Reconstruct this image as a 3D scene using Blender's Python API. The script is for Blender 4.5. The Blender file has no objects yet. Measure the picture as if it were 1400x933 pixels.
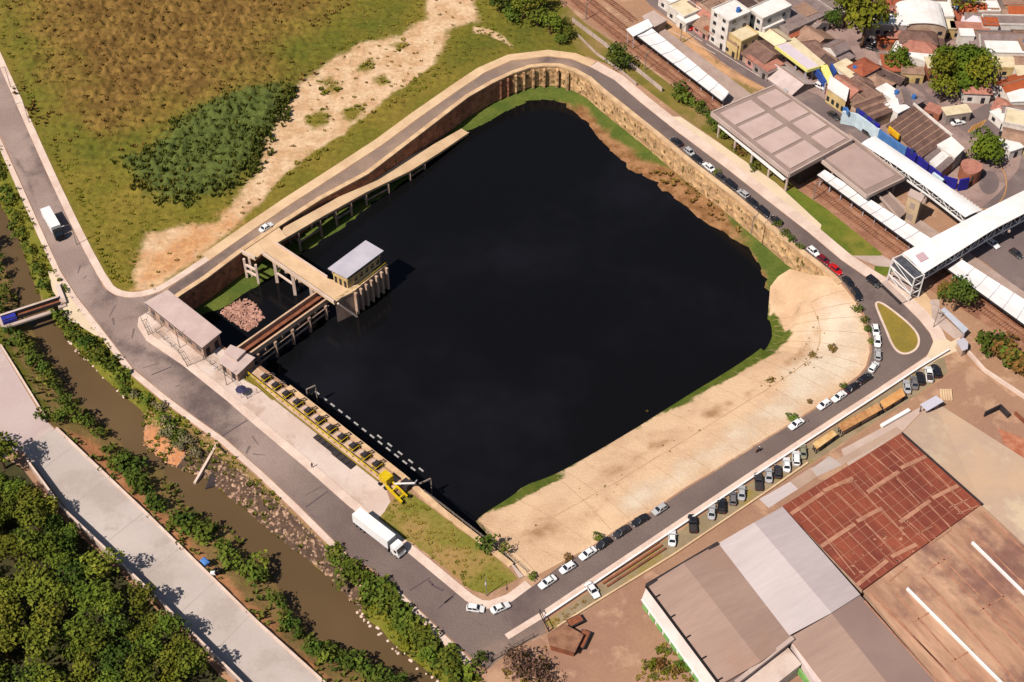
import bpy, math, random
import numpy as np
from mathutils import Vector, Matrix
from mathutils.geometry import delaunay_2d_cdt
R = random.Random(11)
NR = np.random.RandomState(5)
PI = math.pi
sc = bpy.context.scene
COL = sc.collection

# ------------------------------------------------------------------ camera
FPX, PITCH, CAMH = 2000.0, math.radians(46.5), 267.0
ST, CT = math.sin(PITCH), math.cos(PITCH)
def G(px, py, z=0.0):
    """map coordinate of a photo point lying at height z"""
    x = (px-700)/FPX; y = -(py-466.5)/FPX
    dx, dy, dz = x, CT+y*ST, -ST+y*CT
    t = (z-CAMH)/dz
    return Vector((dx*t, dy*t, z))
def GL(pts, z=0.0): return [G(p[0], p[1], p[2] if len(p) > 2 else z) for p in pts]
cam = bpy.data.cameras.new('camera'); camo = bpy.data.objects.new('camera', cam); COL.objects.link(camo)
camo.location = (0, 0, CAMH); camo.rotation_euler = (PI/2-PITCH, 0, 0)
cam.sensor_width = 36; cam.lens = 36*FPX/1400; cam.clip_end = 6000; cam.clip_start = 1
sc.camera = camo

# ------------------------------------------------------------------ light
SUN_EL = math.radians(52); SH = Vector((0.75, 0.66)).normalized()      # shadows fall along SH
w = bpy.data.worlds.new('World'); sc.world = w; w.use_nodes = True
nt = w.node_tree; bg = nt.nodes['Background']
sky = nt.nodes.new('ShaderNodeTexSky'); sky.sky_type = 'NISHITA'; sky.sun_disc = False
sky.sun_elevation = SUN_EL; sky.sun_rotation = math.atan2(-SH.x, -SH.y)
sky.air_density = 1.0; sky.dust_density = 1.5
nt.links.new(sky.outputs[0], bg.inputs[0]); bg.inputs[1].default_value = 0.05
sl = bpy.data.lights.new('sun', 'SUN'); sl.energy = 4.6; sl.angle = math.radians(0.5); sl.color = (1, 0.90, 0.80)
so = bpy.data.objects.new('sun', sl); COL.objects.link(so); so.location = (0, 0, 300)
ld = Vector((SH.x*math.cos(SUN_EL), SH.y*math.cos(SUN_EL), -math.sin(SUN_EL)))
so.rotation_euler = ld.to_track_quat('-Z', 'Y').to_euler()
vs = sc.view_settings; vs.view_transform = 'Standard'; vs.look = 'None'; vs.gamma = 1; vs.use_curve_mapping = False
vs.exposure = 0.86
sc.cycles.max_bounces = 5

# ------------------------------------------------------------------ materials
def s2l(v):
    v /= 255.0
    return v/12.92 if v <= 0.04045 else ((v+0.055)/1.055)**2.4
KR, KG, KB = 0.515, 0.527, 0.545
SAT = 1.14
def C(r, g, b):
    c = (s2l(r)*KR, s2l(g)*KG, s2l(b)*KB); lu = .3*c[0]+.59*c[1]+.11*c[2]
    return tuple(min(.85, max(.003, lu+(v-lu)*SAT)) for v in c)+(1,)
def nodes(name):
    m = bpy.data.materials.new(name); m.use_nodes = True
    n = m.node_tree.nodes; return m, n, m.node_tree.links, n['Principled BSDF']
def noise(n, l, co, scale, detail=4, rough=.6):
    t = n.new('ShaderNodeTexNoise'); t.inputs['Scale'].default_value = scale
    t.inputs['Detail'].default_value = detail; t.inputs['Roughness'].default_value = rough
    if co: l.new(co, t.inputs['Vector'])
    return t.outputs['Fac']
def ramp(n, l, f, a, b):
    t = n.new('ShaderNodeMapRange'); t.interpolation_type = 'SMOOTHSTEP'
    t.inputs[1].default_value = a; t.inputs[2].default_value = b; l.new(f, t.inputs[0]); return t.outputs[0]
def mix(n, l, f, a, b, mode='MIX'):
    t = n.new('ShaderNodeMix'); t.data_type = 'RGBA'; t.blend_type = mode
    if isinstance(f, (int, float)): t.inputs[0].default_value = f
    else: l.new(f, t.inputs[0])
    for s, v in ((6, a), (7, b)):
        if isinstance(v, tuple): t.inputs[s].default_value = v
        else: l.new(v, t.inputs[s])
    return t.outputs[2]
def math_(n, l, op, a, b):
    t = n.new('ShaderNodeMath'); t.operation = op
    for i, v in ((0, a), (1, b)):
        if isinstance(v, (int, float)): t.inputs[i].default_value = v
        else: l.new(v, t.inputs[i])
    return t.outputs[0]
def fine(n, l, co, col, scale, amt):
    """multiply a colour by a fine noise"""
    f = noise(n, l, co, scale, 3, .7)
    g = n.new('ShaderNodeMapRange'); g.inputs[1].default_value = .25; g.inputs[2].default_value = .75
    g.inputs[3].default_value = 1-amt; g.inputs[4].default_value = 1+amt; l.new(f, g.inputs[0])
    vm = n.new('ShaderNodeVectorMath'); vm.operation = 'SCALE'; l.new(g.outputs[0], vm.inputs[3])
    if isinstance(col, tuple): vm.inputs[0].default_value = col[:3]
    else: l.new(col, vm.inputs[0])
    return vm.outputs[0]
def bump(n, l, p, h, strength, dist):
    b = n.new('ShaderNodeBump'); b.inputs['Strength'].default_value = strength; b.inputs['Distance'].default_value = dist
    l.new(h, b.inputs['Height']); l.new(b.outputs[0], p.inputs['Normal'])
MATS = {}
def mat(name, c1, c2=None, scale=.25, rough=.9, amt=.12, fscale=2.5, lo=.35, hi=.65, c3=None, s3=.05, metal=0, spec=.25, bmp=0, stretch=None, rnd=0):
    if name in MATS: return MATS[name]
    m, n, l, p = nodes(name)
    tc = n.new('ShaderNodeTexCoord'); co = tc.outputs['Object']
    if stretch:
        mp = n.new('ShaderNodeMapping'); mp.vector_type = 'TEXTURE'; mp.inputs['Rotation'].default_value = (0, 0, stretch[0]); mp.inputs['Scale'].default_value = stretch[1]
        l.new(co, mp.inputs[0]); co2 = mp.outputs[0]
    else: co2 = co
    col = c1
    if c2: col = mix(n, l, ramp(n, l, noise(n, l, co2, scale), lo, hi), c1, c2)
    if c3: col = mix(n, l, ramp(n, l, noise(n, l, co, s3, 6, .65), .5, .64), col, c3)
    if amt: col = fine(n, l, co2, col, fscale, amt)
    if rnd:
        oi = n.new('ShaderNodeObjectInfo'); h = n.new('ShaderNodeHueSaturation')
        mr = n.new('ShaderNodeMapRange'); mr.inputs[3].default_value = 1-rnd; mr.inputs[4].default_value = 1+rnd
        l.new(oi.outputs['Random'], mr.inputs[0]); l.new(mr.outputs[0], h.inputs['Value'])
        mr2 = n.new('ShaderNodeMapRange'); mr2.inputs[3].default_value = .5-rnd*.12; mr2.inputs[4].default_value = .5+rnd*.08
        l.new(math_(n, l, 'FRACT', math_(n, l, 'MULTIPLY', oi.outputs['Random'], 7.3), 0), mr2.inputs[0]); l.new(mr2.outputs[0], h.inputs['Hue'])
        if isinstance(col, tuple): h.inputs['Color'].default_value = col
        else: l.new(col, h.inputs['Color'])
        col = h.outputs[0]
    if isinstance(col, tuple): p.inputs['Base Color'].default_value = col
    else: l.new(col, p.inputs['Base Color'])
    p.inputs['Roughness'].default_value = rough; p.inputs['Metallic'].default_value = metal
    p.inputs['Specular IOR Level'].default_value = spec
    if bmp: bump(n, l, p, noise(n, l, co, fscale, 4, .7), bmp, .3)
    MATS[name] = m; return m
def objcol_mat(name, rough=.3, coat=.5, metal=.0):
    m, n, l, p = nodes(name); oi = n.new('ShaderNodeObjectInfo')
    l.new(oi.outputs['Color'], p.inputs['Base Color']); p.inputs['Roughness'].default_value = rough
    p.inputs['Coat Weight'].default_value = coat; p.inputs['Metallic'].default_value = metal; p.inputs['Coat Roughness'].default_value = .08
    MATS[name] = m; return m

# ------------------------------------------------------------------ meshes
class MB:
    def __init__(s): s.v = []; s.f = []
    def add(s, vs, fs):
        o = len(s.v); s.v += [tuple(v) for v in vs]; s.f += [tuple(i+o for i in f) for f in fs]; return s
    def prism(s, poly, z0, z1):
        """poly: xy list (any winding), flat bottom z0, top z1 (numbers or per-vertex lists)"""
        n = len(poly); a = sum(poly[i][0]*poly[(i+1) % n][1]-poly[(i+1) % n][0]*poly[i][1] for i in range(n))
        P = list(poly)
        Z0 = z0 if isinstance(z0, (list, tuple)) else [z0]*n; Z1 = z1 if isinstance(z1, (list, tuple)) else [z1]*n
        Z0 = list(Z0); Z1 = list(Z1)
        if a < 0: P.reverse(); Z0.reverse(); Z1.reverse()
        vs = [(p[0], p[1], Z0[i]) for i, p in enumerate(P)]+[(p[0], p[1], Z1[i]) for i, p in enumerate(P)]
        fs = [tuple(reversed(range(n))), tuple(range(n, 2*n))]+[(i, (i+1) % n, (i+1) % n+n, i+n) for i in range(n)]
        return s.add(vs, fs)
    def box(s, c, d, rot=0.0):
        cx, cy, cz = c; hx, hy, hz = d[0]/2, d[1]/2, d[2]/2; cr, sr = math.cos(rot), math.sin(rot)
        P = [(cx+x*cr-y*sr, cy+x*sr+y*cr) for x, y in ((-hx, -hy), (hx, -hy), (hx, hy), (-hx, hy))]
        return s.prism(P, cz-hz, cz+hz)
    def beam(s, a, b, wd, ht=None):
        """box from a to b, width wd, height ht"""
        ht = ht or wd; a = Vector(a); b = Vector(b); d = (b-a).normalized()
        up = Vector((0, 0, 1)) if abs(d.z) < .95 else Vector((1, 0, 0))
        sx = d.cross(up).normalized()*wd/2; u = sx.cross(d).normalized()*ht/2
        vs = [q+i*sx+j*u for q in (a, b) for i, j in ((-1, -1), (1, -1), (1, 1), (-1, 1))]
        return s.add(vs, [(3, 2, 1, 0), (4, 5, 6, 7), (0, 1, 5, 4), (1, 2, 6, 5), (2, 3, 7, 6), (3, 0, 4, 7)])
    def cyl(s, a, b, r0, r1=None, n=8):
        r1 = r0 if r1 is None else r1; a = Vector(a); b = Vector(b); d = (b-a).normalized()
        up = Vector((0, 0, 1)) if abs(d.z) < .95 else Vector((1, 0, 0))
        x = d.cross(up).normalized(); y = x.cross(d)
        vs = []
        for q, r in ((a, r0), (b, r1)):
            for i in range(n):
                t = 2*PI*i/n; vs.append(q+x*math.cos(t)*r+y*math.sin(t)*r)
        return s.add(vs, [tuple(range(n)), tuple(range(2*n-1, n-1, -1))]+[(i+n, (i+1) % n+n, (i+1) % n, i) for i in range(n)])
    def loft(s, rings):
        n = len(rings[0]); vs = [p for r in rings for p in r]; fs = []
        for k in range(len(rings)-1):
            for i in range(n):
                fs.append((k*n+i, k*n+(i+1) % n, (k+1)*n+(i+1) % n, (k+1)*n+i))
        fs.append(tuple(reversed(range(n)))); fs.append(tuple(range((len(rings)-1)*n, len(rings)*n)))
        return s.add(vs, fs)
    def build(s, name, m, parent=None, loc=None, smooth=False, world=False):
        off = Vector((0, 0, 0))
        if world and parent is not None: off = parent.location.copy()
        if loc is not None: off = Vector(loc)
        me = bpy.data.meshes.new(name)
        me.from_pydata([(x-off.x, y-off.y, z-off.z) for x, y, z in s.v], [], s.f)
        import bmesh
        bm = bmesh.new(); bm.from_mesh(me); bmesh.ops.recalc_face_normals(bm, faces=bm.faces); bm.to_mesh(me); bm.free()
        me.materials.append(m)
        if smooth: me.polygons.foreach_set('use_smooth', [True]*len(me.polygons))
        o = bpy.data.objects.new(name, me); COL.objects.link(o)
        if parent is not None: o.parent = parent
        elif loc is not None: o.location = loc
        return o
def tag(o, label=None, cat=None, group=None, kind=None):
    if label: o['label'] = label
    if cat: o['category'] = cat
    if group: o['group'] = group
    if kind: o['kind'] = kind
    return o
def thing(name, loc, label, cat, rz=0.0, group=None):
    o = bpy.data.objects.new(name, None); COL.objects.link(o); o.location = loc; o.rotation_euler = (0, 0, rz)
    o.empty_display_size = .5
    return tag(o, label, cat, group)
def dup(o, parent=None):
    c = o.copy(); COL.objects.link(c); c.parent = parent
    for ch in list(o.children): dup(ch, c)
    return c
def arrmesh(name, V, F, m, parent=None, smooth=False):
    """big mesh from numpy arrays; F is (n,3) or (n,4)"""
    me = bpy.data.meshes.new(name); k = F.shape[1]
    me.vertices.add(len(V)); me.vertices.foreach_set('co', V.astype(np.float32).ravel())
    me.loops.add(F.size); me.loops.foreach_set('vertex_index', F.astype(np.int32).ravel())
    me.polygons.add(len(F)); me.polygons.foreach_set('loop_start', np.arange(0, F.size, k, dtype=np.int32))
    me.update(calc_edges=True); me.validate(); me.materials.append(m)
    if smooth: me.polygons.foreach_set('use_smooth', np.ones(len(me.polygons), dtype=bool))
    o = bpy.data.objects.new(name, me); COL.objects.link(o)
    if parent is not None: o.parent = parent
    return o

# ------------------------------------------------------------------ polygons
def inside(P, poly):
    P = np.asarray(P); q = np.asarray(poly)[:, :2]; r = np.zeros(len(P), bool); j = len(q)-1
    for i in range(len(q)):
        xi, yi = q[i]; xj, yj = q[j]
        c = ((yi > P[:, 1]) != (yj > P[:, 1])) & (P[:, 0] < (xj-xi)*(P[:, 1]-yi)/((yj-yi) or 1e-9)+xi)
        r ^= c; j = i
    return r
def dist(P, line, closed=False):
    P = np.asarray(P)[:, :2]; q = np.asarray([tuple(p)[:2] for p in line]); d = np.full(len(P), 1e9)
    n = len(q); 
    for i in range(n if closed else n-1):
        a = q[i]; b = q[(i+1) % n]; ab = b-a; t = np.clip(((P-a)@ab)/max(ab@ab, 1e-9), 0, 1)
        d = np.minimum(d, np.linalg.norm(P-(a+t[:, None]*ab), axis=1))
    return d
def xy(L): return [(p[0], p[1]) for p in L]
def dense(L, step, closed=False):
    out = []; n = len(L)
    for i in range(n if closed else n-1):
        a = Vector(L[i]); b = Vector(L[(i+1) % n]); k = max(1, int((b-a).length/step))
        out += [a.lerp(b, j/k) for j in range(k)]
    if not closed: out.append(Vector(L[-1]))
    return out
def rough(L, step, amp, seed=0, closed=True):
    rr = random.Random(seed); D = dense(L, step, closed); s = 0; out = []
    for p in D:
        s = s*.6+rr.uniform(-amp, amp); t = rr.uniform(-amp, amp)*.5
        out.append(Vector((p.x+s, p.y+t, p.z)))
    return out
def smooth(L, it=2, closed=False):
    L = [Vector(p) for p in L]
    for _ in range(it):
        out = [] if closed else [L[0]]; n = len(L)
        for i in range(n if closed else n-1):
            a, b = L[i], L[(i+1) % n]; out += [a.lerp(b, .25), a.lerp(b, .75)]
        if not closed: out.append(L[-1])
        L = out
    return L
def tri(outer, holes=(), pts=None, zf=None):
    """constrained triangulation of outer minus holes; zf(P)->z array"""
    vs = []; es = []
    for lp in [outer]+list(holes):
        o = len(vs); n = len(lp); vs += [Vector((p[0], p[1])) for p in lp]; es += [(o+i, o+(i+1) % n) for i in range(n)]
    if pts is not None: vs += [Vector((float(p[0]), float(p[1]))) for p in pts]
    V, E, F, *_ = delaunay_2d_cdt(vs, es, [], 0, 1e-4)
    V = np.array([(v.x, v.y) for v in V]); F = np.array([f for f in F if len(f) == 3])
    c = V[F].mean(1); k = inside(c, xy(outer))
    for h in holes: k &= ~inside(c, xy(h))
    F = F[k]
    ar = np.cross(V[F[:, 1]]-V[F[:, 0]], V[F[:, 2]]-V[F[:, 0]]); F[ar < 0] = F[ar < 0][:, ::-1]
    F = F[np.abs(ar) > 1e-6]
    z = np.zeros(len(V)) if zf is None else zf(V)
    return np.column_stack([V, z]), F
ZI = [0]
def sheet(name, L, m, z=None, holes=(), kind='structure', base=0.0):
    ZI[0] += 1
    zz = base+(.02+.008*ZI[0] if z is None else z)
    V, F = tri(xy(L), [xy(h) for h in holes], zf=lambda V: np.full(len(V), zz))
    o = arrmesh(name, V, F, m)
    if kind: o['kind'] = kind
    return o
def gridpts(poly, cell, margin, jit=.35):
    q = np.array(xy(poly)); a = q.min(0); b = q.max(0)
    X, Y = np.meshgrid(np.arange(a[0], b[0], cell), np.arange(a[1], b[1], cell))
    P = np.column_stack([X.ravel(), Y.ravel()]); P += NR.uniform(-jit, jit, P.shape)*cell
    P = P[inside(P, q)]; return P[dist(P, poly, True) > margin]
def setattr_(o, name, vals):
    a = o.data.attributes.new(name, 'FLOAT', 'POINT'); a.data.foreach_set('value', np.asarray(vals, np.float32))
def mask(P, polys, wd):
    """1 inside, 0 outside, soft over wd metres"""
    out = np.zeros(len(P))
    for q in polys:
        d = dist(P, q, True); ins = inside(P[:, :2], xy(q)); d = np.where(ins, d, -d)
        out = np.maximum(out, np.clip(.5+d/wd, 0, 1))
    return out
def strip(name, L, w0, w1, z0, z1, m, parent=None, kind='structure', closed=False, world=False):
    """solid band along a line, from offset w0 to w1 (left positive), z0..z1; z offsets add to line z"""
    L = [Vector(p) for p in L]; n = len(L); A = []; B = []
    for i in range(n):
        a = L[(i-1) % n] if (closed or i > 0) else L[i]; b = L[(i+1) % n] if (closed or i < n-1) else L[i]
        d = (b-a); d.z = 0; d.normalize(); nn = Vector((-d.y, d.x, 0))
        A.append(L[i]+nn*w0); B.append(L[i]+nn*w1)
    rings = [[(A[i].x, A[i].y, L[i].z+z0), (B[i].x, B[i].y, L[i].z+z0), (B[i].x, B[i].y, L[i].z+z1), (A[i].x, A[i].y, L[i].z+z1)] for i in range(n)]
    if closed: rings.append(rings[0])
    b = MB(); b.loft(rings)
    o = b.build(name, m, parent, world=world)
    if kind and parent is None: o['kind'] = kind
    return o
def band(name, A, B, z, m, kind='structure'):
    """flat sheet between two lines"""
    return sheet(name, list(A)+list(reversed(B)), m, z, kind=kind)
# ================================================================== colours
M_EARTH = mat('earth', C(178,140,112), C(160,126,104), .06, c3=C(196,160,132), s3=.12, amt=.10, fscale=1.2)
M_ASPH = mat('asphalt', C(134,116,116), C(121,104,105), .05, rough=.85, amt=.06, fscale=3, c3=C(146,128,124), s3=.02)
M_ASPHW = mat('asphalt_worn', C(166,143,142), C(156,134,135), .05, rough=.85, amt=.06, fscale=2.5, c3=C(174,154,149), s3=.03)
M_TAR = mat('tar', C(96,82,84), amt=.1)
M_KERB = mat('kerb_concrete', C(236,213,196), C(219,194,178), .2, amt=.10, fscale=2)
M_SANDC = mat('sandy_pavement', C(230,200,164), C(213,181,147), .15, amt=.1, fscale=2)
M_CREAM = mat('cream_pavement', C(234,213,184), C(224,203,175), .12, amt=.07, fscale=2)
M_CONC = mat('concrete', C(206,186,174), C(188,166,155), .12, amt=.08, fscale=2)
M_CONCP = mat('pale_concrete', C(226,207,194), C(212,190,176), .10, amt=.07, fscale=2, c3=C(196,172,156), s3=.12)
M_SLABROAD = mat('slab_concrete', C(206,194,185), C(194,181,172), .04, amt=.06, fscale=2, c3=C(184,170,160), s3=.07)
M_SLABOLD = mat('old_slab', C(203,184,178), C(192,171,166), .05, amt=.06, fscale=2, c3=C(212,196,184), s3=.05)
M_YARD = mat('yard_dirt', C(172,136,112), C(157,122,103), .05, amt=.10, fscale=1.5, c3=C(190,154,128), s3=.10)
M_CITYG = mat('city_pavement', C(152,128,120), C(170,146,136), .10, amt=.12, fscale=1.0, c3=C(128,108,104), s3=.06)
M_WATER = None
def water(name, col, r=.06):
    m, n, l, p = nodes(name); tc = n.new('ShaderNodeTexCoord')
    c = mix(n, l, ramp(n, l, noise(n, l, tc.outputs['Object'], .016, 4), .45, .72), col[0], col[1])
    l.new(c, p.inputs['Base Color']); p.inputs['Roughness'].default_value = r; p.inputs['Specular IOR Level'].default_value = .12
    bump(n, l, p, noise(n, l, tc.outputs['Object'], .35, 3), .015, .2)
    return m
M_WATER = water('dark_water', (C(15,15,18), C(28,28,32)), .12)
M_RIVER = water('brown_water', (C(100,82,60), C(112,92,68)), .3)

def terr(name, base, base2, s, layers, amt=.18, fs=1.1):
    """terrain material: base mottled, then layers (attribute, colour a, colour b, noise scale, hardness)"""
    m, n, l, p = nodes(name); tc = n.new('ShaderNodeTexCoord'); co = tc.outputs['Object']
    col = mix(n, l, ramp(n, l, noise(n, l, co, s, 5), .38, .62), base, base2)
    for at, a, b, sc_, hard in layers:
        an = n.new('ShaderNodeAttribute'); an.attribute_name = at
        f = math_(n, l, 'ADD', an.outputs['Fac'], math_(n, l, 'MULTIPLY', math_(n, l, 'SUBTRACT', noise(n, l, co, sc_, 6, .7), .5), 1.5))
        f = ramp(n, l, f, .5-hard, .5+hard)
        lc = mix(n, l, ramp(n, l, noise(n, l, co, sc_*2.2, 4), .38, .62), a, b)
        col = mix(n, l, f, col, lc)
    l.new(fine(n, l, co, col, fs, amt), p.inputs['Base Color']); p.inputs['Roughness'].default_value = 1; p.inputs['Specular IOR Level'].default_value = .1
    bump(n, l, p, noise(n, l, co, fs, 5, .7), .5, .4)
    return m

# ================================================================== outlines
NWTOP = [(243,403),(278.6,380),(327,343.5),(380,307.5),(435,272),(500,237),(510,229.5),(585,172),(637,132),(672,112),(700,99)]
NETOP = [(700,99),(725,90.5),(745,88.5),(765,89),(787,96),(807,107),(826,124),(850,143),(875,163),(900,183),(925,204),(950,225),(1000,263),(1050,305),(1082,332),(1100,346),(1120,361),(1142,379)]
SETOP = [(1142,379),(1157,397),(1170,414),(1180,434),(1187,458),(1189,481),(1184,501),(1174,513),(1160,523),(1140,540),(1107,562),(1075,582),(1050,597),(1013,620),(973,645),(936,667),(888,700),(862,712),(837,728),(810,746),(767,769),(735,786),(712,788)]
WTOP = [(712,788),(700,773),(655,737),(606,699),(551,651),(395,529),(357,501),(338,497),(303,472),(234,411)]
POND = GL(NWTOP[:-1]+NETOP[:-1]+SETOP[:-1]+WTOP)
RB_TOP = [(-75,60),(-35,130),(2,203),(57,333),(76,372),(98,407),(116,432),(143,467),(172,508),(217,546),(257,577),(296,604),(346,649),(398,698),(471,769),(497,781),(533,811),(583,860),(636,910),(690,962),(760,1030)]
LB_TOP = [(700,1175),(620,1100),(520,1008),(442,935),(349,850),(195,701),(76,588),(60,571),(0,473),(-30,420),(-70,340),(-120,250)]
RIVER = GL(RB_TOP+LB_TOP)
# --- base ground with the two holes
V, F = tri([(-2600,-900),(2600,-900),(2600,4200),(-2600,4200)], [xy(POND), xy(RIVER)])
ground = arrmesh('ground', V, F, M_EARTH); ground['kind'] = 'structure'

# ================================================================== pond
WZ = -8.0
sheet('pond_water', GL([(215,400),(330,320),(640,100),(760,60),(900,150),(1200,370),(1240,520),(700,840),(640,780),(330,500)], WZ), M_WATER, WZ)
ZF = {}
def ramp_region(name, outer, inner, m, cell=2.0, nz=.15, amp=0.0, pw=1.5):
    O = dense(outer, 3); I = dense(inner, 3)
    if amp: I = [p+Vector((R.uniform(-amp, amp), R.uniform(-amp, amp), 0)) for p in I]
    poly = O+list(reversed(I))
    pts = gridpts(poly, cell, cell*.5)
    Oa = np.array([tuple(p) for p in O]); Ia = np.array([tuple(p) for p in I])
    def zf(V):
        do = dist(V, O); di = dist(V, I); t = (do/(do+di+1e-6))**pw
        ko = np.argmin(((V[:, None, :]-Oa[None, :, :2])**2).sum(2), 1); ki = np.argmin(((V[:, None, :]-Ia[None, :, :2])**2).sum(2), 1)
        z = Oa[ko, 2]*(1-t)+Ia[ki, 2]*t
        return z+(NR.uniform(-nz, nz, len(V))*np.minimum(1, np.minimum(do, di)) if nz else 0)
    ZF[name] = zf; nzk = nz
    V, F = tri(xy(poly), pts=pts, zf=zf)
    o = arrmesh(name, V, F, m, smooth=True); o['kind'] = 'structure'
    return o, V
WEDGE_N = [(630,186),(665,172),(700,149.5),(732,138.5),(762,141),(778,149),(792,160),(806,176),(825,200),(850,227),(862,236),(878,241),(900,258),(925,278),(945,295),(977,314),(1005,330),(1022,343),(1034,358),(1040,372),(1042,390),(1046,408),(1048,425),(1049,440)]
M_SHORE = terr('shore', C(86,100,50), C(104,112,58), .12, [('mud', C(168,128,96), C(132,96,66), .12, .25)], amt=.2, fs=1.2)
outer = GL(NWTOP[8:-1]+NETOP, -6.8)
outer = [p for p in outer]
inner = smooth(GL(WEDGE_N, -8.08), 1)
sho, V = ramp_region('shore', outer, inner, M_SHORE, 1.8, .15, .35)
mudp = [GL([(770,140),(800,150),(835,185),(870,215),(915,235),(960,265),(1010,310),(1022,335),(985,322),(930,285),(870,245),(820,205),(790,165)], -7.8)]
setattr_(sho, 'mud', np.maximum(mask(V, mudp, 6), np.clip(.72-dist(V, inner)/4.0, 0, 1)*(V[:, 0] > G(740,140,-8).x)))
# north-west toe of the wall
WEDGE_NW = [(262,436),(301,425),(337,404),(366,384),(385,372),(412,351),(437,335),(475,311),(510,281),(570,238),(632,185)]
sho2, V = ramp_region('shore', GL([(237,408)]+NWTOP[:9], -6.8), GL(WEDGE_NW, -8.08), M_SHORE, 1.8, .15, .25)
setattr_(sho2, 'mud', np.zeros(len(V)))
# paved slope on the south and east
M_SLOPE = terr('slope_concrete', C(234,202,168), C(216,182,150), .08,
               [('pale', C(232,214,190), C(218,196,172), .06, .3), ('stain', C(172,136,104), C(192,156,122), .10, .22), ('grass', C(84,98,42), C(104,110,54), .25, .2)], amt=.08, fs=1.6)
sl_in = [(1049,440),(1051,450),(1050,460),(1046,469),(1038,478),(1000,504),(950,534),(920,553),(850,597),(775,640),(750,652),(715,664),(700,678),(664,700),(650,712)]
sl_out = GL([(1053,392,-7.0),(1064,378,-6.2),(1080,368,-5.0),(1110,376,-2.6)])+GL(SETOP)
sl_in_w = smooth(GL(sl_in, -8.08), 1)
slo, V = ramp_region('paved_slope', sl_out, sl_in_w, M_SLOPE, 1.8, 0)
setattr_(slo, 'grass', np.maximum(mask(V, [GL([(1040,432),(1058,425),(1080,462),(1074,474),(1050,492),(1000,518),(950,545),(915,562),(910,552),(950,528),(1000,498),(1040,472)], -7.4),
     GL([(640,712),(700,692),(745,668),(768,660),(775,640),(748,645),(700,672)], -7.6)], 2.0), .58*np.clip(1-dist(V, GL(sl_in, -8))/1.6, 0, 1)))
setattr_(slo, 'pale', mask(V, [GL([(1120,390,-1),(1165,425),(1183,470),(1165,505),(1100,555),(1010,612),(935,662),(860,705),(850,690),(960,610),(1060,545),(1100,480)], -2)], 12))
setattr_(slo, 'stain', mask(V, [GL([(960,560),(1000,545),(1010,560),(960,580)], -4), GL([(880,600),(925,590),(920,608),(880,622)], -4), GL([(830,640),(870,628),(865,645),(835,655)], -4), GL([(715,725),(760,712),(770,730),(730,750)], -3), GL([(790,700),(830,690),(820,710),(790,716)], -3),
     GL([(1090,470),(1120,450),(1110,480),(1060,520),(1020,545),(1060,505)], -4)], 9)*.75)

# slab joints of the paved slope and drifts of soil along them
b = MB(); zf_ = ZF['paved_slope']; JO = dense(GL(SETOP[1:]), 7.0); JI = [Vector(p) for p in dense(sl_in_w, 1.0)]; MIDL = []
def lay(P, Q, wd):
    n_ = max(2, int((Q-P).length/1.2)); pts_ = [P.lerp(Q, k/n_) for k in range(n_+1)]; z_ = zf_(np.array([(p.x, p.y) for p in pts_]))
    d_ = (Q-P); d_.z = 0; d_.normalize(); nn_ = Vector((-d_.y, d_.x, 0))*wd/2
    L_ = [(p+nn_, p-nn_, z+.07) for p, z in zip(pts_, z_)]
    vs_ = []; 
    for a_, c_, z in L_: vs_ += [(a_.x, a_.y, z), (c_.x, c_.y, z)]
    b.add(vs_, [(2*k, 2*k+1, 2*k+3, 2*k+2) for k in range(n_)])
for p in JO:
    q_ = min(JI, key=lambda v: (v.xy-p.xy).length); q2_ = p.lerp(q_, .93); lay(p.lerp(q_, .03), q2_, .11); MIDL.append(p.lerp(q_, .48))
for a_, c_ in zip(MIDL[:-1], MIDL[1:]):
    if (a_-c_).length < 16: lay(a_, c_, .2)
o = b.build('slab_joints', mat('joint_soil', C(214,180,146), C(188,156,124), .3, amt=.2)); o['kind'] = 'structure'

# retaining walls
def stone_mat(name, a, b, dark, sc_=.5):
    m, n, l, p = nodes(name); tc = n.new('ShaderNodeTexCoord'); co = tc.outputs['Object']
    v = n.new('ShaderNodeTexVoronoi'); v.inputs['Scale'].default_value = sc_; l.new(co, v.inputs['Vector'])
    col = mix(n, l, ramp(n, l, noise(n, l, co, .35, 5, .7), .35, .65), a, b)
    col = mix(n, l, .35, col, mix(n, l, ramp(n, l, v.outputs['Color'], .2, .8), a, dark))
    col = mix(n, l, ramp(n, l, noise(n, l, co, .55, 6, .75), .58, .66), col, dark)
    br = n.new('ShaderNodeTexBrick'); br.inputs['Scale'].default_value = .5; br.inputs['Mortar Size'].default_value = .035; mp = n.new('ShaderNodeMapping'); mp.inputs['Rotation'].default_value = (PI/2, 0, 0)
    ax = n.new('ShaderNodeCombineXYZ'); sp = n.new('ShaderNodeSeparateXYZ'); l.new(co, sp.inputs[0]); l.new(math_(n, l, 'SUBTRACT', sp.outputs[0], sp.outputs[1]), ax.inputs[0]); l.new(sp.outputs[2], ax.inputs[1]); l.new(ax.outputs[0], br.inputs['Vector'])
    br.inputs['Color1'].default_value = (1,1,1,1); br.inputs['Color2'].default_value = (.82,.8,.78,1); br.inputs['Mortar'].default_value = (.45,.4,.36,1)
    col = mix(n, l, .55, col, br.outputs['Color'], 'MULTIPLY')
    l.new(fine(n, l, co, col, 2.2, .38), p.inputs['Base Color']); p.inputs['Roughness'].default_value = 1
    bump(n, l, p, v.outputs['Distance'], .9, .6)
    return m
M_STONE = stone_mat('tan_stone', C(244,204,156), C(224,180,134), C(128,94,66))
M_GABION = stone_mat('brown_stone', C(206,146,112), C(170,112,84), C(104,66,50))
M_COPE = mat('coping', C(228,196,158), C(206,172,138), .3, amt=.1)
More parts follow.
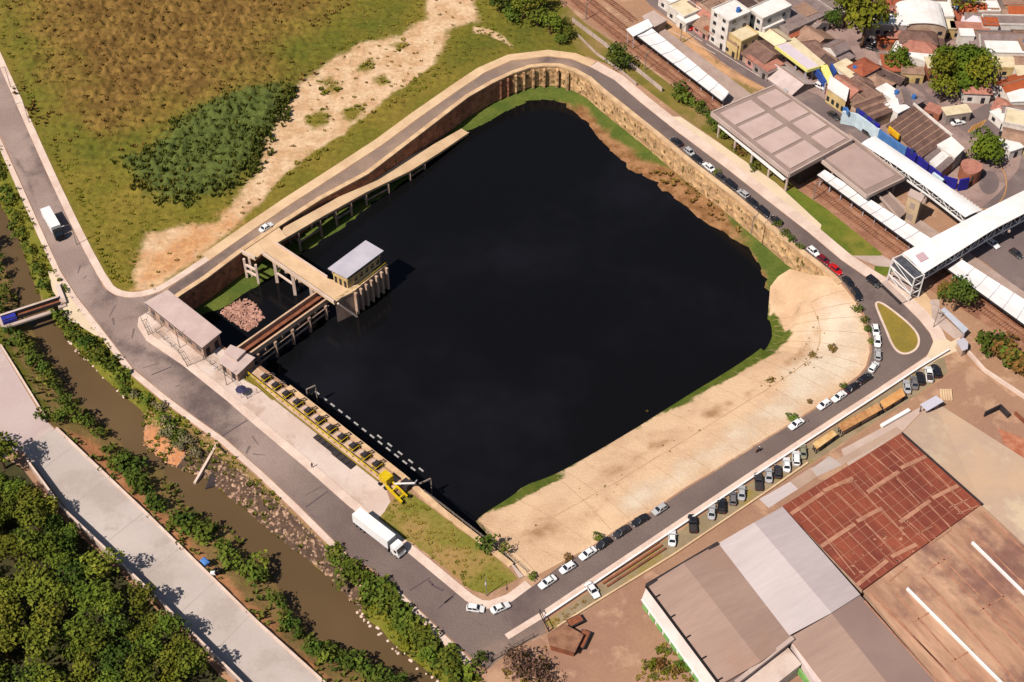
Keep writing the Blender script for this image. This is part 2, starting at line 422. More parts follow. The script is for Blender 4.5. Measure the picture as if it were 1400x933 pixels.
M_WEED = mat('wall_weed', C(96,88,48), C(120,100,60), .6)
def retwall(name, line, mm, label, zb, ribs, weeds):
    L = GL(line); t = thing(name, L[0], label, 'wall')
    strip('wall_face', [p for p in L], .0, -.9, zb, -.12, mm, t, world=True)
    strip('coping', [p for p in L], .35, -1.05, -.12, .35, M_COPE, t, world=True)
    D = dense(L, 6.0)
    if not ribs and weeds > 2:
        for a, b in zip(D[:-1], D[1:]):
            d = (b-a).normalized(); nn = Vector((d.y, -d.x, 0)); MB().prism(xy([a-d*.3+nn*.8, a+d*.3+nn*.8, a+d*.3+nn*1.02, a-d*.3+nn*1.02]), zb, -.15).build('pilaster', mm, t, world=True)
    if ribs:
        for a, b in zip(D[:-1], D[1:]):
            d = (b-a).normalized(); nn = Vector((d.y, -d.x, 0))
            MB().add([a+nn*.8+d*-.35+Vector((0,0,-.2)), a+nn*.8+d*.35+Vector((0,0,-.2)), a+nn*2.0+d*.35+Vector((0,0,zb)), a+nn*2.0-d*.35+Vector((0,0,zb)), a+nn*.8-d*.35+Vector((0,0,zb)), a+nn*.8+d*.35+Vector((0,0,zb))],
                     [(0,1,2,3), (0,3,4), (1,5,2), (0,4,5,1), (4,3,2,5)]).build('buttress', mm, t, world=True)
    if weeds:
        b = MB()
        for a, c in zip(D[:-1], D[1:]):
            for _ in range(weeds):
                p = a.lerp(c, R.random()); d = (c-a).normalized(); nn = Vector((d.y, -d.x, 0))
                q = p+nn*.95+Vector((0, 0, R.choice([-1.6, -2.6, -4.0, -5.2])+R.uniform(-.3, .3)))
                k = R.uniform(.15, .42)
                b.add([q-d*k, q+d*k, q+d*k*.6+nn*.3+Vector((0,0,-k*2.2)), q-d*k*.6+nn*.3+Vector((0,0,-k*2.2))], [(0,1,2,3)])
        o = b.build('hanging_weeds', M_WEED, t, world=True); o['kind'] = 'stuff'
    return t
retwall('retaining_wall', NETOP+[(1150,388)], M_STONE, 'long sunlit tan stone retaining wall curving below the road on the far right side of the pond', -7.2, False, 4)
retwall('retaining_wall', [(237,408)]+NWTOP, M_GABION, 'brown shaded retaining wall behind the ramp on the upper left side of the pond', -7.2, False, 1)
tw = thing('retaining_wall', G(500,612), 'straight concrete pond wall beside the yellow rail and the grassy plot', 'wall')
strip('wall_face', list(reversed(GL(WTOP[1:]))), .1, -.8, -9, -.1, M_CONC, tw, world=True)
strip('coping', list(reversed(GL(WTOP[1:6]))), .5, -.9, -.1, .3, M_COPE, tw, world=True)
MB().prism([tuple(p)[:2] for p in (G(697,770), G(703,774), G(716,789), G(710,791))], -8, .25).build('end_wall', M_CONC, tw, world=True)
# short pilasters in the north bend of the wall
tb = thing('wall_buttress', G(690,110), 'row of dark stained buttresses at the bend of the stone wall', 'buttress')
for px, py in ((684,106),(694,102),(705,98),(716,94),(729,91),(744,90),(762,90.5),(776,94)):
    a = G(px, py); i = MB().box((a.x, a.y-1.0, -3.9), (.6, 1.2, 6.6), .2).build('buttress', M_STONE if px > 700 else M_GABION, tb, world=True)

# ================================================================== river
sheet('river_water', GL([(p[0], p[1]) for p in [(-120,120),(-40,140),(0,230),(60,330),(150,450),(300,590),(420,690),(500,770),(640,900),(760,1010),(800,1180),(640,1150),(442,950),(195,715),(70,600),(0,490),(-60,400),(-160,300)]], -4), M_RIVER, -4.0)
M_BANK = terr('bank_earth', C(152,126,86), C(128,110,72), .12, [('grass', C(104,106,48), C(124,120,60), .12, .2), ('clay', C(206,150,112), C(190,134,98), .1, .25)], amt=.16, fs=1.4)
RW = [(-70,120),(-30,210),(0,283),(25,325),(32,348),(52,405),(62,425),(92,466),(130,506),(160,536),(195,563),(196,590),(195,609),(225,636),(271,651),(313,681),(336,699),(350,712),(387,742),(450,790),(490,835),(545,890),(600,933),(650,985),(720,1060)]
LW = [(-115,170),(-70,240),(-30,300),(0,345),(12,373),(25,413),(55,466),(75,498),(100,538),(125,564),(155,591),(175,614),(225,641),(250,681),(266,699),(312,720),(335,750),(355,762),(385,807),(420,860),(462,885),(505,907),(540,915),(575,933),(640,990),(705,1075)]
bk, V = ramp_region('river_bank', GL(RB_TOP), GL(RW, -4.2), M_BANK, 1.6, .25, .3, 1.0)
setattr_(bk, 'grass', np.maximum(mask(V, [GL([(-60,100),(0,200),(60,335),(100,410),(150,480),(260,580),(250,610),(150,530),(70,440),(0,280)], -1)], 4), mask(V, [GL([(470,770),(640,905),(700,960),(600,930),(490,835)], -2)], 4)))
setattr_(bk, 'clay', mask(V, [GL([(196,575),(225,600),(290,650),(330,690),(280,660),(225,640),(195,612)], -3.5)], 4))
bk, V = ramp_region('river_bank', list(reversed(GL(LB_TOP))), GL(LW, -4.2), M_BANK, 1.6, .25, .3, 1.0)
setattr_(bk, 'grass', mask(V, [GL([(-60,320),(0,440),(30,500),(70,560),(40,560),(-10,480)], -.5)], 5))
setattr_(bk, 'clay', mask(V, [GL([(75,588),(120,595),(150,625),(250,730),(330,810),(400,880),(480,950),(440,945),(345,855),(190,700)], -.5)], 5))

# ================================================================== roads
ASP_OUT = [(-60,0),(-60,80),(3,190),(66,333),(84,371),(107,407),(126,431),(153,466),(183,504),(228,541),(268,571),(308,599),(358,643),(410,692),(480,762),(508,778),(545,806),(595,854),(648,903),(668,915),(700,888),(748,866),(738,838),
 (1032,641),(1050,629),(1100,596),(1150,563),(1200,531),(1250,498),(1266,487),(1274,476),(1275,466),(1271,456),(1257,438),(1237,418),(1212,396),(1182,378),(1150,356),(1105,318),(1050,275.5),(992,230),(925,180),(875,140),(840,110),(807,92),(782,82),(750,78),(700,84),
 (662,101),(625,126),(575,161),(525,198),(470,234),(400,279),(350,313),(287,357),(225,398),(200,406),(175,408),(157,404),(142,394),(107,329),(62,234),(0,93),(-48,-10)]
ASP_IN = [(188,447),(200,466),(250,500),(311,549),(350,583),(413,636),(475,691),(560,758),(637,822),(655,832),(672,833),(700,823),(727,803),(767,773),(810,749),(837,731),(862,715),(888,703),(936,670),(973,648),(1013,623),(1050,600),(1075,585),(1107,565),(1140,543),(1160,526),(1176,515),(1187,502),(1192,481),(1190,457),(1183,432),(1172,412),(1159,395),(1143,377),(1100,344),(1050,303),(1000,261),(950,223),(900,181),(850,141),(826,122),(807,105),(787,94),(765,87.5),(745,87),(725,89),(700,97.5),(672,110.5),(637,130.5),(585,170.5),(510,228),(435,270.5),(380,306),(327,342),(278,379),(242,402),(232,410),(197,432)]
M_ROAD = terr('road_asphalt', C(130,115,108), C(118,103,97), .05, [('worn', C(172,152,142), C(158,138,129), .03, .4), ('sand', C(178,152,132), C(160,136,120), .05, .4), ('dark', C(104,91,88), C(112,98,94), .14, .35)], amt=.08, fs=1.8)
_p = GL(ASP_OUT); _h = GL(ASP_IN)
pts = gridpts(_p, 6, 2.0); pts = pts[~inside(pts, xy(_h))]; pts = pts[dist(pts, _h, True) > 2]
V, F = tri(xy(_p), [xy(_h)], pts=pts, zf=lambda V: np.full(len(V), .03))
road = arrmesh('road', V, F, M_ROAD); road['kind'] = 'structure'
setattr_(road, 'worn', mask(V, [GL([(-80,-60),(30,30),(180,380),(260,375),(255,420),(240,480),(360,575),(440,640),(390,700),(160,540),(20,360),(-80,120)])], 25))
setattr_(road, 'sand', .8*mask(V, [GL([(225,390),(470,225),(700,75),(780,75),(800,100),(700,105),(500,245),(245,410)]), GL([(640,880),(700,860),(755,850),(750,875),(670,925)])], 10))
rr = random.Random(3); dk_ = np.zeros(len(V))
for _ in range(16):
    k = rr.randrange(len(V)); c_ = V[k, :2]; a_ = rr.uniform(0, 3.1); L_ = rr.uniform(4, 14); w__ = rr.uniform(3, 6)
    dk_ = np.maximum(dk_, np.clip(1.1-dist(V, [(c_[0]-L_*math.cos(a_), c_[1]-L_*math.sin(a_)), (c_[0]+L_*math.cos(a_), c_[1]+L_*math.sin(a_))])/w__, 0, .6))
setattr_(road, 'dark', dk_)
def cut(a, b, w_, name='road_joint', m=M_TAR, z=.06):
    a = G(*a); b = G(*b); n_ = (b-a).normalized(); n_ = Vector((-n_.y, n_.x, 0))*w_/2
    return sheet(name, [a-n_, b-n_, b+n_, a+n_], m, z)
for a, b in (((207,513),(234,502)),((303,597),(338,575)),((418,694),(448,672)),((560,808),(588,790)),((600,832),(622,812))): cut(a, b, .30)
for a, b in (((608,825),(620,816)),((586,794),(592,800)),((590,800),(606,808))): cut(a, b, .5, 'tar_patch')
rr = random.Random(21); MID = GL([(100,360),(150,430),(210,505),(280,570),(345,625),(430,692),(510,755),(600,815),(660,860),(720,835),(800,782),(900,715),(1000,655),(1100,587),(1180,535),(1215,500)])
MIDd = dense(MID, 1.0); bb = MB()
for _ in range(34):
    p = MIDd[rr.randrange(len(MIDd))]; a = rr.uniform(0, PI); L_ = rr.uniform(.5, 2.4); ox, oy = rr.uniform(-3, 3), rr.uniform(-3, 3); wd = rr.uniform(.06, .35)
    d_ = Vector((math.cos(a), math.sin(a), 0)); n_ = Vector((-d_.y, d_.x, 0))*wd; q = Vector((p.x+ox, p.y+oy, .055)); q[2] = .055
    bb.add([q-d_*L_-n_*.6, q+d_*L_-n_, q+d_*L_*.9+n_, q-d_*L_*.8+n_*.7], [(0,1,2,3)])
o = bb.build('tar_patches', mat('tar_soft', C(116,102,97), C(124,109,103), .5, amt=.08)); o['kind'] = 'structure'
for a, b in (((60,640),(98,612)),((100,690),(150,652)),((145,742),(196,702)),((190,795),(245,750)),((240,845),(292,796)),((290,895),(340,843))): cut(a, b, .14, 'slab_joint', mat('pale_joint', C(184,172,163)), .08)
# kerbs and pavements
F_KERB = smooth(GL([(-48,-12),(0,92),(62,233),(107,328),(142,393),(157,404),(178,408),(200,405.5),(225,397),(287,356)]), 1)
strip('pavement', F_KERB, 0, 2.0, -.05, .14, M_KERB)
NW_K = GL([(287,356),(350,312),(400,278),(470,233),(525,197),(575,160),(625,125),(662,100),(700,83),(750,77),(782,81),(807,91.5)])
strip('pavement', NW_K, 0, 3.2, -.05, .13, M_SANDC)
NE_K = GL([(807,91.5),(840,109.5),(875,139.5),(925,179.5),(992,229.5),(1050,275),(1105,317.5),(1150,355.5),(1182,377.5),(1212,395.5),(1237,417.5),(1257,437.5),(1271,455),(1276,466)])
strip('pavement', NE_K, 0, 3.4, -.05, .13, M_KERB)
band('plaza', GL([(912,160),(930,160),(1000,208),(1060,250),(1123,308),(1120,320)]), GL([(905,158),(928,171),(997,222),(1052,266),(1108,310),(1118,318)]), .10, M_CREAM)
L_KERB = GL([(-62,80),(2,192),(65,333),(83,372),(106,407.5),(125,432),(152,467),(182,505),(227,542),(267,572),(307,600),(357,644),(409,693),(479,763)])
strip('pavement', L_KERB, 0, -1.5, -.05, .15, M_KERB)
strip('pavement', GL([(544,807),(594,855),(646,905)]), 0, -1.6, -.05, .15, M_KERB)
sheet('bridge_apron', GL([(66,372),(77,371),(100,403),(122,432),(150,466),(128,458),(108,445),(88,436),(86,420),(72,398)]), M_CREAM, .1)
C_KERB = GL([(190,434),(188,447),(200,466),(250,500),(311,549),(350,583),(413,636),(475,691),(560,758),(637,822),(655,832),(672,833),(700,823),(727,803)])
strip('pavement', C_KERB, 0, 2.1, -.05, .15, M_KERB)
S_KERB = GL([(690,868),(737,839),(1032,641.5),(1100,597),(1200,532),(1250,499),(1268,488)])
strip('pavement', S_KERB, 0, -1.5, -.05, .15, M_KERB)
sheet('plaza', GL([(1268,486),(1276,468),(1272,450),(1300,468),(1312,462),(1318,476),(1300,484),(1282,492),(1262,505),(1255,503)]), M_CREAM, .09)
ISL = [(1197,414),(1206,416),(1225,430),(1244,446),(1254,459),(1255,470),(1250,479),(1238,484),(1228,481),(1220,470),(1213,452),(1205,434)]
ISLW = smooth(GL(ISL), 2, True)
strip('traffic_island_kerb', ISLW, 0, .55, -.02, .2, M_KERB, closed=True)
M_ISL = mat('island_grass', C(152,130,66), C(136,120,62), .2, amt=.15, fscale=1.5)
sheet('traffic_island', ISLW, M_ISL, .12)
# lanes left of the river
sheet('concrete_road', GL([(76,587),(195,700),(349,851),(442,935),(520,1010),(420,1040),(335,935),(200,805),(95,701),(50,640),(28,614),(52,600)]), M_SLABROAD, .05)
sheet('concrete_road', GL([(-90,350),(-30,425),(0,474),(58,571),(75,587),(52,601),(28,615),(-20,640),(-120,640),(-160,450)]), M_SLABOLD, .04)
strip('kerb', GL([(0,473),(60,570)]), 0, .45, 0, .35, M_KERB)
strip('kerb', GL([(76,587),(195,700),(349,851),(442,935),(520,1010)]), 0, .55, 0, .4, M_KERB)
# compound ground
sheet('compound_floor', GL([(190,434),(188,447),(200,466),(250,500),(311,549),(350,583),(413,636),(475,691),(512,718),(535,690),(525,660),(352,512),(340,500),(300,475),(232,415),(205,425)]), M_CONCP, .045)
M_PLOT = mat('plot_grass', C(124,120,56), C(140,128,68), .10, amt=.25, fscale=1.2, c3=C(164,134,88), s3=.05)
sheet('grass_plot', rough(GL([(512,718),(533,690),(552,668),(604,706),(655,745),(698,780),(706,792),(665,813),(645,808),(565,744)]), 2, .25, 3), M_PLOT, .07)
sheet('grass_plot', GL([(332,519),(345,507),(388,540),(372,548),(352,530)]), M_PLOT, .075)
M_DECKC = mat('deck_concrete', C(220,188,158), C(200,168,142), .2, amt=.12, fscale=1.5)
sheet('screen_deck', GL([(352,503),(392,535),(551,660),(535,672),(372,541),(340,512)]), M_DECKC, .09)
# strip between pavement and yard, with bays of grass
M_BAY = mat('parking_bay', C(164,146,120), C(146,130,104), .2, amt=.12, c3=C(150,132,76), s3=.08)
sheet('parking_bay', GL([(744,852),(1040,651),(1250,511),(1290,488),(1296,510),(1240,549),(1050,672),(760,862)]), M_BAY, .035)
# ================================================================== field
FIELD = GL([(-45,-30),(8,95),(71,233),(116,328),(148,389),(160,400),(180,404),(200,401),(228,391),(287,353),(350,309),(400,275),(470,230),(525,194),(575,157),(625,122),(662,97),(700,81),(750,75),(800,78),(806,76),(765,0),(730,-60),(690,-130),(-120,-130)])
M_FIELD = terr('field_ground', C(118,111,54), C(134,119,62), .05,
   [('dry', C(140,112,68), C(108,84,50), .07, .5), ('green', C(100,102,48), C(112,106,52), .06, .45), ('scrub', C(84,94,52), C(96,104,58), .2, .35), ('dirt', C(226,196,162), C(206,170,134), .08, .2), ('red', C(200,150,110), C(214,170,128), .10, .25)], amt=.28, fs=.8)
_near = gridpts(GL([(-45,-8),(8,95),(71,233),(116,328),(148,389),(160,400),(180,404),(200,401),(228,391),(287,353),(350,309),(470,230),(575,157),(662,97),(700,81),(750,75),(800,78),(760,-8)]), .75, .5, .45)
_far = gridpts(FIELD, 5, 2); _far = _far[_far[:, 1] > G(0,-14).y]
pts = np.concatenate([_near, _far])
V, F = tri(xy(FIELD), pts=pts, zf=lambda V: np.full(len(V), .05))
field = arrmesh('field', V, F, M_FIELD); field['kind'] = 'structure'
DIRT = GL([(250,308),(300,300),(343,238),(372,168),(398,132),(418,104),(448,80),(500,57),(550,45),(575,25),(590,-40),(660,-40),(652,28),(618,45),(606,72),(604,88),(590,104),(556,128),(525,150),(486,180),(440,214),(400,246),(362,276),(330,306),(285,344),(230,390),(205,402),(176,402),(188,350),(200,318)])
DRY = GL([(15,-30),(150,-60),(480,-60),(420,30),(372,58),(398,105),(335,125),(262,152),(205,178),(150,182),(118,170),(55,88)])
GRN = [GL([(380,60),(500,10),(570,0),(560,40),(450,78),(400,128)]), GL([(40,90),(120,190),(260,160),(160,230),(100,230)]), GL([(0,0),(20,10),(60,110),(100,220),(60,230)]), GL([(610,60),(660,40),(700,60),(690,75),(640,95),(606,105)]), GL([(690,10),(780,0),(800,70),(700,75),(660,45)])]
VEG_IN_DIRT = [GL(q) for q in ([(432,112),(452,103),(470,112),(462,128),(440,133)],[(488,96),(500,78),(515,80),(508,95)],[(512,108),(525,102),(536,112),(520,117)],[(418,160),(440,148),(455,155),(450,170),(425,178)],[(470,150),(500,140),(505,152),(480,165),(468,162)],[(378,250),(420,212),(462,190),(440,214),(400,244),(368,268)],[(535,62),(552,55),(560,66),(545,72)],[(560,110),(590,95),(605,100),(590,120),(560,135),(520,155),(500,170),(480,178)])]
d = mask(V, [DIRT], 7)-.62*mask(V, VEG_IN_DIRT, 5)-.12
d = np.maximum(d, mask(V, [GL([(648,38),(668,40),(690,52),(706,66),(700,68),(684,56),(664,46),(646,46)])], 3)*.9)
setattr_(field, 'dirt', d)
setattr_(field, 'dry', mask(V, [DRY], 40)); setattr_(field, 'green', mask(V, GRN, 14)*.85)
scr = mask(V, [GL([(165,218),(205,212),(262,156),(332,124),(396,120),(386,160),(352,218),(318,258),(258,282),(206,270),(180,240)])], 9)
setattr_(field, 'scrub', scr)
dry_ = mask(V, [DRY], 40); open_ = np.clip(d*2.2, 0, 1); edge = np.clip((dist(V, FIELD, True)-3.4)/2.5, 0, 1)
hgt = (.16+.55*dry_+.55*scr)*(1-open_)*edge
_r = np.random.RandomState(4); lump = np.zeros(len(V))
for _ in range(22):
    a_ = _r.uniform(0, PI); w_ = 2*PI/_r.uniform(1.7, 4.0); lump += np.sin((V[:, 0]*math.cos(a_)+V[:, 1]*math.sin(a_))*w_+_r.uniform(0, 6.28))
lump = np.clip(.5+lump/8.0, 0, 1.5)
zz = .05+hgt*(NR.uniform(0, .8, len(V))+2.1*lump)+.5*scr*edge+.04*NR.uniform(0, 1, len(V))*edge
_co = V.copy(); _co[:, 2] = zz; field.data.vertices.foreach_set('co', _co.astype(np.float32).ravel()); field.data.update()
setattr_(field, 'red', mask(V, [GL([(195,345),(250,318),(320,290),(330,306),(285,344),(230,390),(180,400)])], 12)*.8)

def tufts(name, P, rad, ht, m, nb=5, jit=.5, kind='stuff', z0=.0):
    """little sprays of blades at points P (n,2)"""
    n = len(P); a0 = NR.uniform(0, 2*PI, n); s = NR.uniform(1-jit, 1+jit, n); V = np.zeros((n, nb, 4, 3)); hh = ht*s*NR.uniform(.7, 1.2, n)
    for k in range(nb):
        a = a0+2*PI*k/nb+NR.uniform(-.4, .4, n); r = rad*s*NR.uniform(.6, 1.15, n); w_ = rad*s*.75
        ca, sa = np.cos(a), np.sin(a); lean = NR.uniform(.75, 1.1, n)
        V[:, k, 0] = np.column_stack([P[:, 0]+sa*w_*.35, P[:, 1]-ca*w_*.35, np.full(n, z0)])
        V[:, k, 1] = np.column_stack([P[:, 0]-sa*w_*.35, P[:, 1]+ca*w_*.35, np.full(n, z0)])
        V[:, k, 2] = np.column_stack([P[:, 0]+ca*r-sa*w_*.5, P[:, 1]+sa*r+ca*w_*.5, z0+hh*lean*.8])
        V[:, k, 3] = np.column_stack([P[:, 0]+ca*r*.8+sa*w_*.5, P[:, 1]+sa*r*.8-ca*w_*.5, z0+hh*lean])
    F = np.arange(n*nb*4).reshape(-1, 4)
    o = arrmesh(name, V.reshape(-1, 3), F, m)
    if kind: o['kind'] = kind
    return o
def scatter(polys, dens, excl=(), keep=None):
    out = []
    for q in polys:
        Q = np.array(xy(q)); a = Q.min(0); b = Q.max(0); n = int((b[0]-a[0])*(b[1]-a[1])*dens)
        P = np.column_stack([NR.uniform(a[0], b[0], n), NR.uniform(a[1], b[1], n)]); P = P[inside(P, Q)]
        for e in excl: P = P[~inside(P, xy(e))]
        out.append(P)
    return np.concatenate(out)
def leafmat(name, a, b, c, s1=.5, s2=.06, amt=.3, trans=.0, rnd=0.0):
    return mat(name, a, b, s1, 1, amt, 1.7, .35, .65, c3=c, s3=s2, spec=.08, rnd=rnd)
M_DRYG = leafmat('dry_grass_blades', C(148,120,74), C(118,92,54), C(130,114,60), .10, .03, .4)
M_GRNG = leafmat('green_grass_blades', C(124,118,52), C(102,102,44), C(146,126,68), .10, .035, .3)
M_DKSH = leafmat('dark_scrub_leaves', C(92,100,50), C(106,108,54), C(122,116,60), .3, .05, .35)
SHRUB = GL([(165,218),(205,212),(262,156),(332,124),(396,120),(386,160),(352,218),(318,258),(258,282),(206,270),(180,240)])
BIGF = GL([(-30,-20),(18,95),(80,228),(124,322),(152,384),(190,396),(225,375),(290,328),(350,285),(440,218),(520,160),(600,110),(660,80),(690,72),(760,40),(735,-40),(700,-120),(-100,-120)])
NOTD = [DIRT]
def vnoise(P):
    x, y = P[:, 0], P[:, 1]
    return (np.sin(x*.21+1.3*np.sin(y*.13))+np.sin(y*.27+1.7*np.sin(x*.17)+1)+.7*np.sin(x*.53-y*.41)+.6*np.sin(x*.9+y*.7+np.sin(x*.4)*2))/3.3
def grow(q, d_):
    c = sum(q, Vector())/len(q); return [p+(p-c).normalized()*d_ for p in q]
DRYW = grow(DRY, 14); SHRW = grow(SHRUB, 4)
P = scatter([DRYW], .55, [SHRUB])
# thin the tall dry grass towards its border
md = mask(P, [DRY], 34); P = P[NR.rand(len(P)) < np.clip(md*1.5-.25+.9*vnoise(P), 0, 1)]
tufts('dry_grass', P, .45, .95, M_DRYG, 5)
P2 = scatter([BIGF], .62, [SHRUB, DIRT]); m2 = mask(P2, [DRY], 34); P2 = P2[NR.rand(len(P2)) < np.clip(1-m2*1.2+.5*vnoise(P2), .04, 1)]
tufts('green_grass', P2, .42, .42, M_GRNG, 5)
P3 = scatter(VEG_IN_DIRT, .30); tufts('green_grass', P3, .7, .6, M_GRNG, 5)
P4 = scatter([DIRT], .035); tufts('dry_grass', P4, .5, .4, M_DRYG, 4)
SHR = rough(SHRUB, 3, 1.6, 4); P5 = scatter([SHRW], 1.3); P5 = P5[NR.rand(len(P5)) < np.clip(mask(P5, [SHR], 9)*1.6-.2+.5*vnoise(P5*1.7), 0, 1)]
tufts('dark_scrub', P5, .5, 1.55, M_DKSH, 6)
P6 = scatter([SHR], .6); o = tufts('dark_scrub', P6, .45, 1.9, M_DKSH, 5)

# ================================================================== trees and bushes
def crown(seed, rx, rz, lobes, leaf, dens, zc, core=True, holes=.0):
    rr = np.random.RandomState(seed); V = []; F = []
    lob = []
    for i in range(lobes):
        a = rr.uniform(0, 2*PI); e = rr.uniform(-.35, 1); q = rr.uniform(.35, .72)
        lr = rx*rr.uniform(.20, .48)
        lob.append((np.array([math.cos(a)*rx*q*math.cos(e*.9), math.sin(a)*rx*q*math.cos(e*.9), zc+rz*q*math.sin(e*1.3)]), lr))
    lob.append((np.array([0, 0, zc+rz*.2]), rx*.55))
    for c, lr in lob:
        n = int(dens*lr*lr*4*PI/(leaf*leaf)); d = rr.normal(size=(n, 3)); d /= np.linalg.norm(d, axis=1)[:, None]
        d = d[(d[:, 2] > -.55)]; n = len(d)
        p = c+d*lr*np.array([1, 1, rz/rx*.6+.4])*rr.uniform(.72, 1.1, n)[:, None]
        nn = d+np.array([0,0,.35])+rr.normal(size=(n, 3))*.42; nn /= np.linalg.norm(nn, axis=1)[:, None]
        t = np.cross(nn, rr.normal(size=(n, 3))); t /= np.linalg.norm(t, axis=1)[:, None]; u = np.cross(nn, t)
        s = leaf*rr.uniform(.5, 1.2, n)[:, None]
        q = np.stack([p-t*s*.6, p-u*s*.45+nn*s*.1, p+t*s*.6, p+u*s*.45-nn*s*.12], 1)
        V.append(q.reshape(-1, 3))
    V = np.concatenate(V); V[:, 2] = np.maximum(V[:, 2], .05); F = np.arange(len(V)).reshape(-1, 4)
    return V, F
M_BARK = mat('bark', C(110,86,66), C(86,66,52), .8, amt=.3)
LEAF = {
 'forest': leafmat('forest_leaves', C(112,120,54), C(90,102,46), C(134,132,66), .35, .11, .35, rnd=.3),
 'dark': leafmat('dark_leaves', C(88,102,48), C(70,86,40), C(106,114,54), .5, .12, .35, rnd=.2),
 'olive': leafmat('olive_leaves', C(124,124,54), C(98,104,44), C(146,138,62), .4, .2, .3, rnd=.1),
 'bush': leafmat('bush_leaves', C(106,116,54), C(84,98,46), C(130,130,66), .5, .15, .35, rnd=.25),
 'grey': leafmat('grey_leaves', C(140,130,100), C(116,112,82), C(96,104,62), .5, .15, .35, rnd=.2),
 'dry': leafmat('dry_leaves', C(132,106,62), C(112,92,52), C(98,96,48), .5, .15, .35, rnd=.2),
 'green': leafmat('bright_leaves', C(98,114,48), C(78,96,40), C(118,126,54), .4, .15, .3, rnd=.1),
 'twig': leafmat('bare_twigs', C(110,86,72), C(92,70,60), C(126,100,84), .5, .15, .35),
}
CM = {}
def crown_mesh(kind, var, rx, rz, lobes, leaf, dens, zc):
    k = (kind, var, rx)
    if k not in CM:
        V, F = crown(sum(map(ord, kind))*7+var*31+int(rx*10), rx, rz, lobes, leaf, dens*1.5, zc)
        o = arrmesh('crown', V, F, LEAF[kind]); me = o.data; bpy.data.objects.remove(o)
        b = MB(); h = zc
        b.cyl((0, 0, -.1), (0, 0, h), rx*.075, rx*.04, 7)
        for i in range(4):
            a = i*1.6+var; b.cyl((0, 0, h*.55), (math.cos(a)*rx*.5, math.sin(a)*rx*.5, h+rz*.15), rx*.035, rx*.015, 5)
        t = b.build('trunk', M_BARK); tm = t.data; bpy.data.objects.remove(t)
        CM[k] = (me, tm)
    return CM[k]
def plant(name, p, kind, rx, rz, zc, label, cat, group, var=None, lobes=9, leaf=.7, dens=.55, scale=1.0):
    var = R.randrange(3) if var is None else var
    me, tm = crown_mesh(kind, var, rx, rz, lobes, leaf, dens, zc)
    t = thing(name, p, label, cat, R.uniform(0, 6.28), group); t.scale = (scale*R.uniform(.85, 1.15), scale*R.uniform(.85, 1.15), scale*R.uniform(.8, 1.2))
    for n_, d_ in (('crown', me), ('trunk', tm)):
        o = bpy.data.objects.new(n_, d_); COL.objects.link(o); o.parent = t
    return t
# wood in the lower left corner
WOOD = GL([(-40,600),(30,640),(75,700),(170,790),(255,875),(330,955),(330,1010),(-60,1010),(-130,800)])
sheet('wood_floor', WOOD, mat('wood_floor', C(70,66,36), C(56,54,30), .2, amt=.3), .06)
pts = []
for _ in range(4000):
    q = (R.uniform(-130, -40), R.uniform(138, 245))
    if not inside([q], xy(WOOD))[0]: continue
    if any((q[0]-a)**2+(q[1]-b)**2 < r*r for a, b, r in pts): continue
    pts.append((q[0], q[1], R.uniform(3.0, 5.2)))
for x, y, r in pts:
    e = dist([(x, y)], [G(30,640), G(75,700), G(170,790), G(255,875), G(330,955)])[0]
    if e < 1.6: continue
    s = r/4.2*(R.uniform(.85, 1.3) if e < 5 else 1.0)
    k = R.random()
    kind = 'forest' if k < .86 else ('olive' if k < .90 else 'dark')
    plant('tree', (x, y, 0), kind, 4.0, 3.2, 5.2 if kind != 'dark' else 4.2, 'leafy green tree crowded into the dense wood beside the concrete road', 'tree', 'trees of the wood', lobes=18, leaf=.6, dens=.45, scale=s)
# bushes along the river
def bushes(line, n, kinds, rmin, rmax, off, label, group, flat=.8):
    D = dense(GL([p for p in line]), .5); N = len(D)
    for i in range(n):
        p = D[int((i+R.random())*N/n) % N]; p = Vector((p.x+R.uniform(-off, off)*1.3, p.y+R.uniform(-off, off)*1.3, p.z))
        if R.random() < .13: continue
        kind = R.choice(kinds); s = R.uniform(rmin*.85, rmax*1.2)/2.0*1.12
        plant('bush', p, kind, 2.0, 1.5*flat, 1.0, label, 'bush', group, lobes=7, leaf=.55, dens=.5, scale=s)
bushes([(-10,215,-1),(6,255,-1.5),(14,290,-1.5),(28,330,-1),(42,340,-1),(48,370,-1),(58,392,-1),(66,408,-1)], 16, ['bush','dark','bush'], 1.2, 2.0, .6, 'small green bush on the bank between the upper river and the road', 'bushes by the upper river')
bushes([(88,440,-1),(104,460,-1),(118,476,-1),(136,492,-1),(152,508,-1.2),(168,524,-1.2),(182,540,-1.2)], 20, ['bush','bush','dark'], 1.4, 2.3, .8, 'round green bush on the right bank below the pipe bridge', 'bushes below the bridge')
bushes([(180,535,-.8),(205,552,-.8),(225,572,-1),(245,592,-1),(262,610,-1.4),(275,625,-1.4),(230,590,-1.5),(250,612,-2)], 26, ['grey','bush','grey'], 1.0, 1.9, .9, 'pale greyish shrub on the river bank below the pavement', 'pale shrubs on the bank')
bushes([(12,440,-1.5),(28,470,-1.5),(44,492,-1.5),(60,512,-1.5),(78,535,-2),(96,560,-2)], 20, ['dark','bush'], 1.3, 2.4, .7, 'dark bush on the left bank beside the grassy verge', 'bushes on the upper left bank')
bushes([(-20,330,-2),(0,370,-2),(2,400,-2),(6,430,-1.5)], 10, ['dark','bush'], 2.0, 3.2, .8, 'big dark shrub at the edge of the photo left of the river', 'shrubs left of the river')
bushes([(50,580,0),(75,572,0),(100,570,-.6),(118,578,-1.5),(132,592,-2)], 12, ['bush','dark'], 1.6, 2.8, 1.0, 'bushy shrub hanging over the end of the concrete slab', 'shrubs over the slab')
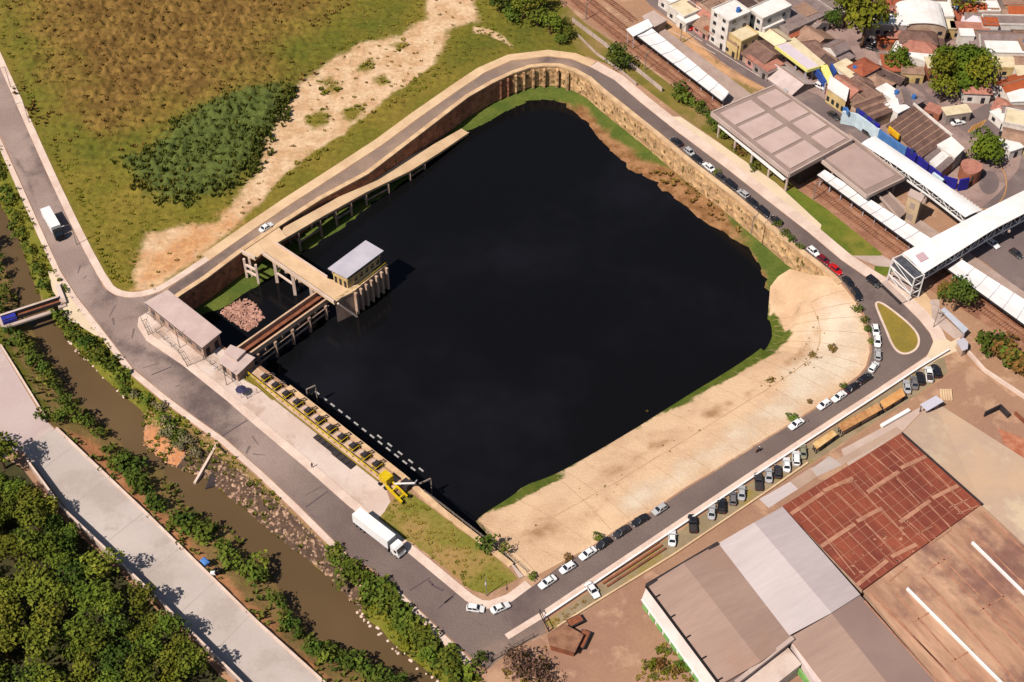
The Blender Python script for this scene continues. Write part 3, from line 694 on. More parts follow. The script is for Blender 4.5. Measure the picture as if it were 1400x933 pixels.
bushes([(150,622,-2),(168,640,-2),(186,660,-2),(205,680,-2),(222,696,-2)], 16, ['dark','bush','dark'], 2.0, 3.1, 1.0, 'tall dark shrub shading the brown water from the left bank', 'tall shrubs on the left bank')
bushes([(235,705,-2),(252,716,-2),(275,728,-2),(300,752,-2),(322,772,-2),(345,790,-2)], 20, ['bush','dark','bush'], 1.7, 2.9, 1.0, 'green shrub along the orange earth strip by the river', 'shrubs by the earth strip')
bushes([(352,770,-2),(360,800,-2),(374,825,-2),(392,850,-2),(410,872,-2)], 16, ['dark','dark','bush'], 1.5, 2.5, .8, 'dark shrub leaning over the river near the bottom of the photo', 'dark shrubs near the bottom')
bushes([(425,885,-1.5),(448,897,-2),(470,905,-2),(495,915,-2),(520,928,-2),(545,938,-2)], 18, ['bush','dark'], 1.3, 2.4, .9, 'low shrub along the lower left river bank at the bottom edge', 'shrubs at the bottom edge')
bushes([(478,785,-1),(500,802,-1.2),(520,822,-1.2),(545,845,-1.2),(570,868,-1.2),(595,890,-1.2),(620,912,-1),(640,930,-1)], 46, ['bush','bush','forest'], 1.8, 2.8, 1.6, 'leafy green bush in the thick belt on the lower right river bank', 'bush belt on the lower right bank')
bushes([(490,812,-2.5),(515,838,-2.5),(545,862,-2.5),(575,890,-2.5),(605,915,-2.5)], 22, ['bush','olive'], 1.3, 2.0, .8, 'yellowish green bush low on the bank above the water', 'low bushes above the water')
bushes([(455,752,-1),(462,768,-1),(470,782,-1)], 5, ['bush'], 1.2, 1.8, .5, 'small bush at the end of the boulder bank', 'bushes at the boulder end')
# railway side greenery
bushes([(918,122),(932,132),(946,142),(958,152),(968,162),(978,178),(995,192)], 18, ['dark','bush'], 1.6, 2.8, 1.2, 'dark bush beside the railway in front of the station hall', 'bushes by the station hall')
bushes([(1000,200),(1015,212),(1028,222),(1035,232)], 8, ['bush','dry'], 1.0, 1.7, .7, 'small shrub in the bed beside the station platform', 'shrubs beside the platform')
for px, py, k, s, lb in ((842,80,'dark',1.25,'single round dark tree on the embankment beside the railway fence'), (1304,412,'dark',1.35,'dark round tree between the footbridge and the lower railway tracks'), (1290,395,'dry',.8,'brownish low tree beside the foot of the white footbridge'),
      (1345,206,'green',1.5,'round bright green tree standing alone at the street roundabout'), (1225,86,'green',1.25,'bright green tree below the white terraced house'), (1156,22,'olive',1.9,'tall olive tree rising behind the grey roofs at the top edge'), (1178,46,'olive',2.1,'broad olive tree beside the grey fronted building'), (1138,30,'dark',1.0,'small dark tree beside a cream wall near the top edge'),
      (1308,14,'olive',1.6,'olive tree between white roofs at the top right'), (1300,85,'green',2.0,'left part of the huge green tree mass in the town'), (1325,82,'green',2.1,'right part of the huge green tree mass in the town'), (1316,108,'green',1.7,'lower green tree below the huge tree mass'), (1336,122,'olive',1.5,'olive tree at the lower right of the tree mass'), (1280,108,'olive',1.4,'yellowish tree left of the huge green trees'), (1286,128,'olive',1.2,'small yellowish tree at the street bend below the tree mass')):
    plant('tree', G(px, py+5+6*s), k, 4.0, 3.2, 2.3, lb, 'tree', None, lobes=16, leaf=.6, dens=.7, scale=s)
for i, (px, py, k, s) in enumerate(((688,14,'dark',1.1),(700,26,'bush',1.0),(716,22,'forest',1.2),(735,34,'bush',1.1),(752,44,'forest',1.1),(765,58,'bush',.7),(738,14,'olive',1.2),(708,2,'forest',1.1),(726,-4,'bush',1.1),(768,36,'bush',.8),(780,48,'bush',.7))):
    plant('tree', G(px, py+4), k, 4.0, 2.6, 3.0, 'bushy tree in the clump at the top of the field', 'tree', 'clump of trees at the top of the field', lobes=10, leaf=.75, dens=.55, scale=s)
bushes([(1340,462),(1356,470),(1372,480),(1388,492),(1404,506),(1345,478),(1362,490),(1380,505),(1396,520)], 24, ['bush','dark','dry'], 2.0, 3.2, 2.0, 'bushy tree in the thicket below the lower railway tracks', 'thicket below the railway')
# kerbside shrubs round the pond
for i, (px, py, s, k) in enumerate(((980,238,.8,'bush'),(1062,310,.7,'bush'),(1072,322,.9,'bush'),(1082,330,.9,'dark'),(1092,338,.8,'bush'),(1172,424,.9,'dark'),(1180,440,.9,'bush'),(1186,452,.8,'dark'),(1152,530,.7,'bush'),(1106,550,.5,'dry'),(1080,574,.9,'bush'),(815,737,.8,'bush'),(775,764,.7,'dry'),(728,790,.7,'bush'),(1190,468,.6,'bush'))):
    plant('bush', G(px, py), k, 2.0, 1.4, .8, 'low shrub growing on the kerb edge around the pond', 'bush', 'kerb shrubs around the pond', lobes=7, leaf=.55, dens=.5, scale=s)
plant('bush', G(668,750), 'dark', 2.0, 1.5, 1.0, 'dark green bush at the lower end of the grassy plot', 'bush', None, lobes=8, leaf=.55, dens=.55, scale=1.7)
plant('bush', G(690,752), 'bush', 2.0, 1.5, .8, 'small bush hugging the end of the pond wall', 'bush', None, lobes=8, leaf=.55, dens=.55, scale=.9)
plant('bush', G(654,906), 'dark', 2.0, 1.5, 1.0, 'dark bush at the end of the left pavement near the bottom', 'bush', None, lobes=8, leaf=.55, dens=.55, scale=1.3)
plant('tree', G(712,922), 'twig', 4.0, 2.4, 2.6, 'nearly bare brown tree at the bottom of the dirt yard', 'tree', None, lobes=12, leaf=.5, dens=.3, scale=1.25)
plant('tree', G(740,928), 'twig', 4.0, 2.4, 2.6, 'smaller bare brown tree right of the larger bare one', 'tree', None, lobes=10, leaf=.5, dens=.25, scale=.85)
bushes([(872,915),(890,905),(905,895),(915,920),(935,925),(925,905),(900,928)], 16, ['olive','bush','dry'], .8, 1.5, 1.0, 'weedy bush in the rough corner below the green walled warehouse', 'weeds below the warehouse')
# dry scrub on the slope and shore
def spot(L, kind, rmin, rmax, label, group):
    for px, py, z in L:
        plant('scrub', G(px, py, z), kind, 2.0, 1.2, .5, label, 'scrub', group, lobes=6, leaf=.5, dens=.35, scale=R.uniform(rmin, rmax)/2)
spot([(1054,526,-4.6),(1070,525,-4),(1086,514,-4),(1102,504,-3.6),(1120,494,-3),(1139,482,-2),(1110,490,-3.4),(1046,538,-4.6),(1138,478,-2)], 'dry', 1.0, 1.7, 'brown dry scrub in the row across the paved slope', 'dry scrub on the slope')
spot([(995,571,-5),(943,564,-6),(959,593,-4),(922,617,-4.2),(902,627,-4.5),(840,637,-6),(886,645,-4),(850,660,-4.6),(790,692,-6),(795,645,-7.3),(780,727,-3),(748,676,-7),(1002,610,-2),(885,563,-7),(1050,556,-4),(720,700,-6.5),(752,689,-6)], 'dry', .35, .7, 'small dark weed sprouting from a slab joint of the slope', 'weeds in the slope joints')
P7 = scatter([GL([(870,232),(925,262),(975,298),(1015,325),(1010,310),(960,262),(915,235)], -7.2)], .35); tufts('dry_grass', P7, .6, .8, M_DRYG, 5, z0=-7.4)
P8 = scatter([GL([(512,718),(552,668),(604,706),(655,745),(706,792),(665,813),(645,808),(565,744)])], .6); tufts('green_grass', P8, .4, .3, M_GRNG, 4)
# grass on the river banks
def bankgrass(outer, inner, n_poly, dens, m, nm, rad=.5, ht=.5):
    P = scatter([n_poly], dens); do = dist(P, outer); di = dist(P, inner); z = -4.2*do/(do+di+1e-6)
    V0 = P.copy(); k = vnoise(P*1.5) > -.25; tufts_z(nm, P[k], rad, ht, m, z[k])
def tufts_z(nm, P, rad, ht, m, z):
    o = tufts(nm, P, rad, ht, m, 4); co = np.empty(len(o.data.vertices)*3, np.float32); o.data.vertices.foreach_get('co', co); co = co.reshape(-1, 3)
    co[:, 2] += np.repeat(z, 16); o.data.vertices.foreach_set('co', co.ravel()); o.data.update(); return o
rbt, rww, lbt, lww = GL(RB_TOP), GL(RW, -4.2), GL(LB_TOP), GL(LW, -4.2)
bankgrass(rbt, rww, rbt+list(reversed(rww)), .8, M_GRNG, 'bank_grass')
bankgrass(rbt, rww, rbt+list(reversed(rww)), .35, M_DKSH, 'bank_weeds', .6, .8)
bankgrass(lbt, lww, lbt+lww, .25, M_DKSH, 'bank_weeds', .6, .8)
P = []
for a_, c_ in zip(MIDL[:-1], MIDL[1:]):
    if (a_-c_).length < 16:
        for _ in range(R.choice([0,1,2,6])): P.append(tuple(a_.lerp(c_, R.random()))[:2]+np.array([R.gauss(0, 2.2), R.gauss(0, 2.2)]))
P = np.array(P); pz = ZF['paved_slope'](P); tufts_z('slope_weeds', P, .24, .2, leafmat('weed_leaves', C(128,104,62), C(108,100,52), C(96,98,48)), pz)
# ================================================================== pumping station
M_ROOFP = mat('roof_concrete', C(212,190,180), C(200,176,168), .2, amt=.06, fscale=1.5)
M_WALLP = mat('plaster_wall', C(206,178,156), C(180,150,128), .3, amt=.12)
M_WALLY = mat('cream_wall', C(226,200,150), C(200,172,124), .3, amt=.1)
M_STAIN = mat('stained_concrete', C(200,172,152), C(160,132,116), .35, amt=.18, stretch=(0,(1,1,4)))
M_DARK = mat('dark_steel', C(62,54,54), C(48,42,44), .5, amt=.2)
M_BLACK = mat('black_void', C(24,21,22))
M_YEL = mat('yellow_paint', C(226,198,36), C(206,172,32), .8, rough=.5, amt=.08)
M_WHITE = mat('white_paint', C(255,252,248), C(246,240,234), .2, rough=.5, amt=.03)
M_GALV = mat('grey_metal', C(206,200,206), C(192,186,192), .15, rough=.5, amt=.05)
M_GLASS = mat('dark_glass', C(44,48,54), rough=.1, spec=.6, amt=0)
M_RAIL = mat('rust_rail', C(150,98,74), C(120,78,60), .6, amt=.2)
M_RUST = mat('rusty_metal', C(150,92,66), C(122,76,58), .5, amt=.2)
M_WOODP = mat('grey_post', C(150,136,124), amt=.15)

def quadroof(c, z):
    """four photo corners at height z -> a clean parallelogram"""
    q = GL(c, z); return q
def inset(q, d):
    c = sum(q, Vector())/len(q); out = []
    n = len(q)
    for i in range(n):
        p = q[i]; a = (q[i-1]-p).normalized(); b = (q[(i+1) % n]-p).normalized(); out.append(p+(a+b)*d)
    return out
def windows_on(t, a, b, z0, z1, n, m=None, name='window', wfrac=.5, depth=.06, both=False):
    """n windows on the wall from a to b (outside on the right of a->b), each a part with frame and pane"""
    a = Vector((a.x, a.y, 0)); b = Vector((b.x, b.y, 0)); d = (b-a); L = d.length; d.normalize(); nn = Vector((d.y, -d.x, 0)); s = L/n
    for i in range(n):
        c = a+d*(s*(i+.5)); wd = s*wfrac
        P = [c-d*wd/2+nn*.0, c+d*wd/2, c+d*wd/2+nn*depth, c-d*wd/2+nn*depth]
        MB().prism(xy(P), z0, z1).build(name, m or M_GLASS, t, world=True)
        yield c
def base_of(q): c = sum(q, Vector())/len(q); return Vector((c.x, c.y, 0))

# long low shed
q = GL([(197,414),(229,396),(303,454),(276,476)], 4.6)
t = thing('pump_shed', base_of(q), 'long low flat roofed concrete shed at the left corner of the pond', 'shed')
MB().prism(xy(inset(q, .5)), 0, 4.3).build('wall', M_STAIN, t, world=True)
MB().prism(xy(q), 4.3, 4.6).build('roof', M_ROOFP, t, world=True)
MB().prism(xy(inset(q, .35)), 4.6, 4.64).build('roof_sheet', M_ROOFP, t, world=True)
i_ = inset(q, .5); 
for c in windows_on(t, i_[0], i_[3], 1.6, 2.8, 6): pass
for c in windows_on(t, i_[3], i_[2], 0.1, 2.6, 2, M_DARK, 'door', .45): pass
b = MB(); b.beam(q[0]+Vector((.3,-.3,.0)), q[3]+Vector((.2,-.4,0)), .12); b.build('gutter', M_DARK, t, world=True)
# small valve house
q = GL([(297.5,494),(317,473.5),(349,489),(324,513)], 3.0)
t = thing('valve_house', base_of(q), 'small flat concrete valve house between the shed and the yellow rail', 'building')
MB().prism(xy(inset(q, .3)), -1, 2.75).build('wall', M_STAIN, t, world=True)
MB().prism(xy(q), 2.75, 3.0).build('roof', M_ROOFP, t, world=True)
c4 = [q[1].lerp(q[0], .05), q[1].lerp(q[2], .5), q[0].lerp(q[3], .55), q[0].lerp(q[1], .3)]
MB().prism(xy([q[1].lerp(q[0], .06), q[1].lerp(q[2], .62), (q[0].lerp(q[3], .62)).lerp(q[1].lerp(q[2], .62), .45), q[1].lerp(q[0], .52)]), 3.0, 3.9).build('raised_roof', M_ROOFP, t, world=True)
for c in windows_on(t, inset(q, .3)[0], inset(q, .3)[3], .1, 2.2, 2, M_DARK, 'door', .4): pass
# flume on portal frames to the intake
def zl(p, z): return Vector((p.x, p.y, z))
A0 = G(322,480,-1.2); B0 = G(433,402,-2.2); A1 = G(337,489,-1.2); B1 = G(448,411,-2.2)
t = thing('flume', zl(A0, WZ), 'long brown concrete flume crossing the pond corner to the intake tower', 'channel')
ax = (B0-A0).normalized(); nrm = Vector((ax.y, -ax.x, 0)); wdt = (A1-A0).dot(nrm)
b = MB()
for o_ in (0, wdt): b.beam(A0+nrm*o_+Vector((0,0,.0)), B0+nrm*o_+Vector((0,0,0)), .5, 1.5)
b.build('side_wall', M_DECKC, t, world=True)
MB().beam(A0+nrm*wdt/2+Vector((0,0,-.75)), B0+nrm*wdt/2+Vector((0,0,-.75)), wdt-.6, .3).build('channel_floor', M_RUST, t, world=True)
MB().beam(A0+nrm*wdt*.5+Vector((0,0,.2)), B0+nrm*wdt*.5+Vector((0,0,.2)), .7, .4).build('pipe', M_RAIL, t, world=True)
L_ = (B0-A0).length
for k in range(5):
    p = A0+ax*(L_*(.12+.21*k))
    b = MB()
    for o_ in (.2, wdt+.5): b.beam(zl(p+nrm*o_, WZ-1), zl(p+nrm*o_, p.z-.9), .7)
    b.beam(p+nrm*(-.2)+Vector((0,0,-1.1)), p+nrm*(wdt+.9)+Vector((0,0,-1.1)), .7, .6); b.build('portal_frame', M_STAIN, t, world=True)
for zz in (-3.8, -5.6):
    MB().beam(zl(A0+nrm*(wdt+.5), zz), zl(B0+nrm*(wdt+.5), zz), .35, .3).build('tie_beam', M_STAIN, t, world=True)
# deck from the road to the intake
P0,P1,P2,P3,P4,P5,P6 = GL([(329,344.5),(374,315.5),(385,309),(377,333.5),(450,381),(459,411),(455,415)], .1)
dk = thing('access_deck', zl(P3, 0), 'sandy concrete deck running from the road out to the intake tower', 'deck')
D_ = GL([(329,344.5),(380,309.5),(392,324),(377,334),(448,381),(487,391),(457,414.5),(358,346.5),(349,354.5)], .1)
MB().prism(xy(D_), -.6, .1).build('deck_slab', M_SANDC, dk, world=True)
for a, b_ in ((D_[6], D_[7]), (D_[3], D_[4]), (D_[8], D_[0])):
    MB().beam(a+Vector((0,0,.45)), b_+Vector((0,0,.45)), .25, .9).build('parapet', M_KERB, dk, world=True)
for f in (.16, .42, .68):
    b = MB(); a = D_[7].lerp(D_[6], f); c = D_[3].lerp(D_[4], f)
    for p in (a.lerp(c, .08), a.lerp(c, .92)): b.beam(zl(p, WZ-1), zl(p, -.6), .8)
    b.beam(zl(a.lerp(c, .05), -4.0), zl(a.lerp(c, .95), -4.0), .45); b.build('portal_frame', M_KERB, dk, world=True)
b = MB()
for f0, f1 in ((.16,.42),): 
    a = D_[7].lerp(D_[6], f0); c = D_[7].lerp(D_[6], f1); a2 = D_[3].lerp(D_[4], f0); a = a.lerp(a2, .08); c = c.lerp(D_[3].lerp(D_[4], f1), .08)
    b.beam(zl(a, -4.4), zl(c, -4.4), .45)
b.build('tie_beam', M_KERB, dk, world=True)
b = MB()
for px, py in ((333,352),(349,360),(340,350)):
    p = G(px, py, 0); b.beam(zl(p, -7.4), zl(p, -.6), .6)
p, q2 = G(333,352,0), G(349,360,0)
for zz in (-2.6, -4.8): b.beam(zl(p, zz), zl(q2, zz), .5)
b.build('end_frame', M_KERB, dk, world=True)
# ramp down to the pond floor
def rz(px): return 0.1-7.4*max(0, (px-388))/(640-388)
RO = [(377,334),(437,299),(500,264),(560,235),(600,210),(641,182)]; RI = [(388,311),(450,277),(500,247.5),(530,230),(590,199),(631,176)]
ro = [G(x, y, rz(x)) for x, y in RO]; ri = [G(x, y, rz(x)) for x, y in RI]
t = thing('ramp', zl(ro[0], 0), 'sandy concrete ramp on posts descending along the brown wall into the pond', 'ramp')
rings = [[tuple(a-Vector((0,0,.6))), tuple(b-Vector((0,0,.6))), tuple(b), tuple(a)] for a, b in zip(ro, ri)]
MB().loft(rings).build('ramp_slab', M_SANDC, t, world=True)
b = MB()
for a, c in zip(ro[:-1], ro[1:]): b.beam(a+Vector((0,0,.15)), c+Vector((0,0,.15)), .3, .3)
b.build('edge_kerb', M_COPE, t, world=True)
RD = dense(ro, 5.5); RDI = dense(ri, 5.5); n_ = len(RD)
prev = None
for i in range(1, n_-2):
    p = RD[i]; 
    if p.z < -5.6: continue
    q_ = p+Vector((-.76,.65,0))*4
    b = MB(); b.beam(zl(p, WZ-1), p-Vector((0,0,.6)), .55); b.beam(zl(q_, WZ-1), zl(q_, p.z-.6), .55)
    if p.z > -3.5: b.beam(zl(p, (WZ+p.z)/2), zl(q_, (WZ+p.z)/2), .4)
    b.build('post', M_STAIN, t, world=True)
    if prev is not None and i % 2 == 0:
        MB().beam(zl(prev, (WZ+prev.z)/2-.4), zl(p, (WZ+p.z)/2-.4), .35).build('tie_beam', M_STAIN, t, world=True)
    prev = p
# intake tower
A_, B_, C_ = GL([(458,411),(482,399.5),(527.7,362.6)], 0.05); Dv = A_+(C_-B_); 
t = thing('intake_tower', zl((A_+C_)/2, WZ), 'square intake tower with finned concrete sides and pale metal roof in the water', 'building')
q = [A_, B_, C_, Dv]
MB().prism(xy(q), WZ-2, -.25).build('tower_wall', M_STAIN, t, world=True)
MB().prism(xy(inset(q, -.3)), -.25, .1).build('tower_deck', M_SANDC, t, world=True)
dn = (C_-B_).normalized(); out = Vector((dn.y, -dn.x, 0))
for k in range(7):
    p = B_+dn*((C_-B_).length*(.04+.92*k/6)); 
    MB().prism(xy([p-dn*.28+out*.002, p+dn*.28+out*.002, p+dn*.28+out*1.0, p-dn*.28+out*1.0]), WZ-2, -.3).build('fin', M_WALLP, t, world=True)
# pale slanting beam painting a lit edge of the side wall
MB().beam(A_+out*1.3+Vector((-.2,0,-.3)), zl(B_+out*1.3-dn*.6, WZ+.3), .5, .5).build('slanting_edge', M_KERB, t, world=True)
rq = GL([(448.1,367.1),(500,328.6),(524.5,343),(474.1,380.8)], 4.9)
iq = inset(rq, .8)
MB().prism(xy(iq), .1, 3.0).build('house_wall', M_WALLY, t, world=True)
MB().prism(xy(inset(rq, 1.1)), 3.0, 4.55).build('shade_gap_band', M_DARK, t, world=True)  # solid dark band stands for the shaded openings under the roof
for p in iq: MB().beam(zl(p, 3.0), zl(p, 4.6), .4).build('corner_post', M_WALLY, t, world=True)
MB().prism(xy(rq), 4.6, 4.9).build('metal_roof', M_GALV, t, world=True)
for c in windows_on(t, iq[3], iq[2], 1.0, 2.3, 6, wfrac=.55): pass
for c in windows_on(t, iq[0], iq[3], .1, 2.3, 3, M_DARK, 'door', wfrac=.5): pass
b = MB(); b.beam(A_+Vector((0,0,.9)), B_+Vector((0,0,.9)), .08); b.beam(B_+Vector((0,0,.9)), C_+Vector((0,0,.9)), .08)
for k in range(9):
    p = B_.lerp(C_, k/8); b.beam(p+Vector((0,0,.1)), p+Vector((0,0,.9)), .07)
b.build('railing', M_YEL, t, world=True)

# --- trash rake line
ra, rb = G(338,512,.1), G(521,656,.1); rd = (rb-ra).normalized(); rn = Vector((-rd.y, rd.x, 0)); RL = (rb-ra).length
t = thing('crane_rail', zl(ra, 0), 'long yellow rail on short posts running along the screening deck', 'rail')
MB().beam(ra+Vector((0,0,1.1)), rb+Vector((0,0,1.1)), .17, .2).build('rail_beam', M_YEL, t, world=True)
MB().beam(ra-rn*.9+Vector((0,0,.25)), rb-rn*.9+Vector((0,0,.25)), .22, .2).build('lower_rail', M_DARK, t, world=True)
MB().beam(ra-rn*.9+Vector((0,0,.45)), rb-rn*.9+Vector((0,0,.45)), .08, .1).build('guide_strip', M_YEL, t, world=True)
for k in range(23):
    p = ra+rd*(RL*(k+.3)/23); MB().beam(p, p+Vector((0,0,.95)), .14).build('post', M_YEL, t, world=True)
def rake():
    t = thing('trash_rake', (0,0,0), 'x', 'rake machine', 0, 'trash rakes along the yellow rail')
    MB().box((0, 1.9, .75), (1.5, 1.5, 1.5)).box((0, 1.9, 1.65), (1.1, 1.0, .35)).build('housing', M_DARK, t)
    MB().cyl((-1.25, 1.7, .5), (-.8, 1.7, .5), .45, n=10).build('motor', M_RUST, t)
    b = MB(); b.beam((.9, .1, 1.25), (.9, 2.9, 1.25), .13); b.beam((.9, 2.9, 0), (.9, 2.9, 1.3), .13); b.beam((-.9, 1.0, 1.0), (.9, 1.0, 1.0), .12); b.build('bracket', M_YEL, t)
    b = MB(); b.beam((-.35, 2.6, 1.2), (-.35, 4.4, .2), .14); b.beam((.35, 2.6, 1.2), (.35, 4.4, .2), .14); b.beam((-.6, 4.4, .25), (.6, 4.4, .25), .2); b.build('rake_arm', M_DARK, t)
    MB().box((-1.5, 2.2, .4), (.9, 1.1, .8)).build('bin', M_CONC, t)
    return t
rk = None; ang = math.atan2(rd.y, rd.x)
ORD = ['first','second','third','fourth','fifth','sixth','seventh','eighth','ninth','tenth','eleventh','twelfth','thirteenth','fourteenth','fifteenth']
for k in range(11):
    p = ra+rd*(RL*(.10+.083*k)); 
    o = rk = rake() if rk is None else None
    if k: o = dup(first)
    else: first = o
    o.location = (p.x, p.y, .09); o.rotation_euler = (0, 0, ang)
    o['label'] = f'dark trash rake with yellow bracket, {ORD[k]} along the yellow rail from the valve house'
    rk = first
for k, (px, py) in enumerate(((445,607),(470,629))):
    a = G(px, py); p = MB()
    t = thing('grate_cover', a, ('upper' if k == 0 else 'lower')+' row of dark grate covers lying beside the yellow rail', 'grate', ang, 'grate covers')
    for j in range(4): MB().box((-2.6+1.72*j, 0, .2), (1.55, 1.7, .4)).build('cover', M_DARK, t)
# yellow cleaning machine at the end of the line
a = G(533,668); t = thing('rake_crane', a, 'big yellow crane machine parked at the lower end of the yellow rail', 'crane', ang)
MB().box((-1.6, .5, 2.1), (2.6, 2.2, 1.9)).build('machine_house', M_YEL, t)
b = MB(); b.beam((-.5, -.6, 1.0), (5.6, -1.4, 1.0), .5, .6); b.beam((-.5, 1.2, 1.0), (5.2, .6, 1.0), .4, .5); b.beam((1.5, -1.0, 1.0), (1.5, 1.1, 1.0), .35); b.beam((4.2, -1.3, 1.0), (4.2, .8, 1.0), .35); b.build('chassis', M_YEL, t)
b = MB(); b.beam((1.2, .4, 2.4), (4.6, 3.6, 2.6), .3); b.beam((4.6, 3.6, 2.6), (3.2, 5.6, .6), .25); b.build('boom', M_WHITE, t)
MB().box((2.6, 2.9, 1.0), (2.2, 1.8, 1.8)).build('power_pack', M_DARK, t)
for x in (-2.4, -.6, 3.4, 5.2):
    MB().cyl((x, -1.1, .45), (x, -.7, .45), .45, n=10).build('wheel', M_BLACK, t); MB().cyl((x, 1.2, .45), (x, 1.6, .45), .45, n=10).build('wheel', M_BLACK, t)
# pale bars on the water in front of the screens
fl = MB().box((0, 0, .12), (1.5, .55, .5)); fl = None
a, b_ = G(424,540,WZ), G(556,646,WZ)
t = thing('screen_rack', a, 'dark screen rack standing along the pond wall below the concrete deck', 'rack')
MB().beam(a+Vector((0,0,.15)), b_+Vector((0,0,.15)), 1.3, .7).build('rack_beam', M_BLACK, t, world=True)
for k in range(14): MB().beam(a.lerp(b_, k/13)+Vector((0,0,-.3)), a.lerp(b_, k/13)+Vector((0,0,1.0)), .25).build('rack_post', M_DARK, t, world=True)
rows = [((434,538),(565,642),13,'near'),((519,598),(576,643),5,'far')]
f0 = None
for (a, b_, n, nm) in rows:
    a = G(*a, WZ); b_ = G(*b_, WZ); dd = (b_-a).normalized()
    for k in range(n):
        p = a.lerp(b_, k/(n-1))
        if f0 is None:
            f0 = MB().loft([[(-.75, y_, z_) for y_, z_ in ((-.2,-.1),(.2,-.1),(.2,.25),(-.2,.25))], [(-.6, y_, z_) for y_, z_ in ((-.17,-.2),(.17,-.2),(.17,.25),(-.17,.25))], [(.6, y_, z_) for y_, z_ in ((-.17,-.2),(.17,-.2),(.17,.25),(-.17,.25))], [(.75, y_, z_) for y_, z_ in ((-.2,-.1),(.2,-.1),(.2,.25),(-.2,.25))]]).build('float', mat('bar_grey', C(190,186,182), C(160,156,154), 1.5))
            o = f0
        else: o = f0.copy(); COL.objects.link(o)
        o.location = p; o.rotation_euler = (0, 0, math.atan2(dd.y, dd.x))
        tag(o, 'small pale bar in the %s row on the dark water before the screens' % nm, 'float', 'bars of the %s row' % nm)
for px, py, dx, lb in ((419,533,12,'upper'),(573,662,16,'lower')):
    a = G(px, py, -1.5); b_ = G(px+dx, py-dx*.45, -1.5); t = thing('boom_arm', zl(a, WZ), lb+' grey steel arm reaching from the screens over the water', 'arm')
    MB().beam(a, b_, .3, .4).build('arm', M_WOODP, t, world=True); MB().beam(zl(a, WZ), a, .3).build('post', M_WOODP, t, world=True); MB().beam(zl(b_, WZ-.5), b_, .25).build('post', M_WOODP, t, world=True)
# rubble mat caught in the corner
mq = rough(GL([(302,428),(318,414),(331,407),(351,413),(364,434),(350,446),(337,454),(320,442)], WZ+.1), 1.2, .4, 8)
P = scatter([mq], 9); V = []
def pebbles(name, P, z, r0, r1, m):
    n = len(P); V = np.zeros((n, 6, 3)); s = NR.uniform(r0, r1, n); a = NR.uniform(0, 6.28, n)
    for k in range(5):
        t_ = a+k*2*PI/5; rr = s*NR.uniform(.7, 1.2, n); V[:, k] = np.column_stack([P[:, 0]+np.cos(t_)*rr, P[:, 1]+np.sin(t_)*rr, z-s*.3])
    V[:, 5] = np.column_stack([P[:, 0]+NR.uniform(-.3, .3, n)*s, P[:, 1]+NR.uniform(-.3, .3, n)*s, z+s*NR.uniform(.5, 1.0, n)])
    F = (np.arange(n)[:, None, None]*6+np.array([[0,1,5],[1,2,5],[2,3,5],[3,4,5],[4,0,5]])[None]).reshape(-1, 3)
    o = arrmesh(name, V.reshape(-1, 3), F, m); o['kind'] = 'stuff'; return o
M_RUBB = mat('pink_debris', C(204,162,144), C(150,110,96), .8, amt=.35, fscale=2)
pebbles('floating_debris', P, np.full(len(P), WZ+.12), .18, .42, M_RUBB)
# boulders along the right bank of the brown river
M_ROCK = mat('bank_rock', C(186,154,130), C(112,88,74), .9, amt=.4, fscale=1.4, lo=.42, hi=.56)
_rb = GL(RB_TOP); _rw = GL(RW, -4.2)
def bankz(P): 
    do = dist(P, _rb); di = dist(P, _rw); return -4.2*do/(do+di+1e-6), di
P = scatter([_rb+list(reversed(_rw))], 1.9); z, di = bankz(P)
ya, yb = G(290,640,-4).y, G(492,835,-4).y
bed = [p for p in dense(_rw, 1) if yb < p.y < ya]; b_o = [min(dense(_rb, 1), key=lambda q: (q-p).length) for p in bed]
b_i = [p.lerp(o_, .03) for p, o_ in zip(bed, b_o)]; b_o = [p.lerp(o_, min(.9, 6.2/max(.1, (o_-p).length))) for p, o_ in zip(bed, b_o)]
bb = MB(); n_ = len(bed); bb.add([p+Vector((0,0,.12)) for p in b_i]+[p+Vector((0,0,.22)) for p in b_o], [(i, i+1, n_+i+1, n_+i) for i in range(n_-1)]); o = bb.build('boulder_bed', mat('dark_brown_bed', C(92,72,58), C(74,58,48), .6, amt=.25)); o['kind'] = 'structure'  # dark brown sheet showing between the boulders
k = (P[:, 1] < ya) & (P[:, 1] > yb) & (di < 5.6) & (di > .2); pebbles('boulders', P[k], z[k]+.13, .3, .68, M_ROCK)
k = (P[:, 1] < ya) & (P[:, 1] > yb+6) & (di >= 5.2) & (NR.rand(len(P)) < .5); pebbles('rubble', P[k], z[k]+.05, .2, .5, M_ROCK)
k = (P[:, 1] < G(196,560,-4).y) & (P[:, 1] > G(280,655,-4).y) & (di < 9); pebbles('rubble', P[k], z[k]+.05, .15, .45, mat('pink_gravel', C(206,164,134), C(170,128,104), .7, amt=.3))
# white litter line along the waterline
P = scatter([GL([(92,462),(130,502),(160,531),(198,560),(210,570),(165,540),(132,511),(94,470)], -3.9)], .9); pebbles('waterline_stones', P, np.full(len(P), -3.9), .2, .5, M_KERB)
P = scatter([GL([(490,830),(520,862),(545,886),(600,930),(600,938),(543,894),(515,868),(488,840)], -3.9)], .9); pebbles('waterline_stones', P, np.full(len(P), -3.9), .2, .55, M_KERB)
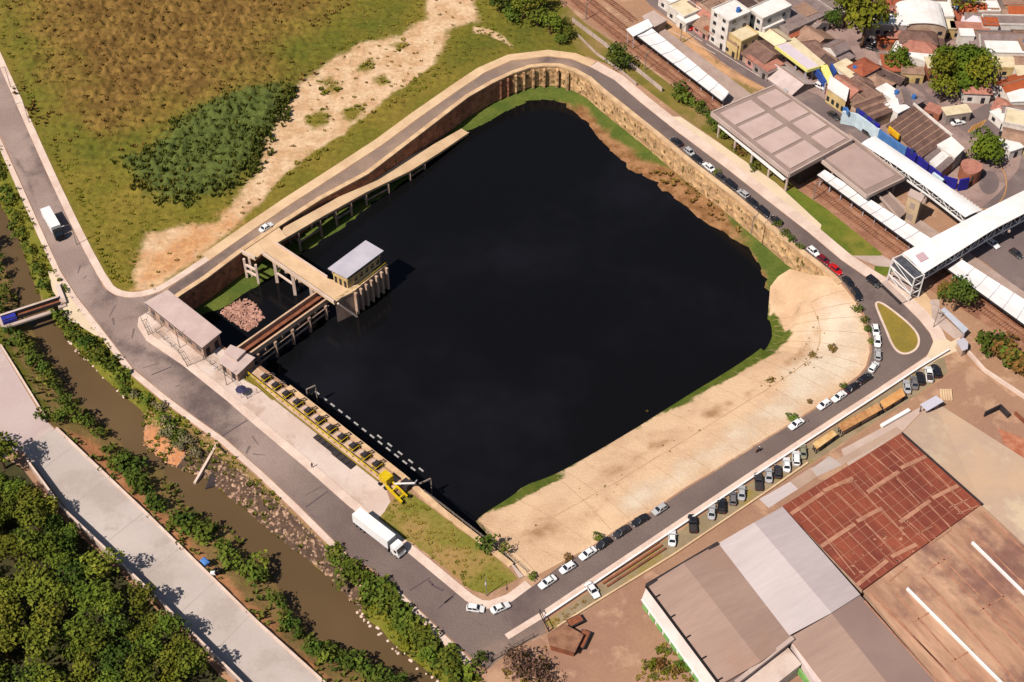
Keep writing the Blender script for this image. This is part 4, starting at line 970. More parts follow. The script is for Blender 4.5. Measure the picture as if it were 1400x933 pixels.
# culvert mouth
t = thing('culvert', G(296,606), 'concrete culvert mouth with slanting wing wall opening to the brown river', 'culvert')
a, c = G(297,606,0), G(266,660,-3.4)
MB().add([a+Vector((-.3,0,.1)), a+Vector((.3,0,.1)), c+Vector((.3,0,0)), c+Vector((-.3,0,0)), a+Vector((-.3,0,-6)), a+Vector((.3,0,-6)), c+Vector((.3,0,-3)), c+Vector((-.3,0,-3))], [(0,1,2,3),(4,7,6,5),(0,3,7,4),(1,5,6,2),(0,4,5,1),(3,2,6,7)]).build('wing_wall', M_KERB, t, world=True)
a2 = G(310,617,0)
MB().prism(xy([a+Vector((.3,-.2,0)), a2+Vector((0,-.2,0)), a2+Vector((0,-.9,0)), a+Vector((.3,-.9,0))]), -5, .05).build('opening', M_BLACK, t, world=True)  # solid black block painting the darkness inside the mouth
MB().prism(xy([a+Vector((.32,-.9,0)), a2+Vector((.6,-.9,0)), G(290,650)+Vector((1,0,0)), G(277,655)]), -5, [-1.6,-1.6,-3.7,-3.7]).build('apron', M_DARK, t, world=True)
# pipe bridge over the river
a, c = G(2,437,1.2), G(82,411,1.0); d = (c-a).normalized(); n_ = Vector((-d.y, d.x, 0))
t = thing('pipe_bridge', zl(a, 0), 'narrow bridge with pale pipe and dark steel deck crossing the brown river', 'bridge')
MB().cyl(a+n_*1.3, c+n_*1.3, .5, n=10).build('pipe', M_CONCP, t, world=True)
MB().beam(a+Vector((0,0,-.6)), c+Vector((0,0,-.6)), 2.0, .3).build('deck', M_RUST, t, world=True)
for k in (-1.1, .7): MB().beam(a+n_*k+Vector((0,0,.1)), c+n_*k+Vector((0,0,.1)), .15, .9).build('railing', M_DARK, t, world=True)
MB().beam(a-n_*2.2+Vector((0,0,-.9)), a.lerp(c, .85)-n_*2.2+Vector((0,0,-.9)), 1.0, .5).build('second_pipe', M_CONC, t, world=True)
M_BLUE = mat('blue_paint', C(52,56,150), C(44,48,128), .5, amt=.1, rough=.6)
p = a+d*1.8; MB().box((p.x, p.y, .4), (3.6, 3.2, 2.2), math.atan2(d.y, d.x)).build('blue_housing', M_BLUE, t, world=True)
for p in (a.lerp(c, .02), c):
    MB().box((p.x, p.y, -1.2), (2.0, 4.2, 3.4), math.atan2(d.y, d.x)).build('abutment', M_CONC, t, world=True)
t = thing('pipe_cover', G(82,408), 'pale concrete block with dark edge at the right end of the pipe bridge', 'block')
MB().prism(xy(GL([(76,392),(82,391),(92,416),(84,420)])), 0, .9).build('block', M_CONCP, t, world=True)
# fences of the pumping compound
def fence(pts, label, h=1.8, step=2.6, mm=None, mesh=True):
    L = GL(pts); t = thing('wire_fence', L[0], label, 'fence'); D = dense(L, step); mm = mm or M_WOODP
    for p in D: MB().beam(p, p+Vector((0,0,h)), .12).build('post', mm, t, world=True)
    b = MB()
    for a, c in zip(L[:-1], L[1:]):
        for z in (.5, h*.6, h-.05): b.beam(a+Vector((0,0,z)), c+Vector((0,0,z)), .05)
    b.build('wire', mm, t, world=True)
fence([(201,430),(221,447),(203,459),(194,440)], 'square wire fence round the small pad at the left end of the shed')
fence([(214,456),(245,484),(256,502),(279,492)], 'wire fence along the pavement in front of the long shed')
fence([(279,492),(318,522),(338,546),(352,538)], 'wire fence from the valve house to the yellow rail')
fence([(720,783),(704,770),(657,733),(608,695),(580,674)], 'low fence on top of the pond wall beside the grassy plot', 1.1)
fence([(655,925),(672,906),(700,889),(730,872)], 'dark fence across the end of the left road near the bottom', 1.8, 2.0, M_DARK)
# yellow sign and tent on the compound floor
t = thing('tent', G(331,540), 'small dark blue umbrella tent on the pale compound floor', 'tent')
b = MB(); r_ = 1.4
b.add([(r_*math.cos(k*PI/4), r_*math.sin(k*PI/4), 2.0) for k in range(8)]+[(0,0,2.6)], [(k, (k+1) % 8, 8) for k in range(8)]); b.build('canopy', mat('navy_cloth', C(66,62,92), C(54,50,78), .8), t)
for x, y in ((1,0),(-1,0),(0,1),(0,-1)): MB().beam((x, y, 0), (x, y, 2.05), .07).build('leg', M_DARK, t)
# ================================================================== railway
M_BALL = mat('ballast', C(176,134,110), C(156,114,92), .3, amt=.25, fscale=2.2, c3=C(140,98,78), s3=.1)
M_GRAVP = mat('platform_paving', C(186,164,152), C(170,148,136), .2, amt=.1)
def railx(y, x0, y0, s=.714): return x0+(y-y0)/s
def RLn(pts): return GL(pts)
sheet('railway_bed', GL([(735,-40),(770,0),(850,62),(975,157),(1030,200),(1095,262),(1178,329),(1240,378),(1330,432),(1440,512),(1440,470),(1385,433),(1297,367),(1225,318),(1117,240),(985,145),(855,45),(828,20),(790,-40)]), M_BALL, .045)
sheet('embankment_grass', GL([(790,72),(830,88),(870,112),(930,158),(985,196),(1040,240),(1078,262),(1100,268),(1090,258),(1030,205),(975,160),(850,66),(800,32),(775,8),(765,20)]), mat('embankment', C(112,106,50), C(136,118,66), .15, amt=.25, c3=C(150,124,84), s3=.06), .055)
sheet('grass_strip', GL([(1069,263),(1088,258),(1130,286),(1170,318),(1207,348),(1196,353),(1165,350),(1150,346),(1123,322),(1122,310)]), mat('lawn', C(112,120,50), C(92,104,40), .15, amt=.2, c3=C(134,126,62), s3=.05), .06)
sheet('path', GL([(1165,350),(1207,350),(1228,362),(1226,372),(1196,363)]), M_CONC, .065)
sheet('grass_strip', GL([(1196,364),(1220,366),(1222,374),(1202,380),(1195,372)]), mat('lawn', C(112,120,50)), .068)
sheet('footpath', GL([(1210,386),(1240,380),(1262,398),(1272,410),(1275,440),(1262,430)]), M_SANDC, .066)
def track(pts, label):
    L = smooth(GL(pts), 1); t = thing('railway_track', L[0], label, 'railway track')
    for o_ in (-.8, .8): strip('rail', L, o_-.09, o_+.09, .12, .34, M_RAIL, t, world=True)
    b = MB(); D = dense(L, .8)
    for a, c in zip(D[:-1], D[1:]):
        d = (c-a).normalized(); n_ = Vector((-d.y, d.x, 0)); b.beam(a-n_*1.3+Vector((0,0,.1)), a+n_*1.3+Vector((0,0,.1)), .3, .16)
    o = b.build('sleepers', mat('sleeper', C(150,112,90), C(128,94,76), .6, amt=.2), t, world=True); o['kind'] = 'stuff'
T1 = [(742,-42),(778,-4),(850,53),(978,152),(1040,200),(1123,266),(1235,350),(1334,418),(1440,492)]
T2 = [(766,-42),(796,-8),(862,46),(985,141),(1050,190),(1130,253),(1240,337),(1336,403),(1440,476)]
track(T1, 'brown railway track nearest the pond'); track(T2, 'brown railway track next to the station platform')
track([(790,-42),(822,-6),(850,14),(868,30)], 'short railway track passing behind the upper platform canopy')
def mast(px, py, lb, h=7.0, side=1):
    t = thing('catenary_mast', G(px, py), lb, 'mast')
    MB().cyl((0,0,0), (0,0,h), .16, .12, 8).build('pole', M_WOODP, t)
    MB().beam((0,0,h-.8), (1.8*side,2.0*side,h-.4), .1).beam((0,0,h-1.8), (1.8*side,2.0*side,h-.5), .08).build('arm', M_WOODP, t)
for px, py, lb in ((801,27,'grey catenary mast by the tracks near the top edge'),(882,96,'grey catenary mast beside the long white canopy'),(1112,273,'pale catenary mast in front of the station hall'),(930,60,'grey lamp mast in the plaza behind the white canopy'),(1058,241,'thin catenary mast below the station hall'),(990,178,'thin mast in the shrubs before the station hall'),(1027,320,'slim dark pole standing on the pond shore before the stone wall')):
    mast(px, py, lb, 6.5)
def fenceline(pts, label, h=1.6):
    L = GL(pts); t = thing('fence', L[0], label, 'fence')
    strip('panel', L, -.06, .06, 0, h, M_CONC, t, world=True)
    for p in dense(L, 4): MB().beam(p, p+Vector((0,0,h+.2)), .2).build('post', M_WOODP, t, world=True)
fenceline([(782,30),(825,62),(878,104),(905,126)], 'low concrete fence along the railway embankment near the top')
fenceline([(790,50),(815,75),(850,100),(870,117)], 'grey wall at the edge of the bend in the road near the top', 1.0)
# platform + canopies
PA = [(846,38),(972,132),(1100,228)]
sheetp = thing('station_platform', G(985,150), 'long grey station platform between the tracks and the white canopies', 'platform')
strip('platform_slab', GL([(862,44),(985,139),(1117,240),(1225,322),(1297,372),(1385,436),(1440,477)]), 0, 9, 0, 1.0, M_GRAVP, sheetp, world=True)
def canopy(l0, l1, r0, r1, z, n, label, post=True):
    a, b_, c, d = GL([l0, l1, r1, r0], z); t = thing('platform_canopy', Vector((a.x, a.y, 0)), label, 'canopy')
    m0 = (a+d)/2; m1 = (b_+c)/2
    for k in range(n):
        f0 = k/n+.003; f1 = (k+1)/n-.003; P = [a.lerp(b_, f0), a.lerp(b_, f1), d.lerp(c, f1), d.lerp(c, f0)]
        M0 = (P[0]+P[3])/2-Vector((0,0,.25)); M1 = (P[1]+P[2])/2-Vector((0,0,.25))
        b = MB(); dz = Vector((0,0,.18))
        b.add([P[0], P[1], M1, M0, P[2], P[3]]+[p-dz for p in (P[0], P[1], M1, M0, P[2], P[3])], [(0,1,2,3),(3,2,4,5),(9,8,7,6),(11,10,8,9),(0,6,7,1),(4,10,11,5),(0,3,9,6),(3,5,11,9),(2,1,7,8),(4,2,8,10)])
        b.build('roof_panel', M_WHITE, t, world=True)
    for k in range(n+1):
        p = m0.lerp(m1, min(.985, max(.015, k/n))); MB().cyl(zl(p, 0), zl(p, z-.3), .18, n=7).build('post', M_GALV, t, world=True)
        MB().beam(a.lerp(b_, k/n).lerp(d.lerp(c, k/n), .06)+Vector((0,0,-.32)), a.lerp(b_, k/n).lerp(d.lerp(c, k/n), .94)+Vector((0,0,-.32)), .14, .2).build('cross_beam', M_GALV, t, world=True)
    MB().beam(a-Vector((0,0,.3)), b_-Vector((0,0,.3)), .1, .5).build('fascia', M_DARK, t, world=True)  # dark board painting the shadow edge below the left canopy rim
canopy((858,39),(987,138),(884,33),(997,126), 4.6, 8, 'long white upper platform canopy above the station hall')
canopy((1117,239),(1253,339),(1127,232),(1274,327), 4.6, 9, 'white platform canopy between the station hall and the footbridge')
canopy((1296,368),(1430,465),(1315,355),(1442,436), 4.6, 7, 'white platform canopy below the footbridge at the right edge')
q = GL([(856,40),(886,26),(893,36),(866,50)], 5.2)
t = thing('canopy_head', base_of(q), 'small white roof closing the upper end of the long platform canopy', 'canopy')
MB().prism(xy(q), 4.9, 5.2).build('roof', M_WHITE, t, world=True)
for p in inset(q, .5): MB().beam(zl(p, 0), zl(p, 4.9), .2).build('post', M_GALV, t, world=True)
q = GL([(878,22),(894,14),(912,28),(893,38)], 4.0); t = thing('station_kiosk', base_of(q), 'small brown flat roofed kiosk beside the upper end of the canopy', 'building')
MB().prism(xy(inset(q, .3)), 0, 3.7).build('wall', M_WALLP, t, world=True); MB().prism(xy(q), 3.7, 4.0).build('roof', M_CONC, t, world=True)
for c in windows_on(t, q[0], q[3], 1, 2.4, 3): pass
# station hall
M_HALL = mat('hall_roof', C(162,142,131), C(148,128,118), .15, amt=.06)
M_HALLP = mat('hall_roof_panel', C(206,182,172), C(194,170,160), .12, amt=.05)
M_HALLW = mat('hall_wall', C(120,96,84), C(96,76,68), .3, amt=.2)
def corner4(a, b, d): return [a, b, b+(d-a), d]
HZ = 8.6
a, b_, d_ = GL([(972.5,153.5),(1060,116),(1079,238)], HZ); c_ = G(1159,183,HZ)
c_ = b_+(d_-a); c_ = (c_+G(1163,184,HZ))/2
q = [a, b_, c_, d_]
t = thing('station_hall', base_of(q), 'large flat roofed station hall with eight pale roof panels standing over the tracks', 'building')
MB().prism(xy(q), HZ-1.7, HZ-.25).build('roof', M_HALL, t, world=True)
b = MB()
for i in range(4): b.beam(q[i]+Vector((0,0,-.6)), q[(i+1) % 4]+Vector((0,0,-.6)), .45, 1.3)
b.build('parapet', M_CONC, t, world=True)
def bil(q, u, v): return q[0].lerp(q[1], u).lerp(q[3].lerp(q[2], u), v)
for k in range(4):
    v0, v1 = .05+.235*k, .05+.235*k+.2
    for u0, u1 in ((.08,.55),(.65,.95)):
        P = [bil(q, u0, v0), bil(q, u1, v0), bil(q, u1, v1), bil(q, u0, v1)]
        MB().prism(xy(P), HZ-.25, HZ-.02).build('roof_panel', M_HALLP, t, world=True)
iq = inset(q, 1.5)
MB().prism(xy([iq[0].lerp(iq[1], .25), iq[1], iq[2], iq[3].lerp(iq[2], .25)]), .2, HZ-1.7).build('concourse_wall', mat('hall_wall_painted_shade', C(84,68,60), C(66,54,50), .4, amt=.2), t, world=True)  # dark wall down to the ground paints the shade beneath the roof
for i in range(5):
    for u in (.08, .5, .93):
        p = bil(q, u, .06+.22*i); MB().cyl(zl(p, 0), zl(p, HZ-1.7), .35, n=8).build('column', M_CONC, t, world=True)
# walkway wall of the hall (white strip)
pa, pb = GL([(983,171),(1073,246)], 4.2)
MB().beam(pa, pb, 1.0, .35).build('lower_canopy', M_WHITE, t, world=True)
q2 = GL([(1108,206),(1159,182.5),(1234,238),(1184,266.5)], 7.2); q2[2] = q2[1]+(q2[3]-q2[0])
q2 = [p+Vector((.25,-.3,0)) for p in q2]
t = thing('station_wing', base_of(q2), 'plain flat brownish roof wing joining the station hall to the white link bridge', 'building')
MB().prism(xy(q2), 6.0, 6.95).build('roof', M_HALL, t, world=True)
b = MB()
for i in range(4): b.beam(q2[i]+Vector((0,0,-.55)), q2[(i+1) % 4]+Vector((0,0,-.55)), .4, 1.1)
b.build('parapet', M_CONC, t, world=True)
P = [bil(q2, .1, .1), bil(q2, .9, .1), bil(q2, .9, .9), bil(q2, .1, .9)]
MB().prism(xy(P), 6.95, 7.06).build('roof_panel', mat('hall_roof_flat', C(186,162,152), C(176,152,142), .15, amt=.05), t, world=True)
MB().prism(xy(inset(q2, 1.8)), 3.5, 6.0).build('concourse_wall', M_HALLW, t, world=True)
for i in range(4):
    for u in (.08, .9):
        p = bil(q2, u, .08+.28*i); MB().cyl(zl(p, 0), zl(p, 6.0), .3, n=8).build('column', M_CONC, t, world=True)
# link + footbridge
def bridge(name, label, tl, tr, z, h, n, bow=0.0, sides=(0, 1), piers=()):
    """roofed truss bridge; tl, tr: lists of photo points of both roof edges"""
    A = GL(tl, z); B = GL(tr, z); t = thing(name, Vector((A[0].x, A[0].y, 0)), label, 'footbridge')
    A = dense(A, 3); k_ = len(A); B0 = [B[0].lerp(B[-1], 0)]; 
    Bd = []
    tot = sum((Vector(B[i+1])-Vector(B[i])).length for i in range(len(B)-1))
    for i in range(k_):
        s = tot*i/(k_-1); j = 0
        while j < len(B)-2 and s > (B[j+1]-B[j]).length: s -= (B[j+1]-B[j]).length; j += 1
        Bd.append(B[j].lerp(B[j+1], min(1, s/(B[j+1]-B[j]).length)))
    def up(i): return bow*math.sin(PI*i/(k_-1))
    rings = []
    for i in range(k_):
        a, b = A[i]+Vector((0,0,up(i))), Bd[i]+Vector((0,0,up(i))); m = (a+b)/2+Vector((0,0,.35))
        q1 = a.lerp(b, .25)+Vector((0,0,.26)); q3 = a.lerp(b, .75)+Vector((0,0,.26)); dz = Vector((0,0,.22))
        rings.append([a-dz, a, q1, m, q3, b, b-dz, m-dz])
    MB().loft(rings).build('roof', M_WHITE, t, world=True)
    zf = z-h
    rings = []
    for i in range(k_):
        a, b = A[i].lerp(Bd[i], .08), A[i].lerp(Bd[i], .92); rings.append([zl(a, zf-.4+up(i)*.5), zl(b, zf-.4+up(i)*.5), zl(b, zf+up(i)*.5), zl(a, zf+up(i)*.5)])
    MB().loft(rings).build('floor', M_CONC, t, world=True)
    for s in sides:
        b = MB(); E = [A[i].lerp(Bd[i], .08 if s == 0 else .92) for i in range(k_)]; st = 1
        for i in range(0, k_-1, st):
            p, p2 = E[i], E[min(i+st, k_-1)]
            b.beam(zl(p, zf+up(i)*.5), zl(p, z-.2+up(i)), .16)
            f, g = (zl(p, zf+up(i)*.5), zl(p2, z-.2+up(i+1))) if (i//st) % 2 == 0 else (zl(p, z-.2+up(i)), zl(p2, zf+up(i+1)*.5)); b.beam(f, g, .16)
            b.beam(zl(p, zf+up(i)*.5+.02), zl(p2, zf+up(i+1)*.5+.02), .3, .4); b.beam(zl(p, zf+1.1+up(i)*.5), zl(p2, zf+1.1+up(i+1)*.5), .08)
        b.build('truss', M_WHITE, t, world=True)
        b = MB(); 
        b.loft([[zl(E[i].lerp(A[i] if s else Bd[i], .05), zf), zl(E[i].lerp(A[i] if s else Bd[i], .07), zf), zl(E[i].lerp(A[i] if s else Bd[i], .07), z-.4+up(i)), zl(E[i].lerp(A[i] if s else Bd[i], .05), z-.4+up(i))] for i in range(k_)])
        b.build('side_mesh', M_DARK, t, world=True)
    for f in piers:
        i = int(f*(k_-1)); m = (A[i]+Bd[i])/2
        MB().cyl(zl(m, 0), zl(m, zf-.3), .5, n=10).build('pier', M_CONC, t, world=True)
        MB().beam(zl(A[i], zf-.6), zl(Bd[i], zf-.6), .6, .5).build('pier_head', M_CONC, t, world=True)
    return t
fb = bridge('footbridge', 'wide white roofed truss footbridge crossing the tracks at the right edge', [(1234,346),(1290,318),(1343,291),(1400,262),(1460,230)], [(1263,374),(1318,341),(1358,316),(1400,294),(1460,260)], 8.6, 3.4, 12, .6, (0, 1), (.30, .62, .95))
q = GL([(1252,349),(1262,344),(1270,353),(1259,358)], 9.3)
MB().prism(xy(q), 8.9, 9.25).build('roof_hatch', mat('pinkish_hatch', C(206,176,180)), fb, world=True)
bridge('link_bridge', 'white roofed link bridge from the station wing to the big footbridge', [(1178,196),(1225,226),(1275,262),(1320,297)], [(1196,186),(1245,219),(1290,250),(1343,288)], 8.0, 2.6, 12, 0, (0,), (.25, .62))
# stair tower of the footbridge
pz = GL([(1234,347),(1264,374.5)], 8.4)
e = (pz[1]-pz[0]).normalized(); f_ = Vector((e.y, -e.x, 0))
if f_.y > 0: f_ = -f_
wd = (pz[1]-pz[0]).length
t = thing('stair_tower', zl(pz[0], 0), 'glazed white stair tower at the pond end of the footbridge', 'stair tower')
Q = [pz[0], pz[1], pz[1]+f_*3.2, pz[0]+f_*3.2]
b = MB()
for p in Q: b.beam(zl(p, 0), zl(p, 8.2), .28)
for z in (2.6, 5.4, 8.1):
    for i in range(4): b.beam(zl(Q[i], z), zl(Q[(i+1) % 4], z), .22)
for i in (1, 2, 3):
    for z in (0, 2.7, 5.4): b.beam(zl(Q[i], z), zl(Q[(i+1) % 4], z+2.6), .14)
b.build('frame', M_WHITE, t, world=True)
MB().prism(xy(inset(Q, .35)), 5.5, 8.0).build('glazing', mat('tower_glass', C(96,96,100), C(70,70,76), .6, amt=.2, rough=.2, spec=.5), t, world=True)
for z0 in (0, 2.6):
    s0 = Q[0].lerp(Q[3], .5); s1 = Q[1].lerp(Q[2], .5); MB().beam(zl(s0, z0+.2), zl(s1, z0+2.5), 2.0, .3).build('stair_flight', M_CONC, t, world=True)
s0 = Q[3]+f_*1.2; s1 = Q[2]+f_*1.2
MB().beam(zl(s0, .3), zl(s1, .3), 1.6, .6).build('landing', M_CONC, t, world=True)
MB().beam(zl(s0+f_*1.4, .5), zl(s1+f_*1.4, .5), .2, 1.0).build('barrier', M_DARK, t, world=True)
# lift tower
q = GL([(1246,259),(1263,267.5),(1260,274),(1242,266)], 9.5)
q = corner4(q[0], q[1], q[3])
t = thing('lift_tower', base_of(q), 'beige lift tower beside the white link bridge', 'tower')
MB().prism(xy(q), 0, 9.2).build('shaft', mat('beige_wall', C(206,182,150), C(190,166,136), .2, amt=.08), t, world=True)
MB().prism(xy(inset(q, -.25)), 9.2, 9.5).build('roof', M_CONC, t, world=True)
for c in windows_on(t, q[3], q[2], 5.5, 7.5, 1, mat('lift_panel', C(172,152,140)), 'panel', .4): pass
for c in windows_on(t, q[3], q[2], 1.5, 3.6, 1, mat('lift_panel', C(172,152,140)), 'panel', .45): pass
q = GL([(1195,262),(1206,256),(1240,290),(1228,300)], 3.6); t = thing('ramp_roof', base_of(q), 'small brown stair roof at the lower corner of the station wing', 'shelter')
MB().prism(xy(q), 3.3, 3.6).build('roof', M_HALL, t, world=True)
for p in inset(q, .4): MB().beam(zl(p, 0), zl(p, 3.3), .22).build('post', M_CONC, t, world=True)
for i in (1, 3): MB().beam(q[i]+Vector((0,0,.35)), q[(i+1) % 4]+Vector((0,0,.35)), .2, .7).build('edge', M_CONC, t, world=True)
# kiosk strip near the island
q = GL([(1286,424),(1291,420),(1324,450),(1318,456)], 2.8); t = thing('shelter', base_of(q), 'long pale bluish shelter roof beside the traffic island', 'shelter')
MB().prism(xy(q), 2.6, 2.8).build('roof', mat('pale_blue_roof', C(206,206,212), C(190,192,200), .2, amt=.05), t, world=True)
for p in inset(q, .4): MB().beam(zl(p, 0), zl(p, 2.6), .15).build('post', M_GALV, t, world=True)
MB().prism(xy([q[3]+Vector((.3,.2,0)), q[2]+Vector((-.3,.4,0)), q[2]+Vector((-.5,.8,0)), q[3]+Vector((.2,.6,0))]), 0, 2.5).build('back_wall', M_CONC, t, world=True)
q = GL([(1307,466),(1318,462),(1324,468),(1323,477),(1316,480)], 2.6); t = thing('guard_hut', base_of(q), 'small light grey hut at the end of the white boundary wall', 'hut')
MB().prism(xy(q), 2.4, 2.6).build('roof', M_GALV, t, world=True); MB().prism(xy(inset(q, .3)), 0, 2.4).build('wall', M_WALLP, t, world=True)
sheet('paved_strip', GL([(1272,410),(1284,410),(1286,430),(1318,458),(1308,466),(1275,440)]), M_CONC, .07)
# ================================================================== town
sheet('town_ground', GL([(905,4),(948,38),(990,61),(1028,87),(1055,112),(1120,135),(1165,160),(1200,190),(1260,235),(1330,290),(1420,262),(1500,200),(1500,-150),(880,-150)]), M_CITYG, .05)
M_ROADD = mat('street_asphalt', C(128,112,108), C(114,100,98), .08, amt=.08, c3=C(144,126,118), s3=.05)
sheet('avenue', GL([(760,-120),(890,8),(930,38),(963,64),(983,82),(1010,100),(1060,128),(1110,160),(1180,200),(1240,245),(1330,300),(1500,420),(1500,330),(1440,250),(1420,200),(1400,196),(1392,232),(1365,265),(1338,288),(1318,275),(1255,238),(1205,200),(1160,158),(1118,130),(1060,108),(1028,88),(990,60),(948,36),(905,4),(800,-120)]), M_ROADD, .065)
sheet('avenue_verge', GL([(886,34),(915,30),(940,46),(975,80),(1000,98),(1040,118),(1060,126),(1000,138),(905,64)]), mat('plaza_earth', C(212,166,126), C(188,148,116), .2, amt=.15, c3=C(136,118,74), s3=.15), .06)
sheet('avenue', GL([(1318,340),(1340,330),(1380,320),(1440,300),(1500,340),(1500,480),(1440,430),(1400,402),(1350,362)]), mat('street_asphalt', C(128,112,108)), .075)
sheet('street', GL([(1236,112),(1262,128),(1290,158),(1330,190),(1352,180),(1375,205),(1395,215),(1388,175),(1362,150),(1352,140),(1330,152),(1300,160),(1270,130),(1246,100),(1215,78),(1205,60),(1190,58),(1200,80)]), M_ROADD, .075)
M_WLINE = mat('road_paint', C(224,206,190), C(204,184,170), 1.0, amt=.15)
M_OLINE = mat('orange_paint', C(200,152,96), C(176,134,92), 1.2, amt=.2)
cut((900,20),(960,57), .25, 'road_marking', M_WLINE, .085); cut((965,60),(1040,106), .25, 'road_marking', M_WLINE, .085); cut((912,40),(978,74), .25, 'road_marking', M_WLINE, .086)
for k in range(6):
    cut((1323+k*3.4,182-k*1.6),(1331+k*3.4,172-k*1.6), .5, 'road_hatching', M_OLINE, .10)
for k in range(8): cut((1309+k*4.2,272+k*3.0),(1317+k*4.2,268+k*3.0), .8, 'crossing_bar', M_WLINE, .10)
ring = [(1346+30*math.cos(t)*1.0, 252+34*math.sin(t)) for t in np.linspace(-1.2, 1.7, 24)]
strip('road_marking', [G(x, y) for x, y in ring], -.15, .15, .09, .10, M_OLINE)
ring = [(1352+14*math.cos(t)*1.0, 250+16*math.sin(t)) for t in np.linspace(0, 6.28, 28)]
sheet('roundabout', [G(x, y) for x, y in ring[:-1]], mat('street_asphalt', C(128,112,108)), .095)

ru = (G(1297,367)-G(862,40)); ru.z = 0; ru.normalize(); RANG = math.atan2(ru.y, ru.x)
def RM(nm, c, c2=None): return mat(nm, c, c2, .5, amt=.16, fscale=2.0, c3=None)
def tilem(nm, a, b, ang):
    m, n, l, p = nodes(nm); tc = n.new('ShaderNodeTexCoord'); co = tc.outputs['Object']
    mp = n.new('ShaderNodeMapping'); mp.inputs['Rotation'].default_value = (0, 0, ang); l.new(co, mp.inputs[0])
    wv = n.new('ShaderNodeTexWave'); wv.inputs['Scale'].default_value = .9; wv.inputs['Distortion'].default_value = .6; l.new(mp.outputs[0], wv.inputs['Vector'])
    col = mix(n, l, ramp(n, l, noise(n, l, co, .35, 5, .7), .3, .7), a, b)
    l.new(fine(n, l, co, col, 1.6, .2), p.inputs['Base Color']); p.inputs['Roughness'].default_value = .95; p.inputs['Specular IOR Level'].default_value = .1
    bump(n, l, p, wv.outputs['Fac'], .5, .15); return m
ROOF = {
 'brown': tilem('brown_tiles', C(140,112,100), C(112,88,80), 0), 'tan': tilem('tan_tiles', C(178,146,126), C(150,122,106), 0), 'grey': tilem('grey_fibre_cement', C(158,140,134), C(132,116,112), 0),
 'red': tilem('red_tiles', C(178,108,84), C(150,88,70), 0), 'pink': tilem('faded_tiles', C(196,140,122), C(166,116,102), 0), 'white': mat('white_sheet', C(250,244,238), C(236,228,220), .3, amt=.05), 'dark': tilem('dark_tiles', C(104,86,80), C(84,70,66), 0),
 'cream': mat('cream_sheet', C(234,218,186), C(216,198,164), .3, amt=.08), 'lilac': mat('lilac_sheet', C(224,210,214), C(214,200,204), .3, amt=.04), 'orange': tilem('orange_tiles', C(190,108,76), C(166,92,66), 0)}
WALL = {'white': mat('white_plaster', C(244,236,226), C(222,210,198), .4, amt=.06), 'cream': M_WALLY, 'grey': mat('grey_plaster', C(176,160,152), C(150,136,128), .4, amt=.1), 'pink': mat('pink_plaster', C(222,168,156), C(198,146,136), .4, amt=.1), 'brick': mat('brick_wall', C(178,116,90), C(150,96,76), .5, amt=.15), 'tan': M_WALLP, 'blue': M_BLUE}
M_TANK = mat('blue_tank', C(70,110,170), amt=.05)
hcount = [0]
